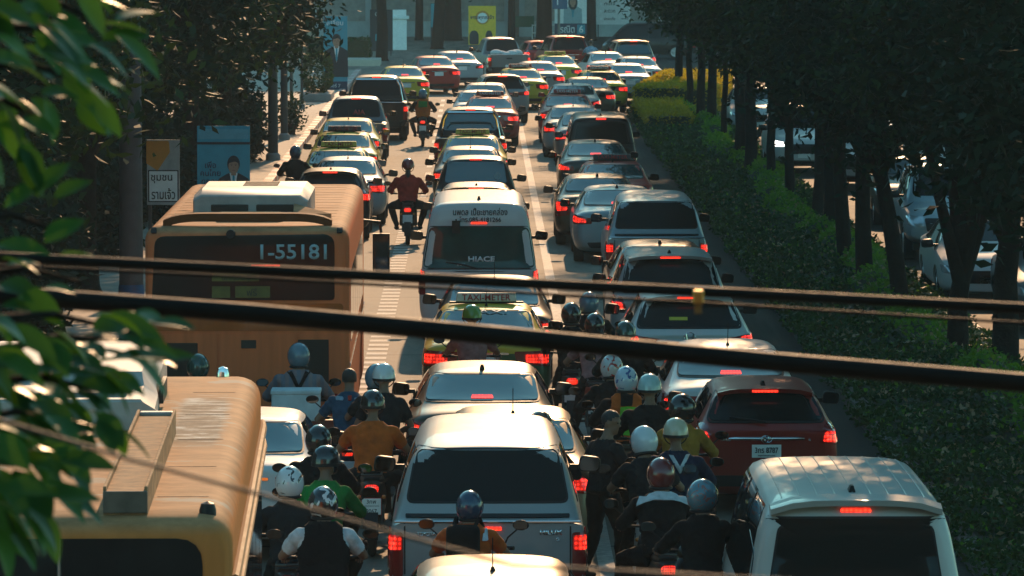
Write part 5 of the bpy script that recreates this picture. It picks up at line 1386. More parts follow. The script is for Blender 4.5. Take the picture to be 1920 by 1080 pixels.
rider(606, 940, "wide", "rider in black vest over white sleeves with black and white star helmet", "tee", F_WHITE, F_DARK, ("full", H_BW), "motorcycle nearest the camera beside the near bus, red lamps lit", B_RED, yaw=3, vest=F_BLACK)
p, M, bk, loc = rider(880, 946, "wide", "rider in orange and white jacket with black backpack and navy helmet behind the large pickup", "tee", F_ORANGE, F_DARK, ("full", H_NAVY), "red motorcycle right behind the large silver pickup", B_RED, yaw=-6, k=.93)
o = empty("backpack", loc, R(-6), .93); tag(o, "black backpack worn by the rider in orange behind the large pickup", "backpack")
b = MB(); Rq = lambda y, w, h, zc: [(x - .03, y, z + zc) for x, z in rpoly([(-w, -h), (w, -h), (w, h), (-w, h)], .07, step=9, n=4)]
b.loft([Rq(-.36, .15, .21, 1.19), Rq(-.42, .165, .23, 1.18), Rq(-.50, .15, .21, 1.17), Rq(-.54, .11, .16, 1.16)]); obj("bag_shell", b.mesh(angle=60), F_BLACK, o); obj("front_pocket", MB().loft([Rq(-.53, .10, .09, 1.09), Rq(-.57, .09, .08, 1.09)]).mesh(), F_DARK, o)
for s in (-1, 1): obj("shoulder_strap", MB().tube([(s * .10 - .03, -.40, 1.36), (s * .11, -.26, 1.46), (s * .13, -.12, 1.36), (s * .12, -.11, 1.20)], .022, 8, flat=.4).mesh(), F_BLACK, o)
on_back(p, M, [(.14, 1.24), (.19, 1.24), (.20, 1.36), (.16, 1.37)], 0, 0, F_WHITE, "sleeve_patch")
rider(885, 594, "ride", "rider in lime green helmet behind the big yellow over green taxi", "tee", F_PINK, F_DARK, ("half", H_GREENL), "dark motorcycle behind the big yellow over green taxi", B_BLACK)
rider(371, 686, "ride", "rider in dark green helmet behind the farther orange bus, mostly hidden", "shirt", F_DARK, F_BLACK, ("full", H_DKGRN), "dark motorcycle behind the farther orange bus", B_BLACK)
rider(860, 797, "lean", "rider in black and green helmet just ahead of the large pickup, left one", "shirt", F_BLACK, F_BLACK, ("full", H_DKP), None, None)
rider(1013, 795, "lean", "rider in brown helmet just ahead of the large pickup, right one", "shirt", F_DARK, F_BLACK, ("half", H_BROWN), None, None)
# left kerb and far lane gaps
rider(554, 284, "wide", "dark clad rider waiting on the left pavement edge", "shirt", F_BLACK, F_BLACK, ("full", H_NAVY), "black motorcycle waiting on the left pavement edge", B_BLACK, lit=False)
rider(765, 311, "wide", "rider in red top and red helmet with black ponytail", "shirt", F_RED, F_DARK, ("hoodpony", H_RED), "black motorcycle under the rider in red top", B_BLACK, k=1.03)
p, M, bk, loc = rider(793, 175, "wide", "distant rider in orange vest with green patch and grey helmet", "shirt", F_DARK, F_DARK, ("full", H_SILV), "motorcycle with bright round lamp beside the tall black pickup", B_BLACK, vest=F_ORANGE)
on_back(p, M, [(-.12, 1.16), (.12, 1.16), (.12, 1.33), (-.12, 1.33)], 0, 0, F_GREEN, "vest_patch", off=.035)
rider(1108, 79, "ride", "bareheaded rider in pale blue shirt far off between the cars", "tee", F_LIGHT, F_DARK, ("hair", None), "motorcycle far off between the cars near the bend", B_RED)
# right cluster, between the middle and right lanes
rider(1104, 566, "wide", "rider in grey blue helmet at the head of the right cluster", "shirt", F_BLACK, F_BLACK, ("full", H_SILV), "motorcycle at the head of the right cluster, next to the silver off-roader", B_BLACK)
rider(1071, 588, "ride", "rider in matt black helmet left of the grey blue helmet", "shirt", F_BLACK, F_BLACK, ("full", H_BLACK), "motorcycle along the lane line beside the yellow over green taxi", B_BLACK)
rider(1115, 604, "lean", "rider in pinkish shirt and shiny black helmet below the upper cable", "tee", F_PINK, F_DARK, ("full", H_BLACK), "red motorcycle under the rider in pinkish shirt", B_RED)
rider(1173, 624, "wide", "rider in dark teal helmet beside the white crossover", "shirt", F_BLACK, F_BLACK, ("half", H_DKGRN), "motorcycle beside the white crossover", B_BLACK)
rider(1147, 683, "lean", "rider in red and white helmet half hidden under the lower cable", "shirt", F_BLACK, F_DARK, ("full", H_RW), "motorcycle half hidden under the lower cable", B_BLACK)
p, M, bk, loc = rider(1174, 709, "wide", "rider in blue and white helmet and orange vest with lime stripe", "shirt", F_BLACK, F_BLACK, ("full", H_BLW), "motorcycle under the rider in the orange vest", B_BLACK, vest=F_ORANGE)
on_back(p, M, [(-.07, .95), (.16, .95), (.16, 1.26), (-.07, 1.26)], 0, 0, fabric("lime", (.12, .40, .03)), "vest_stripe", off=.035); on_back(p, M, [(-.06, 1.27), (.06, 1.27), (.06, 1.40), (-.06, 1.40)], 0, 0, F_BLACK, "vest_panel", off=.035)
rider(1218, 727, "wide", "broad rider in black shirt and pale teal helmet", "shirt", F_BLACK, F_BLACK, ("half", H_TEAL), "motorcycle under the rider in pale teal helmet", B_BLACK, k=1.03)
rider(1279, 763, "turn", "rider in mustard jacket and black helmet beside the deep red hatchback", "shirt", F_MUST, F_BLACK, ("full", H_BLACK), "motorcycle right beside the deep red hatchback", B_BLACK, yaw=-5)
rider(1208, 823, "look", "rider in dark shirt and white helmet looking down", "tee", F_DARK, F_BLACK, ("full", H_WHITE), "motorcycle under the rider in plain white helmet", B_WHITE)
p, M, bk, loc = rider(1267, 811, "wide", "rider in navy shirt with a big white letter and beige brimmed helmet", "shirt", F_NAVY, F_BLACK, ("half", H_BEIGE), "motorcycle under the rider in beige brimmed helmet", B_BLACK)
on_back(p, M, text_mesh("V", .17, .001, bold=.015, width=.20), 0.03, 1.27, F_WHITE, "printed_letter")
p, M, bk, loc = rider(1239, 885, "wide", "rider in black jacket with white shoulders and maroon helmet", "shirt", F_BLACK, F_BLACK, ("full", H_MAROON), "motorcycle with lit indicator under the rider with white shoulders", B_BLACK, yaw=4)
on_back(p, M, [(-.25, 1.265), (-.17, 1.325), (.17, 1.325), (.25, 1.265), (.20, 1.37), (.09, 1.425), (-.09, 1.425), (-.20, 1.37)], 0, 0, F_WHITE, "shoulder_panel", r_=.03)
rider(1317, 927, "turn", "rider in black jacket and colourful patterned helmet by the nearest minivan", "shirt", F_BLACK, F_BLACK, ("full", H_PAT), "motorcycle with red lamp beside the nearest minivan", B_BLACK, yaw=3)
P = at_z(1140, 792, 1.60); pr, M = person((P.x - .06, P.y - .1, 0), R(-55), "stand", "bareheaded young man in dark tee standing between pickup and motorcycles, facing right", "tee", F_DARK, F_BLACK, ("hair", None), group=None)
# ------------------------------------------------------------------ vehicles coming the other way, beyond the median
def oncoming(kind, px, py, zl, label, p, k=1.0, cat="car", yaw=180.0, lit=False):
    t = T[kind]; P = at_z(px, py, zl * k); rz = R(yaw)
    loc = Vector((P.x, P.y + t.L * k, 0))
    nm = {"sedan": "sedan", "saloon": "sedan", "suv": "off_roader", "hatch": "hatchback", "open_pickup": "pickup", "bar_pickup": "pickup", "highvan": "minibus"}[kind]
    mats = {"paint": p, "lamp": M_LAMPR, "brake": M_LAMPR}
    if lit: mats["head"] = M_HEADLIT
    return spawn(kind, nm, loc, rz, k, mats, label, cat, "vehicles coming the other way")
oncoming("suv", 1508, 268, .86, "white oncoming off-roader with lit headlamps behind the tree trunks", P_PEARL, .98, lit=True)
r, mk = oncoming("suv", 1620, 296, .86, "oncoming pale off-roader with oval emblem on its dark grille", P_SILVER, .96)
b = MB()
for rx, rz_, cz in ((.085, .055, 0), (.032, .050, .004), (.060, .022, .030)): b.tube([(rx * math.cos(a), 0, cz + rz_ * math.sin(a)) for a in np.linspace(0, 2 * math.pi, 25)], .007, 6, caps=False)
EMBLEM = b.mesh()
o = obj("emblem", EMBLEM, M_CHROME, r); o.rotation_euler = (0, 0, math.pi); o.location = (0, T["suv"].L + .02, .80)
oncoming("bar_pickup", 1788, 416, .80, "silver oncoming pickup with tall square bonnet behind the forked tree", P_BLUEW, 1.0, "pickup")
oncoming("sedan", 1856, 506, .64, "white oncoming sedan between the two nearest median trees", P_WHITE, 1.0)
oncoming("sedan", 2005, 548, .64, "grey oncoming sedan cut off by the right picture edge", P_GREY, 1.0)
oncoming("hatch", 1712, 366, .70, "dark oncoming hatchback ahead of the silver oncoming pickup", P_DARK, 1.0)
oncoming("highvan", 1800, 330, .70, "white oncoming minibus in the outer lane behind the foliage", P_WHITE, 1.0, "van")
oncoming("sedan", 1625, 250, .64, "silver oncoming sedan in the outer lane far off", P_SILVER, 1.0)
oncoming("sedan", 1420, 214, .64, "pale oncoming sedan far off behind the median trees", P_PEARL, 1.0)

# ------------------------------------------------------------------ trees
rng = np.random.default_rng(11)
M_BARK = mat("dark bark", (.018, .014, .011), spec=.1, rough=.9, vary=.4, scale=5, bump=1.0, bscale=22)
M_LEAF = leaf_mat("tree leaves", (.007, .026, .013), (.026, .060, .022), trans=.13, rough=.68)
M_LEAFD = leaf_mat("dark tree leaves", (.004, .016, .011), (.012, .036, .020), trans=.08, rough=.68)
M_GC = leaf_mat("ground cover leaves", (.010, .032, .010), (.036, .082, .018), trans=.12, rough=.5, nscale=1.1)
M_GCL = leaf_mat("light shrub leaves", (.035, .10, .014), (.12, .24, .030), trans=.35, rough=.5, nscale=1.4)
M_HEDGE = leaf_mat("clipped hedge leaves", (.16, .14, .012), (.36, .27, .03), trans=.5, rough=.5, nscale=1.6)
def leaf_quads(C, L, Wd, droop=.35, rngs=rng):
    """diamond leaves at points C, lengths L: random directions that droop a little"""
    n = len(C)
    d = rngs.normal(size=(n, 3)); d[:, 2] = d[:, 2] * .6 - droop; d /= np.linalg.norm(d, axis=1)[:, None]
    u = rngs.normal(size=(n, 3)); u -= d * (u * d).sum(1)[:, None]; u /= np.linalg.norm(u, axis=1)[:, None]
    nrm = np.cross(d, u)
    L = np.broadcast_to(L, (n,))[:, None]; Wd = np.broadcast_to(Wd, (n,))[:, None]
    V = np.stack([C, C + d * L * .45 + u * Wd * .5 + nrm * Wd * .15, C + d * L, C + d * L * .45 - u * Wd * .5 + nrm * Wd * .15], 1)
    return V.reshape(-1, 3), np.arange(4 * n).reshape(n, 4)
def crown_mesh(r, clumps, per, leaf, seed, spread=.42, flat=1.0):
    g = np.random.default_rng(seed)
    c = g.normal(size=(clumps, 3)); c /= np.linalg.norm(c, axis=1)[:, None]
    c *= (g.uniform(.25, 1, clumps) ** .5)[:, None] * np.array(r)
    c += g.normal(size=(clumps, 3)) * .15
    P = (c[:, None] + g.normal(size=(clumps, per, 3)) * spread * g.uniform(.6, 1.25, (clumps, 1, 1)) * np.array([1, 1, .75 * flat])).reshape(-1, 3)
    L = leaf * g.uniform(.7, 1.35, len(P))
    return np_mesh(*leaf_quads(P, L, L * .42, rngs=g), name="crown"), c
def trunk_mesh(h, r, tips, lean=(0, 0), seed=0, fork=None):
    g = random.Random(seed); b = MB()
    f = fork or h
    top = Vector((lean[0], lean[1], f))
    pts = [Vector((0, 0, -.05)), Vector((0, 0, .12)), Vector((lean[0] * .25 + g.uniform(-.04, .04), lean[1] * .25, f * .35)), Vector((lean[0] * .6 + g.uniform(-.05, .05), lean[1] * .6, f * .7)), top]
    b.tube(pts, [r * 1.45, r * 1.1, r * .98, r * .9, r * .82], 12)
    for t in tips:
        t = Vector(t); m1 = top.lerp(t, .35) + Vector((g.uniform(-.12, .12), g.uniform(-.12, .12), .10)); m2 = top.lerp(t, .7) + Vector((g.uniform(-.12, .12), g.uniform(-.12, .12), .08))
        b.tube([top - Vector((0, 0, .1)), m1, m2, t], [r * .72, r * .52, r * .34, r * .12], 8)
    me = b.mesh(angle=70)
    for v in me.vertices: v.co += v.normal * .02 * noise.noise(v.co * 4)
    return me
CROWNS = [crown_mesh((1.75, 2.9, 1.5), 84, 125, .18, 20 + i) for i in range(4)]
BIGC = [crown_mesh((2.9, 3.1, 2.5), 130, 130, .22, 40 + i, .52) for i in range(3)]
def tree(loc, label, h, r, ci, big=False, lean=(0, 0), fork=None, name="street_tree", rot=0.0, s=1.0, m=None, group=None, lift=0.0, high=None):
    me, cl = (BIGC if big else CROWNS)[ci % (3 if big else 4)]
    root = empty(name, loc); tag(root, label, "tree", group)
    cz = h + (2.0 if big else 1.15) * s + lift
    Rm = Matrix.Rotation(rot, 3, "Z")
    g = random.Random(int(loc[1] * 13 + loc[0] * 7)); idx = [g.randrange(len(cl)) for _ in range(9 if big else 6)]
    tips = [Rm @ Vector(cl[i]) * s * .85 + Vector((lean[0], lean[1], cz)) for i in idx]
    obj("trunk", trunk_mesh(h, r, tips, lean, int(loc[1] * 10), fork), M_BARK, root)
    o = obj("crown", me, m or M_LEAF, root); o.location = (lean[0], lean[1], cz); o.rotation_euler = (0, 0, rot); o.scale = (s, s, s)
    if high:                                   # the upper crown, spreading over the carriageway
        dx, dz, hs = high
        up = Vector((lean[0] + dx, lean[1], cz + dz))
        obj("limb", MB().tube([Vector((lean[0], lean[1], h - .2)), Vector((lean[0] + dx * .2, lean[1], cz)), up - Vector((dx * .3, 0, .8)), up], [r * .75, r * .6, r * .45, r * .2], 8).mesh(), M_BARK, root)
        me2, _ = BIGC[(ci + 1) % 3]
        o = obj("crown", me2, m or M_LEAF, root); o.location = up; o.scale = (hs, hs, hs * .72); o.rotation_euler = (0, 0, ci * 1.3)
    return root
G_MED = "trees lining the median"
spots = [(1885, 692, .19, "nearest dark median tree at the right picture edge with a branch reaching right", 1.9, (.05, 0)), (1795, 668, .16, "median tree forked low into a V in front of the oncoming sedan", 1.15, (.05, 0)), (1690, 590, .14, "median tree leaning left over the shrubs", 2.4, (-.35, .2)),
         (1622, 545, .15, "thick straight median tree right of the leaning pair", 2.6, (-.05, 0)), (1585, 500, .14, "median tree close behind the thick straight one", 2.6, (-.12, 0)), (1556, 447, .14, "dark upright median tree left of a close pair", 2.7, (0, 0)),
         (1532, 414, .12, "slim median tree in front of the oncoming emblem off-roader", 2.7, (.05, 0)), (1480, 387, .11, "slim median tree forked in front of the white oncoming off-roader", 1.75, (.0, 0)), (1447, 349, .11, "slender median tree just left of the white oncoming off-roader", 2.7, (-.05, 0)),
         (1407, 330, .16, "stout median tree left of the slender one", 2.7, (0, 0)), (1388, 305, .17, "broad trunked median tree beside the stout one", 2.8, (0, 0)), (1358, 275, .09, "thinnest median tree between broad trunks", 2.8, (0, 0)),
         (1334, 243, .15, "median tree left of the thinnest trunk", 2.7, (0, 0)), (1314, 228, .14, "far median tree beside the sunlit bush", 2.6, (0, 0)), (1293, 212, .12, "far median tree with its foot in the sunlit bush", 2.6, (0, 0)), (1272, 190, .15, "farthest median tree beside the sunlit hedge", 2.6, (.1, 0))]
for i, (px, py, r, lab, fork, lean) in enumerate(spots):
    P = at_z(px, py, .17)
    h = 2.75 + .25 * math.sin(i * 2.3)
    tree((P.x, P.y, .15), lab, max(h, fork), r, i, lean=lean, fork=fork, rot=(i % 2) * 3.1 + .12 * math.sin(i * 5), s=1.0 + .1 * math.sin(i * 3.1), m=M_LEAF if i % 2 else M_LEAFD, group=G_MED, lift=.8, high=(-1.0 - .3 * math.sin(i * 1.9), 3.6, .88))
for i, (x, y, lab) in enumerate(((7.3, 55.5, "median tree just outside the right picture edge"), (7.2, 49, "second median tree outside the right picture edge"), (7.4, 63.0, "median tree behind the nearest one, its crown at the right picture edge"))):
    tree((x, y, .15), lab, 2.7, .16, i + 1, rot=i * 3.1, m=M_LEAFD, group=G_MED, lift=.6, high=(-1.9, 3.3, .85))
for i, (x, y, lab) in enumerate(((16.2, 66, "tree beyond the oncoming lanes nearest the camera"), (16.6, 78, "tree beyond the oncoming lanes behind the oncoming pickup"), (16.4, 92, "tree beyond the oncoming lanes at mid distance"), (16.8, 108, "tree beyond the oncoming lanes behind the emblem off-roader"), (16.4, 126, "tree beyond the oncoming lanes past the emblem off-roader"), (16.6, 146, "tree beyond the oncoming lanes near the far end"), (16, 168, "last tree beyond the oncoming lanes"))):
    tree((x, y, .15), lab, 2.4, .20, i, True, rot=i * 1.1, m=M_LEAFD, group="trees beyond the oncoming lanes", lift=-.2)
for i, (x, y, s, lab) in enumerate(((-7.3, 66, 1.0, "left pavement tree nearest the camera"), (-8.2, 77, 1.05, "left pavement tree behind the pale concrete pole"), (-6.9, 89, .95, "left pavement tree overhanging the community sign"), (-7.2, 104, 1.0, "left pavement tree between the community sign and the portrait poster"),
                                    (-6.7, 118, .95, "left pavement tree above the farther bus roof"), (-6.6, 131, .9, "left pavement tree with its branches over the left lane taxis"), (-7.3, 145, .78, "left pavement tree with dark straight trunk beside the planter"), (-8.0, 166, .9, "left pavement tree behind the suited man poster"))):
    tree((x, y, .15), lab, 2.5 if i < 4 else 3.1, .20, i, True, rot=i * 1.9, s=s, m=M_LEAFD if i % 3 else M_LEAF, group="trees on the left pavement", lift=(.95, 1.0, 1.15, 1.0, .35, .1, .05, .2)[i])
for i, (x, y, lab) in enumerate(((-11.2, 72, "back row tree against the shophouses, nearest"), (-11.4, 90, "back row tree behind the community sign"), (-11.0, 112, "back row tree behind the portrait poster"), (-11.3, 136, "back row tree by the far shophouse"), (-10.4, 158, "last back row tree on the left pavement"))):
    tree((x, y, .15), lab, 2.0, .2, i + 1, True, rot=i * 2.7, s=1.05, m=M_LEAFD, group="back row trees on the left pavement", lift=-.6)
# far trees whose trunks stand in the background
P = at_z(716, 114); tree((P.x, P.y, 0), "far dark tree between the two dark poster boards", 4.2, .27, 0, True, rot=.6, s=1.0, m=M_LEAFD, group="trees at the far end")
P = at_z(820, 92); tree((P.x, P.y, 0), "far tree in front of the teal poster", 4.0, .30, 1, True, rot=2.6, s=1.1, lean=(.3, 0), m=M_LEAFD, group="trees at the far end")
P = at_z(959, 80); tree((P.x, P.y, 0), "far slim trunk right of the yellow poster", 5.0, .20, 2, True, rot=1.6, m=M_LEAFD, group="trees at the far end")
P = at_z(1109, 76); tree((P.x, P.y, 0), "far trunk between the woman poster and the grey board", 5.0, .27, 0, True, rot=3.6, m=M_LEAFD, group="trees at the far end")

# ------------------------------------------------------------------ median planting
n = 100000
Y = 40 * (172.0 / 40) ** rng.random(n); X = rng.uniform(4.94, 7.95, n)
def cover_h(x, y):
    base = .24 + .05 * np.sin(y * 3.9 + np.sin(x * 2.0) * .8) + .05 * np.sin(y * 1.3 + x)
    shrub = .40 * np.exp(-((x - 6.95 - .25 * np.sin(y * .21)) / .42) ** 2) * (.62 + .38 * np.sin(y * 1.15 + 2 * np.sin(y * .37)))
    return base + shrub, shrub
hh, sh = cover_h(X, Y)
Z = hh + rng.normal(size=n) * .035 - rng.random(n) ** 3 * .1
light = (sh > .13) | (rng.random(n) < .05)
C = np.stack([X, Y, Z], 1); L = rng.uniform(.05, .095, n) * (1 + (Y - 40) / 160)
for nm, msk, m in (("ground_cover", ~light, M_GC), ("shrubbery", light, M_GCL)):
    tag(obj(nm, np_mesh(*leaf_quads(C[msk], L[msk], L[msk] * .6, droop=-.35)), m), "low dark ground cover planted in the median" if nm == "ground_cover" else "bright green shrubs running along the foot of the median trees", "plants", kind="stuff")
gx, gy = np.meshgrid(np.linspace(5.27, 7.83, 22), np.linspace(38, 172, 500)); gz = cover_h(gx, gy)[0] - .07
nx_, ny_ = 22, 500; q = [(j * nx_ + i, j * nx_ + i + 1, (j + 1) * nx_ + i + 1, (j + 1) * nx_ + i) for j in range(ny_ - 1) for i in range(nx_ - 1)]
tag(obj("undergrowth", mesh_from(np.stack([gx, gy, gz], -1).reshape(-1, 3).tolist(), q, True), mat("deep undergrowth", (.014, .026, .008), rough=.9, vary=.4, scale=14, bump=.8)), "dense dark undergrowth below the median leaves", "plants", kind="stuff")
n = 2600
C = np.stack([rng.uniform(5.4, 7.8, n), 46 * 2.6 ** rng.random(n), np.full(n, .42)], 1); C[:, 2] = cover_h(C[:, 0], C[:, 1])[0] + .02
tag(obj("fallen_leaves", np_mesh(*leaf_quads(C, .10, .06, droop=0)), mat("dry leaves", (.30, .20, .10), rough=.6, vary=.3)), "dry fallen leaves lying on the median planting", "leaves", kind="stuff")
def hedge(name, poly, z0, z1, dens, label, m):
    """clipped hedge over a quadrilateral: a dense core with leaves over top and sides"""
    p = [np.array(q, float) for q in poly]; Ps = []
    area = abs(np.cross(p[1] - p[0], p[3] - p[0]))
    nt = int(area * dens); u, v = rng.random(nt), rng.random(nt)
    T_ = (p[0] * ((1 - u) * (1 - v))[:, None] + p[1] * (u * (1 - v))[:, None] + p[2] * (u * v)[:, None] + p[3] * ((1 - u) * v)[:, None])
    Ps.append(np.c_[T_, z1 + rng.normal(size=nt) * .03 + .03 * np.sin(T_[:, 0] * 5) * np.sin(T_[:, 1] * 4)])
    for i in range(4):
        a, c = p[i], p[(i + 1) % 4]; ns = int(np.linalg.norm(c - a) * (z1 - z0) * dens); t = rng.random(ns)
        S = a + (c - a) * t[:, None]; Ps.append(np.c_[S + rng.normal(size=(ns, 2)) * .04, z0 + (z1 - z0) * rng.random(ns)])
    C = np.concatenate(Ps); L = rng.uniform(.08, .13, len(C))
    r = empty(name, (0, 0, 0)); tag(r, label, "hedge", "clipped hedges on the median")
    cen = sum(p) / 4; pc = [cen + (q - cen) * .97 for q in p]
    core = MB().add([(q[0], q[1], z) for z in (z0, z1 - .05) for q in pc], [(3, 2, 1, 0), (4, 5, 6, 7)] + [(i, (i + 1) % 4, (i + 1) % 4 + 4, i + 4) for i in range(4)])
    obj("branches", core.mesh(smooth=False), mat("hedge core", (.03, .034, .010), rough=.95, vary=.4, scale=12, bump=.8), r)
    obj("foliage", np_mesh(*leaf_quads(C, L, L * .6, droop=-.3)), m, r)
structure("median", slab(5.2, 8.4, 147, 171.5, -.01, .17), M_SOIL)
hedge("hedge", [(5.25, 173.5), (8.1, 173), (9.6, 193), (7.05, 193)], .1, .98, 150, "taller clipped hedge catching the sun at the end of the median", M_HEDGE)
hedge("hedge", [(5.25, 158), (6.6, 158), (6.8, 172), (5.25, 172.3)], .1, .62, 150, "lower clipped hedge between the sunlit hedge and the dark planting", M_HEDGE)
for px, py, s, lab in ((1247, 192, .8, "round sunlit bush beside the farthest median trees"), (1262, 205, .6, "smaller bush at the foot of a far median tree")):
    P = at_z(px, py, .2); C = rng.normal(size=(1500, 3)); C /= np.linalg.norm(C, axis=1)[:, None]; C *= (rng.uniform(.7, 1, 1500) * s)[:, None] * np.array([1, 1, .8]); C += [P.x, P.y, .2 + s * .5]
    C = C[C[:, 2] > .15]
    tag(obj("bush", np_mesh(*leaf_quads(C, .13, .08, droop=-.2)), M_HEDGE), lab, "bush")
# ------------------------------------------------------------------ the left side: shophouses, poles, posters
M_WALLB = mat("stained shophouse wall", (.20, .185, .165), rough=.85, vary=.35, scale=1.2, bump=.2)
M_SHUT = stripes("rolling shutter", (.16, .17, .17), (.11, .115, .12), .10, "Z", .5, .3)
M_POLE = mat("pale concrete pole", (.075, .076, .075), rough=.8, vary=.25, scale=3, bump=.3)
M_POLED = mat("dark painted pole", (.045, .048, .05), rough=.5, vary=.2)
M_CYAN = mat("cyan poster print", (.035, .30, .40), rough=.5, vary=.12, scale=3)
M_PDARK = mat("dark poster print", (.012, .020, .030), rough=.45, vary=.2)
M_PSKIN = mat("printed skin", (.40, .22, .15), rough=.55, vary=.1)
M_PWHITE = mat("printed white", (.80, .82, .82), rough=.55, vary=.08)
M_PYEL = mat("printed yellow", (.85, .50, .03), rough=.5, vary=.12)
M_PNAVY = mat("printed navy", (.015, .035, .08), rough=.5, vary=.1)
M_PGREY = mat("printed grey", (.66, .66, .66), rough=.6, vary=.08)
M_PORANGE = mat("printed orange", (.60, .24, .03), rough=.5, vary=.1)
for i, (y0, y1, hgt, lab) in enumerate(((44, 84, 9.0, "dim grey shophouse behind the nearest left trees"), (84.2, 128, 10.5, "taller shophouse behind the left pavement posters"), (128.2, 176, 8.5, "farther shophouse behind the left lane taxis"))):
    r = empty("shophouse", (-14, y0, 0)); tag(r, lab, "building", "shophouses along the left pavement")
    w = y1 - y0
    obj("wall", MB().box((-4, w / 2, hgt / 2), (8, w, hgt)).mesh(smooth=False), M_WALLB, r)
    obj("roof_slab", MB().box((-3.9, w / 2, hgt + .1), (8.4, w + .02, .2)).mesh(smooth=False), M_CONC, r)
    nb = int(w / 5.4)
    for k in range(nb):
        yc = (k + .5) * w / nb
        obj("shutter", MB().box((.03, yc, 1.45), (.06, w / nb - .9, 2.9)).mesh(smooth=False), M_SHUT, r)
        obj("awning", MB().box((.55, yc, 3.2), (1.1, w / nb - .5, .06), rot=Matrix.Rotation(R(12), 3, "Y")).mesh(smooth=False), mat("faded awning", (.10, .14, .12), rough=.8, vary=.3), r)
        for z in (4.6, 7.2):
            if z + 1.4 < hgt: obj("window_pane", MB().box((.015, yc, z + .6), (.03, 2.2, 1.2)).mesh(smooth=False), M_GLASS, obj("window", MB().box((.0, yc, z + .6), (.05, 2.4, 1.4)).mesh(smooth=False), M_CONC, r))
r = empty("added_office_block", (2, -42, 0)); tag(r, "unseen broad office block added behind the camera to darken reflections", "building")  # added out of view so rear windows mirror less bright sky
obj("wall", MB().box((0, -6, 14), (84, 12, 28)).mesh(smooth=False), mat("dim office wall", (.09, .10, .10), rough=.8, vary=.3, scale=.6), r)
for z in range(3, 27, 4): obj("window_band", MB().box((0, .02, z), (80, .08, 1.9)).mesh(smooth=False), M_GLASS, r)
r = empty("far_building", (0, 292, 0)); tag(r, "long pale grey building across the far end of the road", "building")
obj("wall", MB().box((-4, 5, 15), (90, 10, 30)).mesh(smooth=False), mat("pale grey wall", (.40, .46, .47), rough=.8, vary=.2, scale=.8), r)  # wall raised far above view to cut sky glare on car roofs
for x in range(-46, 36, 4): obj("pilaster", MB().box((x, -.12, 6), (.5, .24, 12)).mesh(smooth=False), mat("brown pilaster", (.13, .105, .085), rough=.8, vary=.3), r)
for x in range(-44, 36, 4): obj("window_pane", MB().box((x, -.01, 2.2), (2.6, .05, 2.4)).mesh(smooth=False), mat("dim far glass", (.05, .065, .07), rough=.15, vary=.3), obj("window", MB().box((x, .0, 2.2), (2.8, .08, 2.6)).mesh(smooth=False), M_CONC, r))
r = empty("added_tower_block", (-34, 345, 0)); tag(r, "unseen tall grey tower block added far beyond the road against roof glare", "building")  # added, hidden from view, so car roofs mirror less of the bright horizon
obj("wall", MB().box((0, 15, 31), (84, 30, 62)).mesh(smooth=False), mat("tower wall", (.16, .17, .175), rough=.8, vary=.2, scale=.3), r)
for z in range(4, 60, 4): obj("window_band", MB().box((0, -.02, z), (80, .08, 1.8)).mesh(smooth=False), M_GLASS, r)
r = empty("corner_house", (-13.5, 268, 0)); tag(r, "tan corner house with greenish glass behind the far hedge", "building")
obj("wall", MB().box((0, 4, 4), (9, 8, 8)).mesh(smooth=False), mat("tan wall", (.55, .42, .32), rough=.8, vary=.2), r)
for x in (-2.6, -.3): obj("window_pane", MB().box((x + 2.3, -.03, 2.0), (1.4, .08, 3)).mesh(smooth=False), mat("greenish glass", (.05, .10, .05), rough=.2, vary=.4, scale=2), obj("window", MB().box((x + 2.3, -.01, 2.0), (1.7, .08, 3.3)).mesh(smooth=False), M_CONC, r))
# helpers for printed boards: flat layers a few mm proud of each other, facing the camera side
def board(name, px, py0, py1, w, Yd, label, m, cat="poster", legs=True, group=None, depth=.05, yaw=0):
    top, bot = at_y(px, py0, Yd), at_y(px, py1, Yd)
    h = top.z - bot.z
    r = empty(name, (top.x, Yd, bot.z), R(yaw)); tag(r, label, cat, group)
    obj("panel", MB().box((0, 0, h / 2), (w, depth, h)).mesh(smooth=False), m, r)
    if legs and bot.z > 0:
        for s in (-1, 1): obj("leg", MB().box((s * w * .42, depth * .5 + .03, (h - bot.z) / 2 - .0), (.06, .05, h + bot.z - .02)).mesh(smooth=False), M_POLED, r)
    return r, h, depth / 2
def flat(r, nm, pts, d, lv, m, r_=.02, step=.2):
    """printed shape on a board"""
    o = rpoly(pts, r_, step=step); y = -d - .004 * lv
    return obj(nm, MB().add([(u, y, v) for u, v in o] + [(u, -d + .001, v) for u, v in o], [tuple(range(len(o)))] + [(i, (i + 1) % len(o), (i + 1) % len(o) + len(o), i + len(o)) for i in range(len(o))]).mesh(smooth=False), m, r)
def ellipse(cx, cz, a, b, n=22): return [(cx + a * math.cos(2 * math.pi * i / n), cz + b * math.sin(2 * math.pi * i / n)) for i in range(n)]
def letters(r, nm, body, x, z, hgt, d, lv, m, width=None, bold=.01):
    o = obj(nm, text_mesh(body, hgt, .002, bold=bold, width=width), m, r); o.location = (x, -d - .004 * lv, z); return o
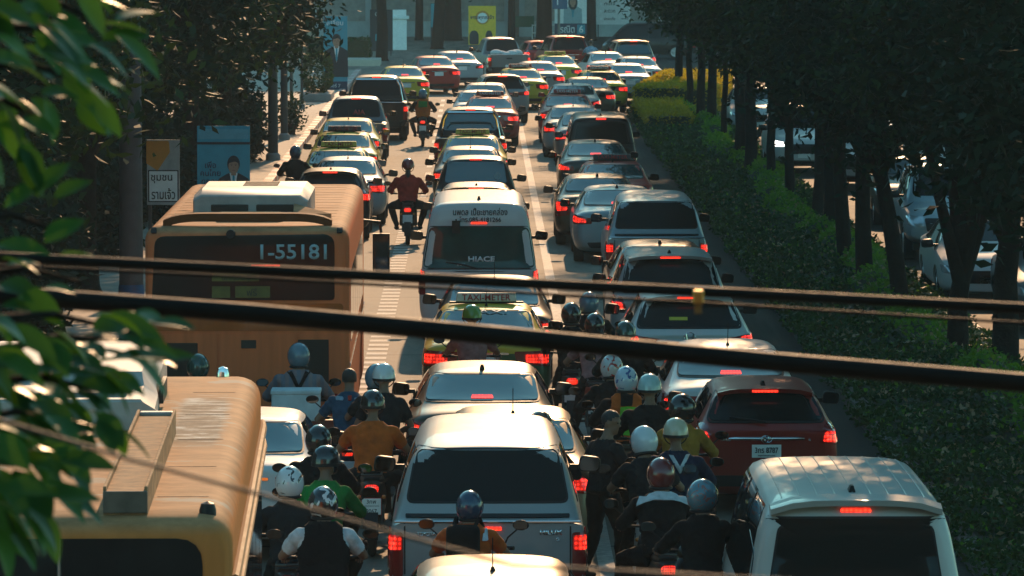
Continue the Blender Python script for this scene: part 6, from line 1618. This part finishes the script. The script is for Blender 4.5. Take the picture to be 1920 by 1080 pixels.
def portrait(r, d, cx, zc, k, suit, shirt=M_PWHITE, long=False):
    """a printed half figure in plain shapes"""
    flat(r, "printed_suit", [(cx - .52 * k, zc - 1.6 * k), (cx + .52 * k, zc - 1.6 * k), (cx + .50 * k, zc - .42 * k), (cx + .16 * k, zc - .22 * k), (cx - .16 * k, zc - .22 * k), (cx - .50 * k, zc - .42 * k)], d, 1, suit, .05)
    flat(r, "printed_shirt", [(cx - .13 * k, zc - .22 * k), (cx, zc - .95 * k), (cx + .13 * k, zc - .22 * k)], d, 2, shirt, .01)
    flat(r, "printed_tie", [(cx - .035 * k, zc - .30 * k), (cx - .045 * k, zc - .8 * k), (cx, zc - .9 * k), (cx + .045 * k, zc - .8 * k), (cx + .035 * k, zc - .30 * k)], d, 3, M_CYAN, .005)
    flat(r, "printed_hair", ellipse(cx, zc + (.07 if not long else -.06) * k, .205 * k if not long else .26 * k, .27 * k if not long else .40 * k), d, 3, M_PDARK, .01)
    flat(r, "printed_neck", [(cx - .08 * k, zc - .30 * k), (cx + .08 * k, zc - .30 * k), (cx + .08 * k, zc - .1 * k), (cx - .08 * k, zc - .1 * k)], d, 4, M_PSKIN, .01)
    flat(r, "printed_face", ellipse(cx, zc - .02 * k, .165 * k, .235 * k), d, 5, M_PSKIN, .01)
    flat(r, "printed_fringe", [(cx - .17 * k, zc + .09 * k), (cx + .05 * k, zc + .15 * k), (cx + .17 * k, zc + .08 * k), (cx + .14 * k, zc + .25 * k), (cx - .14 * k, zc + .26 * k)], d, 6, M_PDARK, .03)
    for s in (-1, 1):
        flat(r, "printed_eye", ellipse(cx + s * .065 * k, zc + .015 * k, .028 * k, .010 * k, 10), d, 6, M_PDARK, .002)
        flat(r, "printed_brow", [(cx + s * .03 * k, zc + .05 * k), (cx + s * .105 * k, zc + .055 * k), (cx + s * .105 * k, zc + .066 * k), (cx + s * .03 * k, zc + .064 * k)], d, 6, M_PDARK, .003)
    flat(r, "printed_mouth", ellipse(cx, zc - .135 * k, .055 * k, .014 * k, 12), d, 6, mat("printed lips", (.30, .10, .08), rough=.6), .003)
    flat(r, "printed_nose", [(cx - .02 * k, zc - .06 * k), (cx + .025 * k, zc - .06 * k), (cx + .005 * k, zc + .03 * k)], d, 6, mat("printed nose shade", (.30, .155, .10), rough=.6, vary=0), .004)
# suited man poster by the planter, portrait poster nearer, community sign
r, h, d = board("election_poster", 629, 30, 172, .92, 196, "tall blue poster of a man in dark suit beside the planter", M_CYAN, group="election posters along the pavement")
portrait(r, d, .04, h - .98, .86, M_PDARK); flat(r, "printed_band", [(-.46, .02), (.46, .02), (.46, .40), (-.46, .40)], d, 4, M_PNAVY, .005); letters(r, "poster_lettering", "เบอร์ 7", -.05, .24, .14, d, 6, M_WHITE); letters(r, "poster_lettering", "เปลี่ยน", -.02, h - .25, .22, d, 3, M_WHITE)
r, h, d = board("election_poster", 419, 236, 400, 1.05, 101, "cyan poster of a smiling man above the farther bus", M_CYAN, group="election posters along the pavement")
portrait(r, d, .20, h - .80, .62, M_PDARK); letters(r, "poster_lettering", "เพื่อ\nคนไทย\nทุกคน", -.26, h - .95, .50, d, 3, M_PNAVY, .40); flat(r, "printed_band", [(-.5, h - .26), (.5, h - .26), (.5, h - .06), (-.5, h - .06)], d, 2, mat("printed light cyan", (.10, .34, .42), rough=.5), .01); flat(r, "printed_frame", [(-.525, h - .37), (.525, h - .37), (.525, h - .32), (-.525, h - .32)], d, 2, M_PDARK, .005)
r, h, d = board("community_sign", 306, 262, 384, .58, 90, "white community sign with orange arrow half hidden by leaves", mat("greyish white board", (.34, .36, .36), rough=.6, vary=.2), cat="sign", depth=.04)  # white of the board toned down to grey
flat(r, "printed_arrow", [(-.30, h - .42), (-.10, h - .55), (.12, h - .22), (.10, h - .02), (-.30, h - .02)], d, 1, M_PORANGE, .02)
flat(r, "text_frame", [(-.27, .05), (.27, .05), (.27, .62), (-.27, .62)], d, 1, M_INK, .01); flat(r, "text_panel", [(-.25, .07), (.25, .07), (.25, .60), (-.25, .60)], d, 2, M_PWHITE, .01)
letters(r, "sign_lettering", "ชุมชน", -.03, .46, .15, d, 4, M_INK, .38); letters(r, "sign_lettering", "รามเจ้ว", .0, .20, .20, d, 4, M_INK, .42)
# poles
def pole(name, px, py, r0, r1, hgt, label, m, dx=0.0, group=None):
    P = at_z(px, py, .16); o = empty(name, (P.x, P.y, .14)); tag(o, label, "pole", group)
    obj("shaft", MB().tube([(0, 0, 0), (dx * .5, 0, hgt * .5), (dx, 0, hgt)], [r0, (r0 + r1) / 2, r1], 14).mesh(), m, o); obj("base_collar", MB().lathe([(r0 + .06, 0), (r0 + .06, .16), (r0 + .005, .22)], n=16).mesh(), M_CONC, o); return o
p = pole("utility_pole", 247, 660, .19, .14, 8.5, "pale concrete utility pole with blue painted foot at the left pavement", M_POLE)
obj("painted_foot", MB().lathe([(.196, .24), (.196, 1.0), (.190, 1.05)], n=20).mesh(), mat("blue paint", (.02, .09, .20), rough=.5, vary=.3), p)
for i, (px, py, rr, lab) in enumerate(((547, 232, .06, "slim grey pole by the red and white kerb"), (533, 262, .11, "dark pole on the left pavement left of the slim pole"), (512, 300, .14, "thick dark pole on the left pavement"), (566, 205, .05, "thin pole beside the clipped planter bush"))):
    pole("street_pole", px, py, rr, rr * .8, 7.5, lab, M_POLED if i else mat("grey steel pole", (.16, .17, .17), rough=.4, metal=.6), group="poles on the left pavement")
# planter with a clipped bush, potted plant
P = at_z(592, 190, .16)
o = empty("planter", (P.x, P.y, .16)); tag(o, "long concrete planter with a rounded clipped bush by the kerb", "planter"); obj("trough", MB().box((0, 1.6, .14), (1.15, 4.2, .28)).mesh(smooth=False, bevel=.03), M_CONC, o)
C = rng.normal(size=(3400, 3)); C /= np.linalg.norm(C, axis=1)[:, None]; C = np.sign(C) * np.abs(C) ** .7; C *= np.array([.55, 1.9, .75]) * rng.uniform(.85, 1, (3400, 1)); C += [0, 1.6, 1.0]
b_ = obj("clipped_bush", np_mesh(*leaf_quads(C, .11, .07, droop=-.2)), M_GC); b_.location = (P.x, P.y, .16); tag(b_, "rounded clipped bush growing in the concrete planter", "bush")
P = at_z(545, 252, .16); C = rng.normal(size=(700, 3)) * [.22, .22, .30] + [0, 0, .62]
o = empty("potted_plant", (P.x, P.y, .16)); tag(o, "small potted plant at the foot of the slim grey pole", "plant"); obj("pot", MB().lathe([(.13, 0), (.19, .3), (.21, .32), (.17, .32)], n=16).mesh(), mat("dark pot", (.06, .04, .03), rough=.7), o); obj("foliage", np_mesh(*leaf_quads(C, .16, .07, droop=-.2)), M_LEAF, o)
for i, (x, y, sx, sy, sz, lab) in enumerate(((-6.9, 62, 1.0, 2.2, 1.5, "dark leafy shrub beside the near bus on the left pavement"), (-6.9, 73, .8, 2.6, 1.35, "dark leafy shrub left of the pale concrete pole"), (-8.3, 60, 1.6, 2.6, 1.7, "tall dark shrub at the left edge nearest the camera"), (-9.0, 69, 1.7, 3.0, 1.9, "tall dark shrub behind the pale concrete pole"), (-9.3, 80, 1.8, 3.4, 1.8, "tall dark shrub left of the community sign"), (-9.6, 93, 1.8, 3.6, 1.7, "tall dark shrub behind the community sign"), (-9.8, 108, 1.8, 4.2, 1.6, "tall dark shrub behind the cyan portrait poster"), (-9.6, 126, 1.8, 5, 1.5, "tall dark shrub behind the dark poles"), (-7.7, 87, .9, 3.2, 1.35, "shrub in the row behind the community sign pole"), (-7.5, 98, .9, 3.2, 1.3, "shrub just left of the cyan portrait poster"), (-7.2, 111, .9, 3.2, 1.3, "shrub just behind the cyan portrait poster"), (-6.75, 123, .8, 3.4, 1.25, "shrub between the left pavement trees above the farther bus roof"), (-6.6, 138, .7, 3.4, 1.15, "shrub at the foot of the dark straight trunk"))):
    n = 5200; C = rng.normal(size=(n, 3)); C /= np.linalg.norm(C, axis=1)[:, None]; C *= (rng.random(n) ** .4)[:, None] * np.array([sx, sy, sz]); C += rng.normal(size=(n, 3)) * .12; C[:, 2] = np.maximum(C[:, 2] + sz * .85, .05)
    o = empty("shrub", (x, y, .16)); tag(o, lab, "shrub", "tall shrubs along the left pavement"); obj("foliage", np_mesh(*leaf_quads(C, .21, .10, droop=.1)), M_LEAFD, o)
    b = MB()
    for k in range(7): b.tube([(0, 0, -.02), (math.cos(k * .9) * sx * .3, math.sin(k * .9) * sy * .3, sz * .7), (math.cos(k * .9) * sx * .6, math.sin(k * .9) * sy * .6, sz * 1.3)], [.05, .035, .012], 6)
    obj("stem", b.mesh(), M_BARK, o)
# ------------------------------------------------------------------ the far end of the road
r, h, d = board("dark_banner", 715, 18, 96, 1.12, 250, "dark tall banner with pale heading behind a far trunk", M_PDARK, group="boards at the far end"); letters(r, "banner_lettering", "CTS", -.05, h - .22, .22, d, 2, M_PGREY); flat(r, "printed_patch", [(-.3, .5), (.3, .5), (.3, .85), (-.3, .85)], d, 1, M_CYAN, .05)
r, h, d = board("election_poster", 819, 6, 88, .66, 272, "teal and dark poster behind the far forked tree", M_PDARK, group="election posters at the far end"); flat(r, "printed_sky", [(-.32, h * .45), (.32, h * .45), (.32, h - .02), (-.32, h - .02)], d, 1, M_CYAN, .02); flat(r, "printed_face", ellipse(.08, h - .6, .16, .2), d, 2, M_PWHITE)
r, h, d = board("election_poster", 904, 11, 84, 1.42, 263, "bright yellow poster with a white circle and Thai lettering", M_PYEL, group="election posters at the far end", yaw=-3)
flat(r, "printed_sun", ellipse(.02, h * .70, .36, .36, 28), d, 1, M_PORANGE, .005); flat(r, "printed_disc", ellipse(.02, h * .69, .27, .27, 26), d, 2, M_PWHITE, .005); letters(r, "poster_lettering", "พระพุทธเจ้า", 0, h * .70, .30, d, 4, M_PNAVY, 1.22, .02)
for x, wd in ((-.42, .48), (.36, .36)): flat(r, "printed_figure", [(x - wd / 2, .02), (x + wd / 2, .02), (x + wd / 2, .55), (x + wd * .25, .74), (x - wd * .25, .74), (x - wd / 2, .55)], d, 3, M_PDARK, .1)
r, h, d = board("election_poster", 1070, -18, 65, 1.78, 281, "white poster of a woman above the number 6", M_PWHITE, group="election posters at the far end")
portrait(r, d, .12, h - .62, 1.0, mat("printed pale blue blouse", (.28, .40, .44), rough=.6), M_CYAN, True); flat(r, "printed_band", [(-.89, .0), (.89, .0), (.89, .62), (-.89, .62)], d, 7, M_PNAVY, .005); letters(r, "poster_lettering", "รณิต", -.18, .30, .40, d, 9, M_WHITE, .80, .02); flat(r, "number_panel", [(.36, .04), (.80, .04), (.80, .56), (.36, .56)], d, 8, M_CYAN, .02); letters(r, "poster_number", "6", .58, .30, .40, d, 10, M_WHITE, None, .02)
r, h, d = board("notice_board", 1149, -14, 46, 1.95, 284, "pale grey notice board with three rows of text", M_PGREY, cat="sign", group="boards at the far end")
for i, tx in enumerate(("ทันใจ", "สะดวก", "ปลอดภัย")):
    z = h - .62 - i * .42; flat(r, "bullet_mark", ellipse(-.66, z, .07, .07, 12), d, 1, M_WHITE, .005); letters(r, "notice_lettering", tx, -.18, z, .17, d, 2, M_INK, .62); flat(r, "text_line", [(.45, z - .03), (.85, z - .03), (.85, z + .01), (.45, z + .01)], d, 1, M_INK, .002)
o = empty("direction_sign", (at_y(1049, 30, 266).x, 266, 0)); tag(o, "blue direction sign with white right turn arrow on a grey post", "sign")
obj("post", MB().tube([(-.03, .06, 0), (-.03, .06, 3.2)], .07, 10).mesh(), mat("grey steel pole", (.16, .17, .17)), o); obj("sign_plate", MB().box((.02, 0, 2.52), (.78, .03, .95)).mesh(smooth=False, bevel=.01), mat("blue sign face", (.015, .09, .19), rough=.4, vary=.05), o)
b = MB(); b.tube([(-.10, -.022, 2.25), (-.10, -.022, 2.62), (-.06, -.022, 2.68), (.08, -.022, 2.68)], .035, 6, flat=.3); b.add([(.08, -.03, 2.80), (.24, -.03, 2.68), (.08, -.03, 2.56)], [(0, 2, 1)]); obj("turn_arrow", b.mesh(smooth=False), M_WHITE, o)
P0, P1 = at_y(998, 69, 286), at_y(1042, 69, 286)
o = empty("white_railing", (P0.x, 286, 0)); tag(o, "white pipe railing left of the woman poster", "railing"); wd = P1.x - P0.x
for z in (.35, .78): obj("rail", MB().tube([(0, 0, z), (wd, 0, z)], .035, 8).mesh(), M_PWHITE, o)
for k in range(4): obj("post", MB().tube([(wd * k / 3, .03, 0), (wd * k / 3, .03, .82)], .03, 8).mesh(), M_PWHITE, o)
P = at_y(981, 60, 288); o = empty("green_fence", (P.x, 288, 0)); tag(o, "green mesh fence panel right of the slim far trunk", "fence"); obj("mesh_panel", MB().box((0, 0, .95), (1.25, .04, .62)).mesh(smooth=False), mat("green netting", (.01, .11, .06), rough=.7, vary=.2), o)
for s in (-1, 1): obj("post", MB().tube([(s * .58, .05, 0), (s * .58, .05, 1.3)], .03, 8).mesh(), M_POLED, o)
o = empty("stone_gatepost", (at_y(749, 70, 262).x, 262, 0)); tag(o, "white stone gate pillar with stepped top at the far left", "pillar"); obj("shaft", MB().box((0, 0, .8), (.75, .6, 1.6)).mesh(smooth=False, bevel=.03), M_PWHITE, o); obj("capital", MB().box((0, 0, 1.68), (1.0, .8, .16)).box((0, 0, 1.92), (.7, .6, .32)).mesh(smooth=False, bevel=.03), M_PWHITE, o)
hedge("hedge", [(-8.2, 238), (-5.2, 238), (-5.2, 240), (-8.2, 240)], .1, 1.1, 120, "low green hedge behind the far pale kerb", M_GC)
structure("far_kerb", slab(-12, -4.6, 233, 236.5, -.01, .30), mat("pale kerb stone", (.50, .44, .36), rough=.7))
t_, _m = spawn("minivan", "delivery_van", (at_y(1222, 60, 246).x + 2.2, 246, 0), R(84), .95, {"paint": P_BLACK, "lamp": M_LAMPR, "brake": M_LAMPR}, "black van crossing behind the queue near the notice board", "van", "vans queueing on the road")
for px, rr, lab in ((846, .55, "broad brown far trunk left of the yellow poster"), (1020, .42, "broad far trunk behind the white railing"), (786, .22, "thin far trunk left of the teal and dark poster")):
    P = at_y(px, 74, 283); tree((P.x, 283, 0), lab, 5.0, rr, int(px) % 3, True, rot=px * .1, m=M_LEAFD, group="trees at the far end")
# white bundle on the loaded pickup
c = CARS["f_pick"][0]; M_ = c.matrix_basis
b = MB()
for i in range(5): b.ell((-.45 + i * .22, .55 + .15 * math.sin(i * 2), 1.12 + .05 * math.cos(i * 1.7)), (.26, .42, .16), 12, 8)
o = obj("cloth_bundle", b.mesh(), fabric("white sacking", (.55, .56, .55))); o.location = c.location; o.rotation_euler = c.rotation_euler; tag(o, "white cloth bundle lying in the open pickup bed", "bundle")

# ------------------------------------------------------------------ writing and marks on the vehicles
def letter_on(key, body, u, v, hgt, m, width=None, bold=.012, nm="lettering", off=.012, parent=None):
    r, mk = CARS[key]; kind = [k for k, t in T.items() if t.parts[0][1] == mk["body"][0].data][0]
    me = text_mesh(body, hgt, .002, bold=bold, width=width); project_mesh(T[kind].bvh, "rear", me, u, v, off)
    return obj(nm, me, m, parent or r)
letter_on("m_hiace", "นพดล เปี๊ยะชายคล่อง", .02, 2.105, .115, M_INK, .86); letter_on("m_hiace", "โทร.085-4181266", .02, 1.985, .085, M_INK, .66)
letter_on("m_hiace", "HIACE", .04, 1.36, .085, M_WHITE, .42, .03, off=.016); letter_on("m_hiace", "www.", -.28, 1.27, .035, M_WHITE, .14, off=.016)
t = T["highvan"]; r = CARS["m_hiace"][0]
obj("rear_wiper", MB().tube([hit(t.bvh, "rear", x, z, .03)[0] for x, z in ((.0, 1.20), (-.25, 1.27), (-.52, 1.31))], .012, 6).mesh(), M_TRIM, r)
b = MB().tube([hit(t.bvh, "rear", -.36, 1.80, .0)[0], hit(t.bvh, "rear", -.36, 1.84, .16)[0], hit(t.bvh, "rear", -.36, 1.98, .12)[0]], .012, 6); p = hit(t.bvh, "rear", -.36, 1.86, .16)[0]; b.box(p, (.13, .03, .20)); obj("reversing_mirror", b.mesh(smooth=False), M_TRIM, r)
letter_on("m_hilux", "TOYOTA", -.55, 1.005, .040, M_CHROME, .17, .03); letter_on("m_hilux", "HILUX", .57, 1.02, .045, M_CHROME, .20, .03); letter_on("m_hilux", "G", .63, .955, .035, M_CHROME, None, .03)
letter_on("r_pick", "HILUX", .55, 1.02, .045, M_INK, .20, .03)
r, mk = CARS["r_yaris"]; t = T["hatch"]
pz = t.parts; 
for body, u, v, hg, wd, m in (("3กร 8787", 0, .765, .066, .27, M_INK), ("กรุงเทพมหานคร", 0, .700, .024, .20, M_INK), ("YARIS", -.48, .885, .028, .13, M_CHROME), ("G", .50, .885, .028, None, M_CHROME)):
    letter_on("r_yaris", body, u, v, hg, m, wd, .015, off=.026 if v < .8 else .014)
p = hit(t.bvh, "rear", 0, .895, .03)[0]; o = obj("emblem", EMBLEM, M_CHROME, r); o.location = p; o.scale = (.75, 1, .75)
obj("rear_wiper", MB().tube([hit(t.bvh, "rear", x, z, .03)[0] for x, z in ((.0, 1.06), (-.2, 1.09), (-.42, 1.11))], .012, 6).mesh(), M_TRIM, r)
obj("tailgate_garnish", MB().tube([hit(t.bvh, "rear", x, .90, .012)[0] for x in np.linspace(-.44, .44, 13)], [.012] + [.022] * 11 + [.012], 10).mesh(), M_CHROME, r)
t = T["crossover"]; r = CARS["r_hrv"][0]
obj("window_sticker", patch(t.bvh, "rear", rpoly([(-.27, 1.24), (-.02, 1.24), (-.02, 1.28), (-.27, 1.28)], .005), off=.016), mat("yellow sticker", (.50, .50, .04), rough=.5), r)
p = hit(t.bvh, "rear", 0, 1.035, .012)[0]; b = MB()
b.tube([p + Vector((x, 0, z)) for x, z in ((-.05, .045), (-.035, -.045))], .008, 6); b.tube([p + Vector((x, 0, z)) for x, z in ((.05, .045), (.035, -.045))], .008, 6); b.tube([p + Vector((-.04, 0, 0)), p + Vector((.04, 0, 0))], .008, 6); b.tube([p + Vector((.075 * math.cos(a), 0, .062 * math.sin(a))) for a in np.linspace(0, 2 * math.pi, 17)], .006, 6, caps=False)
obj("emblem", b.mesh(), M_CHROME, r)
letter_on("l_pick1", "AIA", .08, 1.36, .13, M_REDINK, .34, .03, off=.016)
t = T["open_pickup"]; obj("window_sticker", patch(t.bvh, "rear", rpoly(ellipse(.46, 1.38, .07, .07), .01), off=.016), mat("pale sticker", (.25, .30, .32), rough=.6), CARS["m_blackp"][0])
letter_on("m_taxi1", "TAXI", .0, 1.36, .05, mat("pale blue lettering", (.32, .46, .50)), .55, .01, off=.016)

# ------------------------------------------------------------------ cables crossing in front of the camera
def cable(pts, Yd, r, label, m):
    P = [at_y(px, py, Yd) for px, py in pts]
    P = [P[0] + (P[0] - P[1]) * 7 + Vector((0, 0, .25))] + P + [P[-1] + (P[-1] - P[-2]) * 7 + Vector((0, 0, .25))]
    return tag(obj("overhead_cable", MB().tube(P, r, 12).mesh(), m), label, "cable", "cables strung across the road")
M_CABLE = mat("black cable sheath", (.011, .008, .006), rough=.55, spec=.16, vary=.3, scale=20)
M_CABLE2 = mat("brown cable sheath", (.05, .035, .025), rough=.5, vary=.3)
cable([(0, 482), (480, 506), (960, 530), (1440, 553), (1920, 578)], 10.0, .0105, "upper thick black cable across the whole picture", M_CABLE)
cable([(0, 553), (480, 588), (960, 632), (1440, 678), (1920, 718)], 9.6, .0185, "lower and thickest black cable bundle", M_CABLE)
cable([(0, 497), (480, 521), (960, 548), (1440, 576), (1920, 606)], 10.6, .0035, "thin cable just under the upper thick cable", M_CABLE)
cable([(0, 788), (240, 860), (480, 925), (720, 995), (960, 1060)], 6.5, .0028, "thin brown wire sloping across the lower left", M_CABLE2)
P = at_y(1309, 556, 9.98); o = empty("cable_clip", P); tag(o, "small brass clip hanging on the upper thick cable", "clip"); obj("clamp", MB().box((0, 0, 0), (.022, .03, .026)).mesh(smooth=False, bevel=.003), mat("brass", (.55, .32, .10), rough=.25, metal=1.0), o); obj("tag_strip", MB().box((0, 0, -.022), (.014, .004, .024)).mesh(smooth=False), mat("amber tag", (.25, .10, .02), rough=.4), o)

# ------------------------------------------------------------------ the tree whose leaves hang into the picture on the left
M_FLEAF = leaf_mat("near leaves", (.012, .050, .016), (.050, .125, .024), trans=.32, rough=.36, nscale=6)
g = random.Random(5)
def leaf_shape(b, base, d, up, L, W):
    d = d.normalized(); side = d.cross(up).normalized(); n = side.cross(d).normalized()
    cs = []
    for i in range(8):
        t = i / 7; w = W * .5 * math.sin(math.pi * min(t * 1.02, 1)) ** .75 * (1 - .25 * t) if 0 < t < 1 else 0.0
        c = base + d * L * t - n * L * .22 * t * t
        cs.append((c - side * w + n * w * .25, c, c + side * w + n * w * .25))
    vs = [p for q in cs for p in q]; fs = []
    for i in range(7):
        a = i * 3; fs += [(a, a + 1, a + 4, a + 3), (a + 1, a + 2, a + 5, a + 4)]
    b.add(vs, fs)
ft = empty("foreground_tree", (-3.2, 8.2, 0)); tag(ft, "tree close to the camera whose broad glossy leaves hang in from the left", "tree")
lb, tb = MB(), MB(); base = Vector((-3.2, 8.2, 0))
tb.tube([Vector((0, 0, 0)), Vector((.05, .1, 2.5)), Vector((.1, 0, 5.2)), Vector((.3, .1, 7.4))], [.17, .14, .11, .06], 14)
def spray(p0, p1, Y0, Y1, nl, L0, dirx=(.3, 1.0), dirz=(-.9, .25), rad=.006):
    L = L0 * .76; nl = int(nl * 1.35)
    a, c = at_y(p0[0], p0[1], Y0) - base, at_y(p1[0], p1[1], Y1) - base
    st = Vector((.12, 0, a.z * .98 - .1)); mid = a.lerp(st, .5) + Vector((0, .05, .12))
    tb.tube([st, mid, a, a.lerp(c, .5) + Vector((0, 0, .02)), c], [rad * 3.2, rad * 2.2, rad * 1.3, rad, rad * .5], 7)
    for i in range(nl):
        t = g.random(); q = a.lerp(c, t) + Vector((g.uniform(-.03, .03), g.uniform(-.22, .22), g.uniform(-.05, .05)))
        d = Vector((g.uniform(*dirx), g.uniform(-.5, .5), g.uniform(*dirz)))
        up = Vector((g.uniform(-.5, .5), g.uniform(-.9, .2), 1)).normalized()
        leaf_shape(lb, q, d, up, L * g.uniform(.7, 1.12), L * g.uniform(.46, .60))
spray((-60, -30), (190, 45), 8.0, 8.3, 16, .125)
spray((-60, 50), (205, 100), 7.9, 8.2, 17, .125, dirz=(-.6, .1))
spray((-60, 130), (150, 150), 8.2, 8.4, 12, .12)
spray((-70, 200), (85, 225), 8.2, 8.3, 9, .12, dirz=(-1.2, -.2))
spray((-60, 420), (100, 430), 8.0, 8.1, 4, .12, dirz=(-.2, .7))
spray((-60, 520), (150, 530), 8.3, 8.4, 5, .10, dirx=(.5, 1.0), dirz=(-.15, .2))
spray((-60, 600), (255, 625), 7.9, 8.2, 20, .125)
spray((-60, 670), (275, 640), 8.0, 8.3, 18, .125, dirz=(-.5, .3))
spray((-60, 720), (215, 740), 8.1, 8.2, 20, .125, dirz=(-.8, .2))
spray((-60, 790), (120, 800), 7.8, 8.0, 18, .125, dirz=(-1.0, .1))
spray((-60, 850), (110, 860), 7.7, 7.9, 22, .125, dirz=(-.9, .1))
spray((-60, 920), (60, 930), 7.8, 7.9, 16, .125, dirz=(-1.2, -.1))
obj("trunk", tb.mesh(), M_BARK, ft); obj("crown", lb.mesh(angle=80), M_FLEAF, ft)
# ------------------------------------------------------------------ the thin haze of exhaust and dust that far things fade into
hm = bpy.data.materials.new("thin haze"); hm.use_nodes = True; hn = hm.node_tree
hn.nodes.remove(hn.nodes["Principled BSDF"])
pv = hn.nodes.new("ShaderNodeVolumePrincipled"); pv.inputs["Color"].default_value = (.80, .93, .95, 1); pv.inputs["Density"].default_value = .00032; pv.inputs["Anisotropy"].default_value = .0
hn.links.new(pv.outputs[0], hn.nodes["Material Output"].inputs["Volume"])
tag(obj("haze", MB().box((0, 175, 31.5), (304, 496, 65.1)).mesh(smooth=False), hm), "thin pale haze hanging over the street", "haze", kind="stuff")
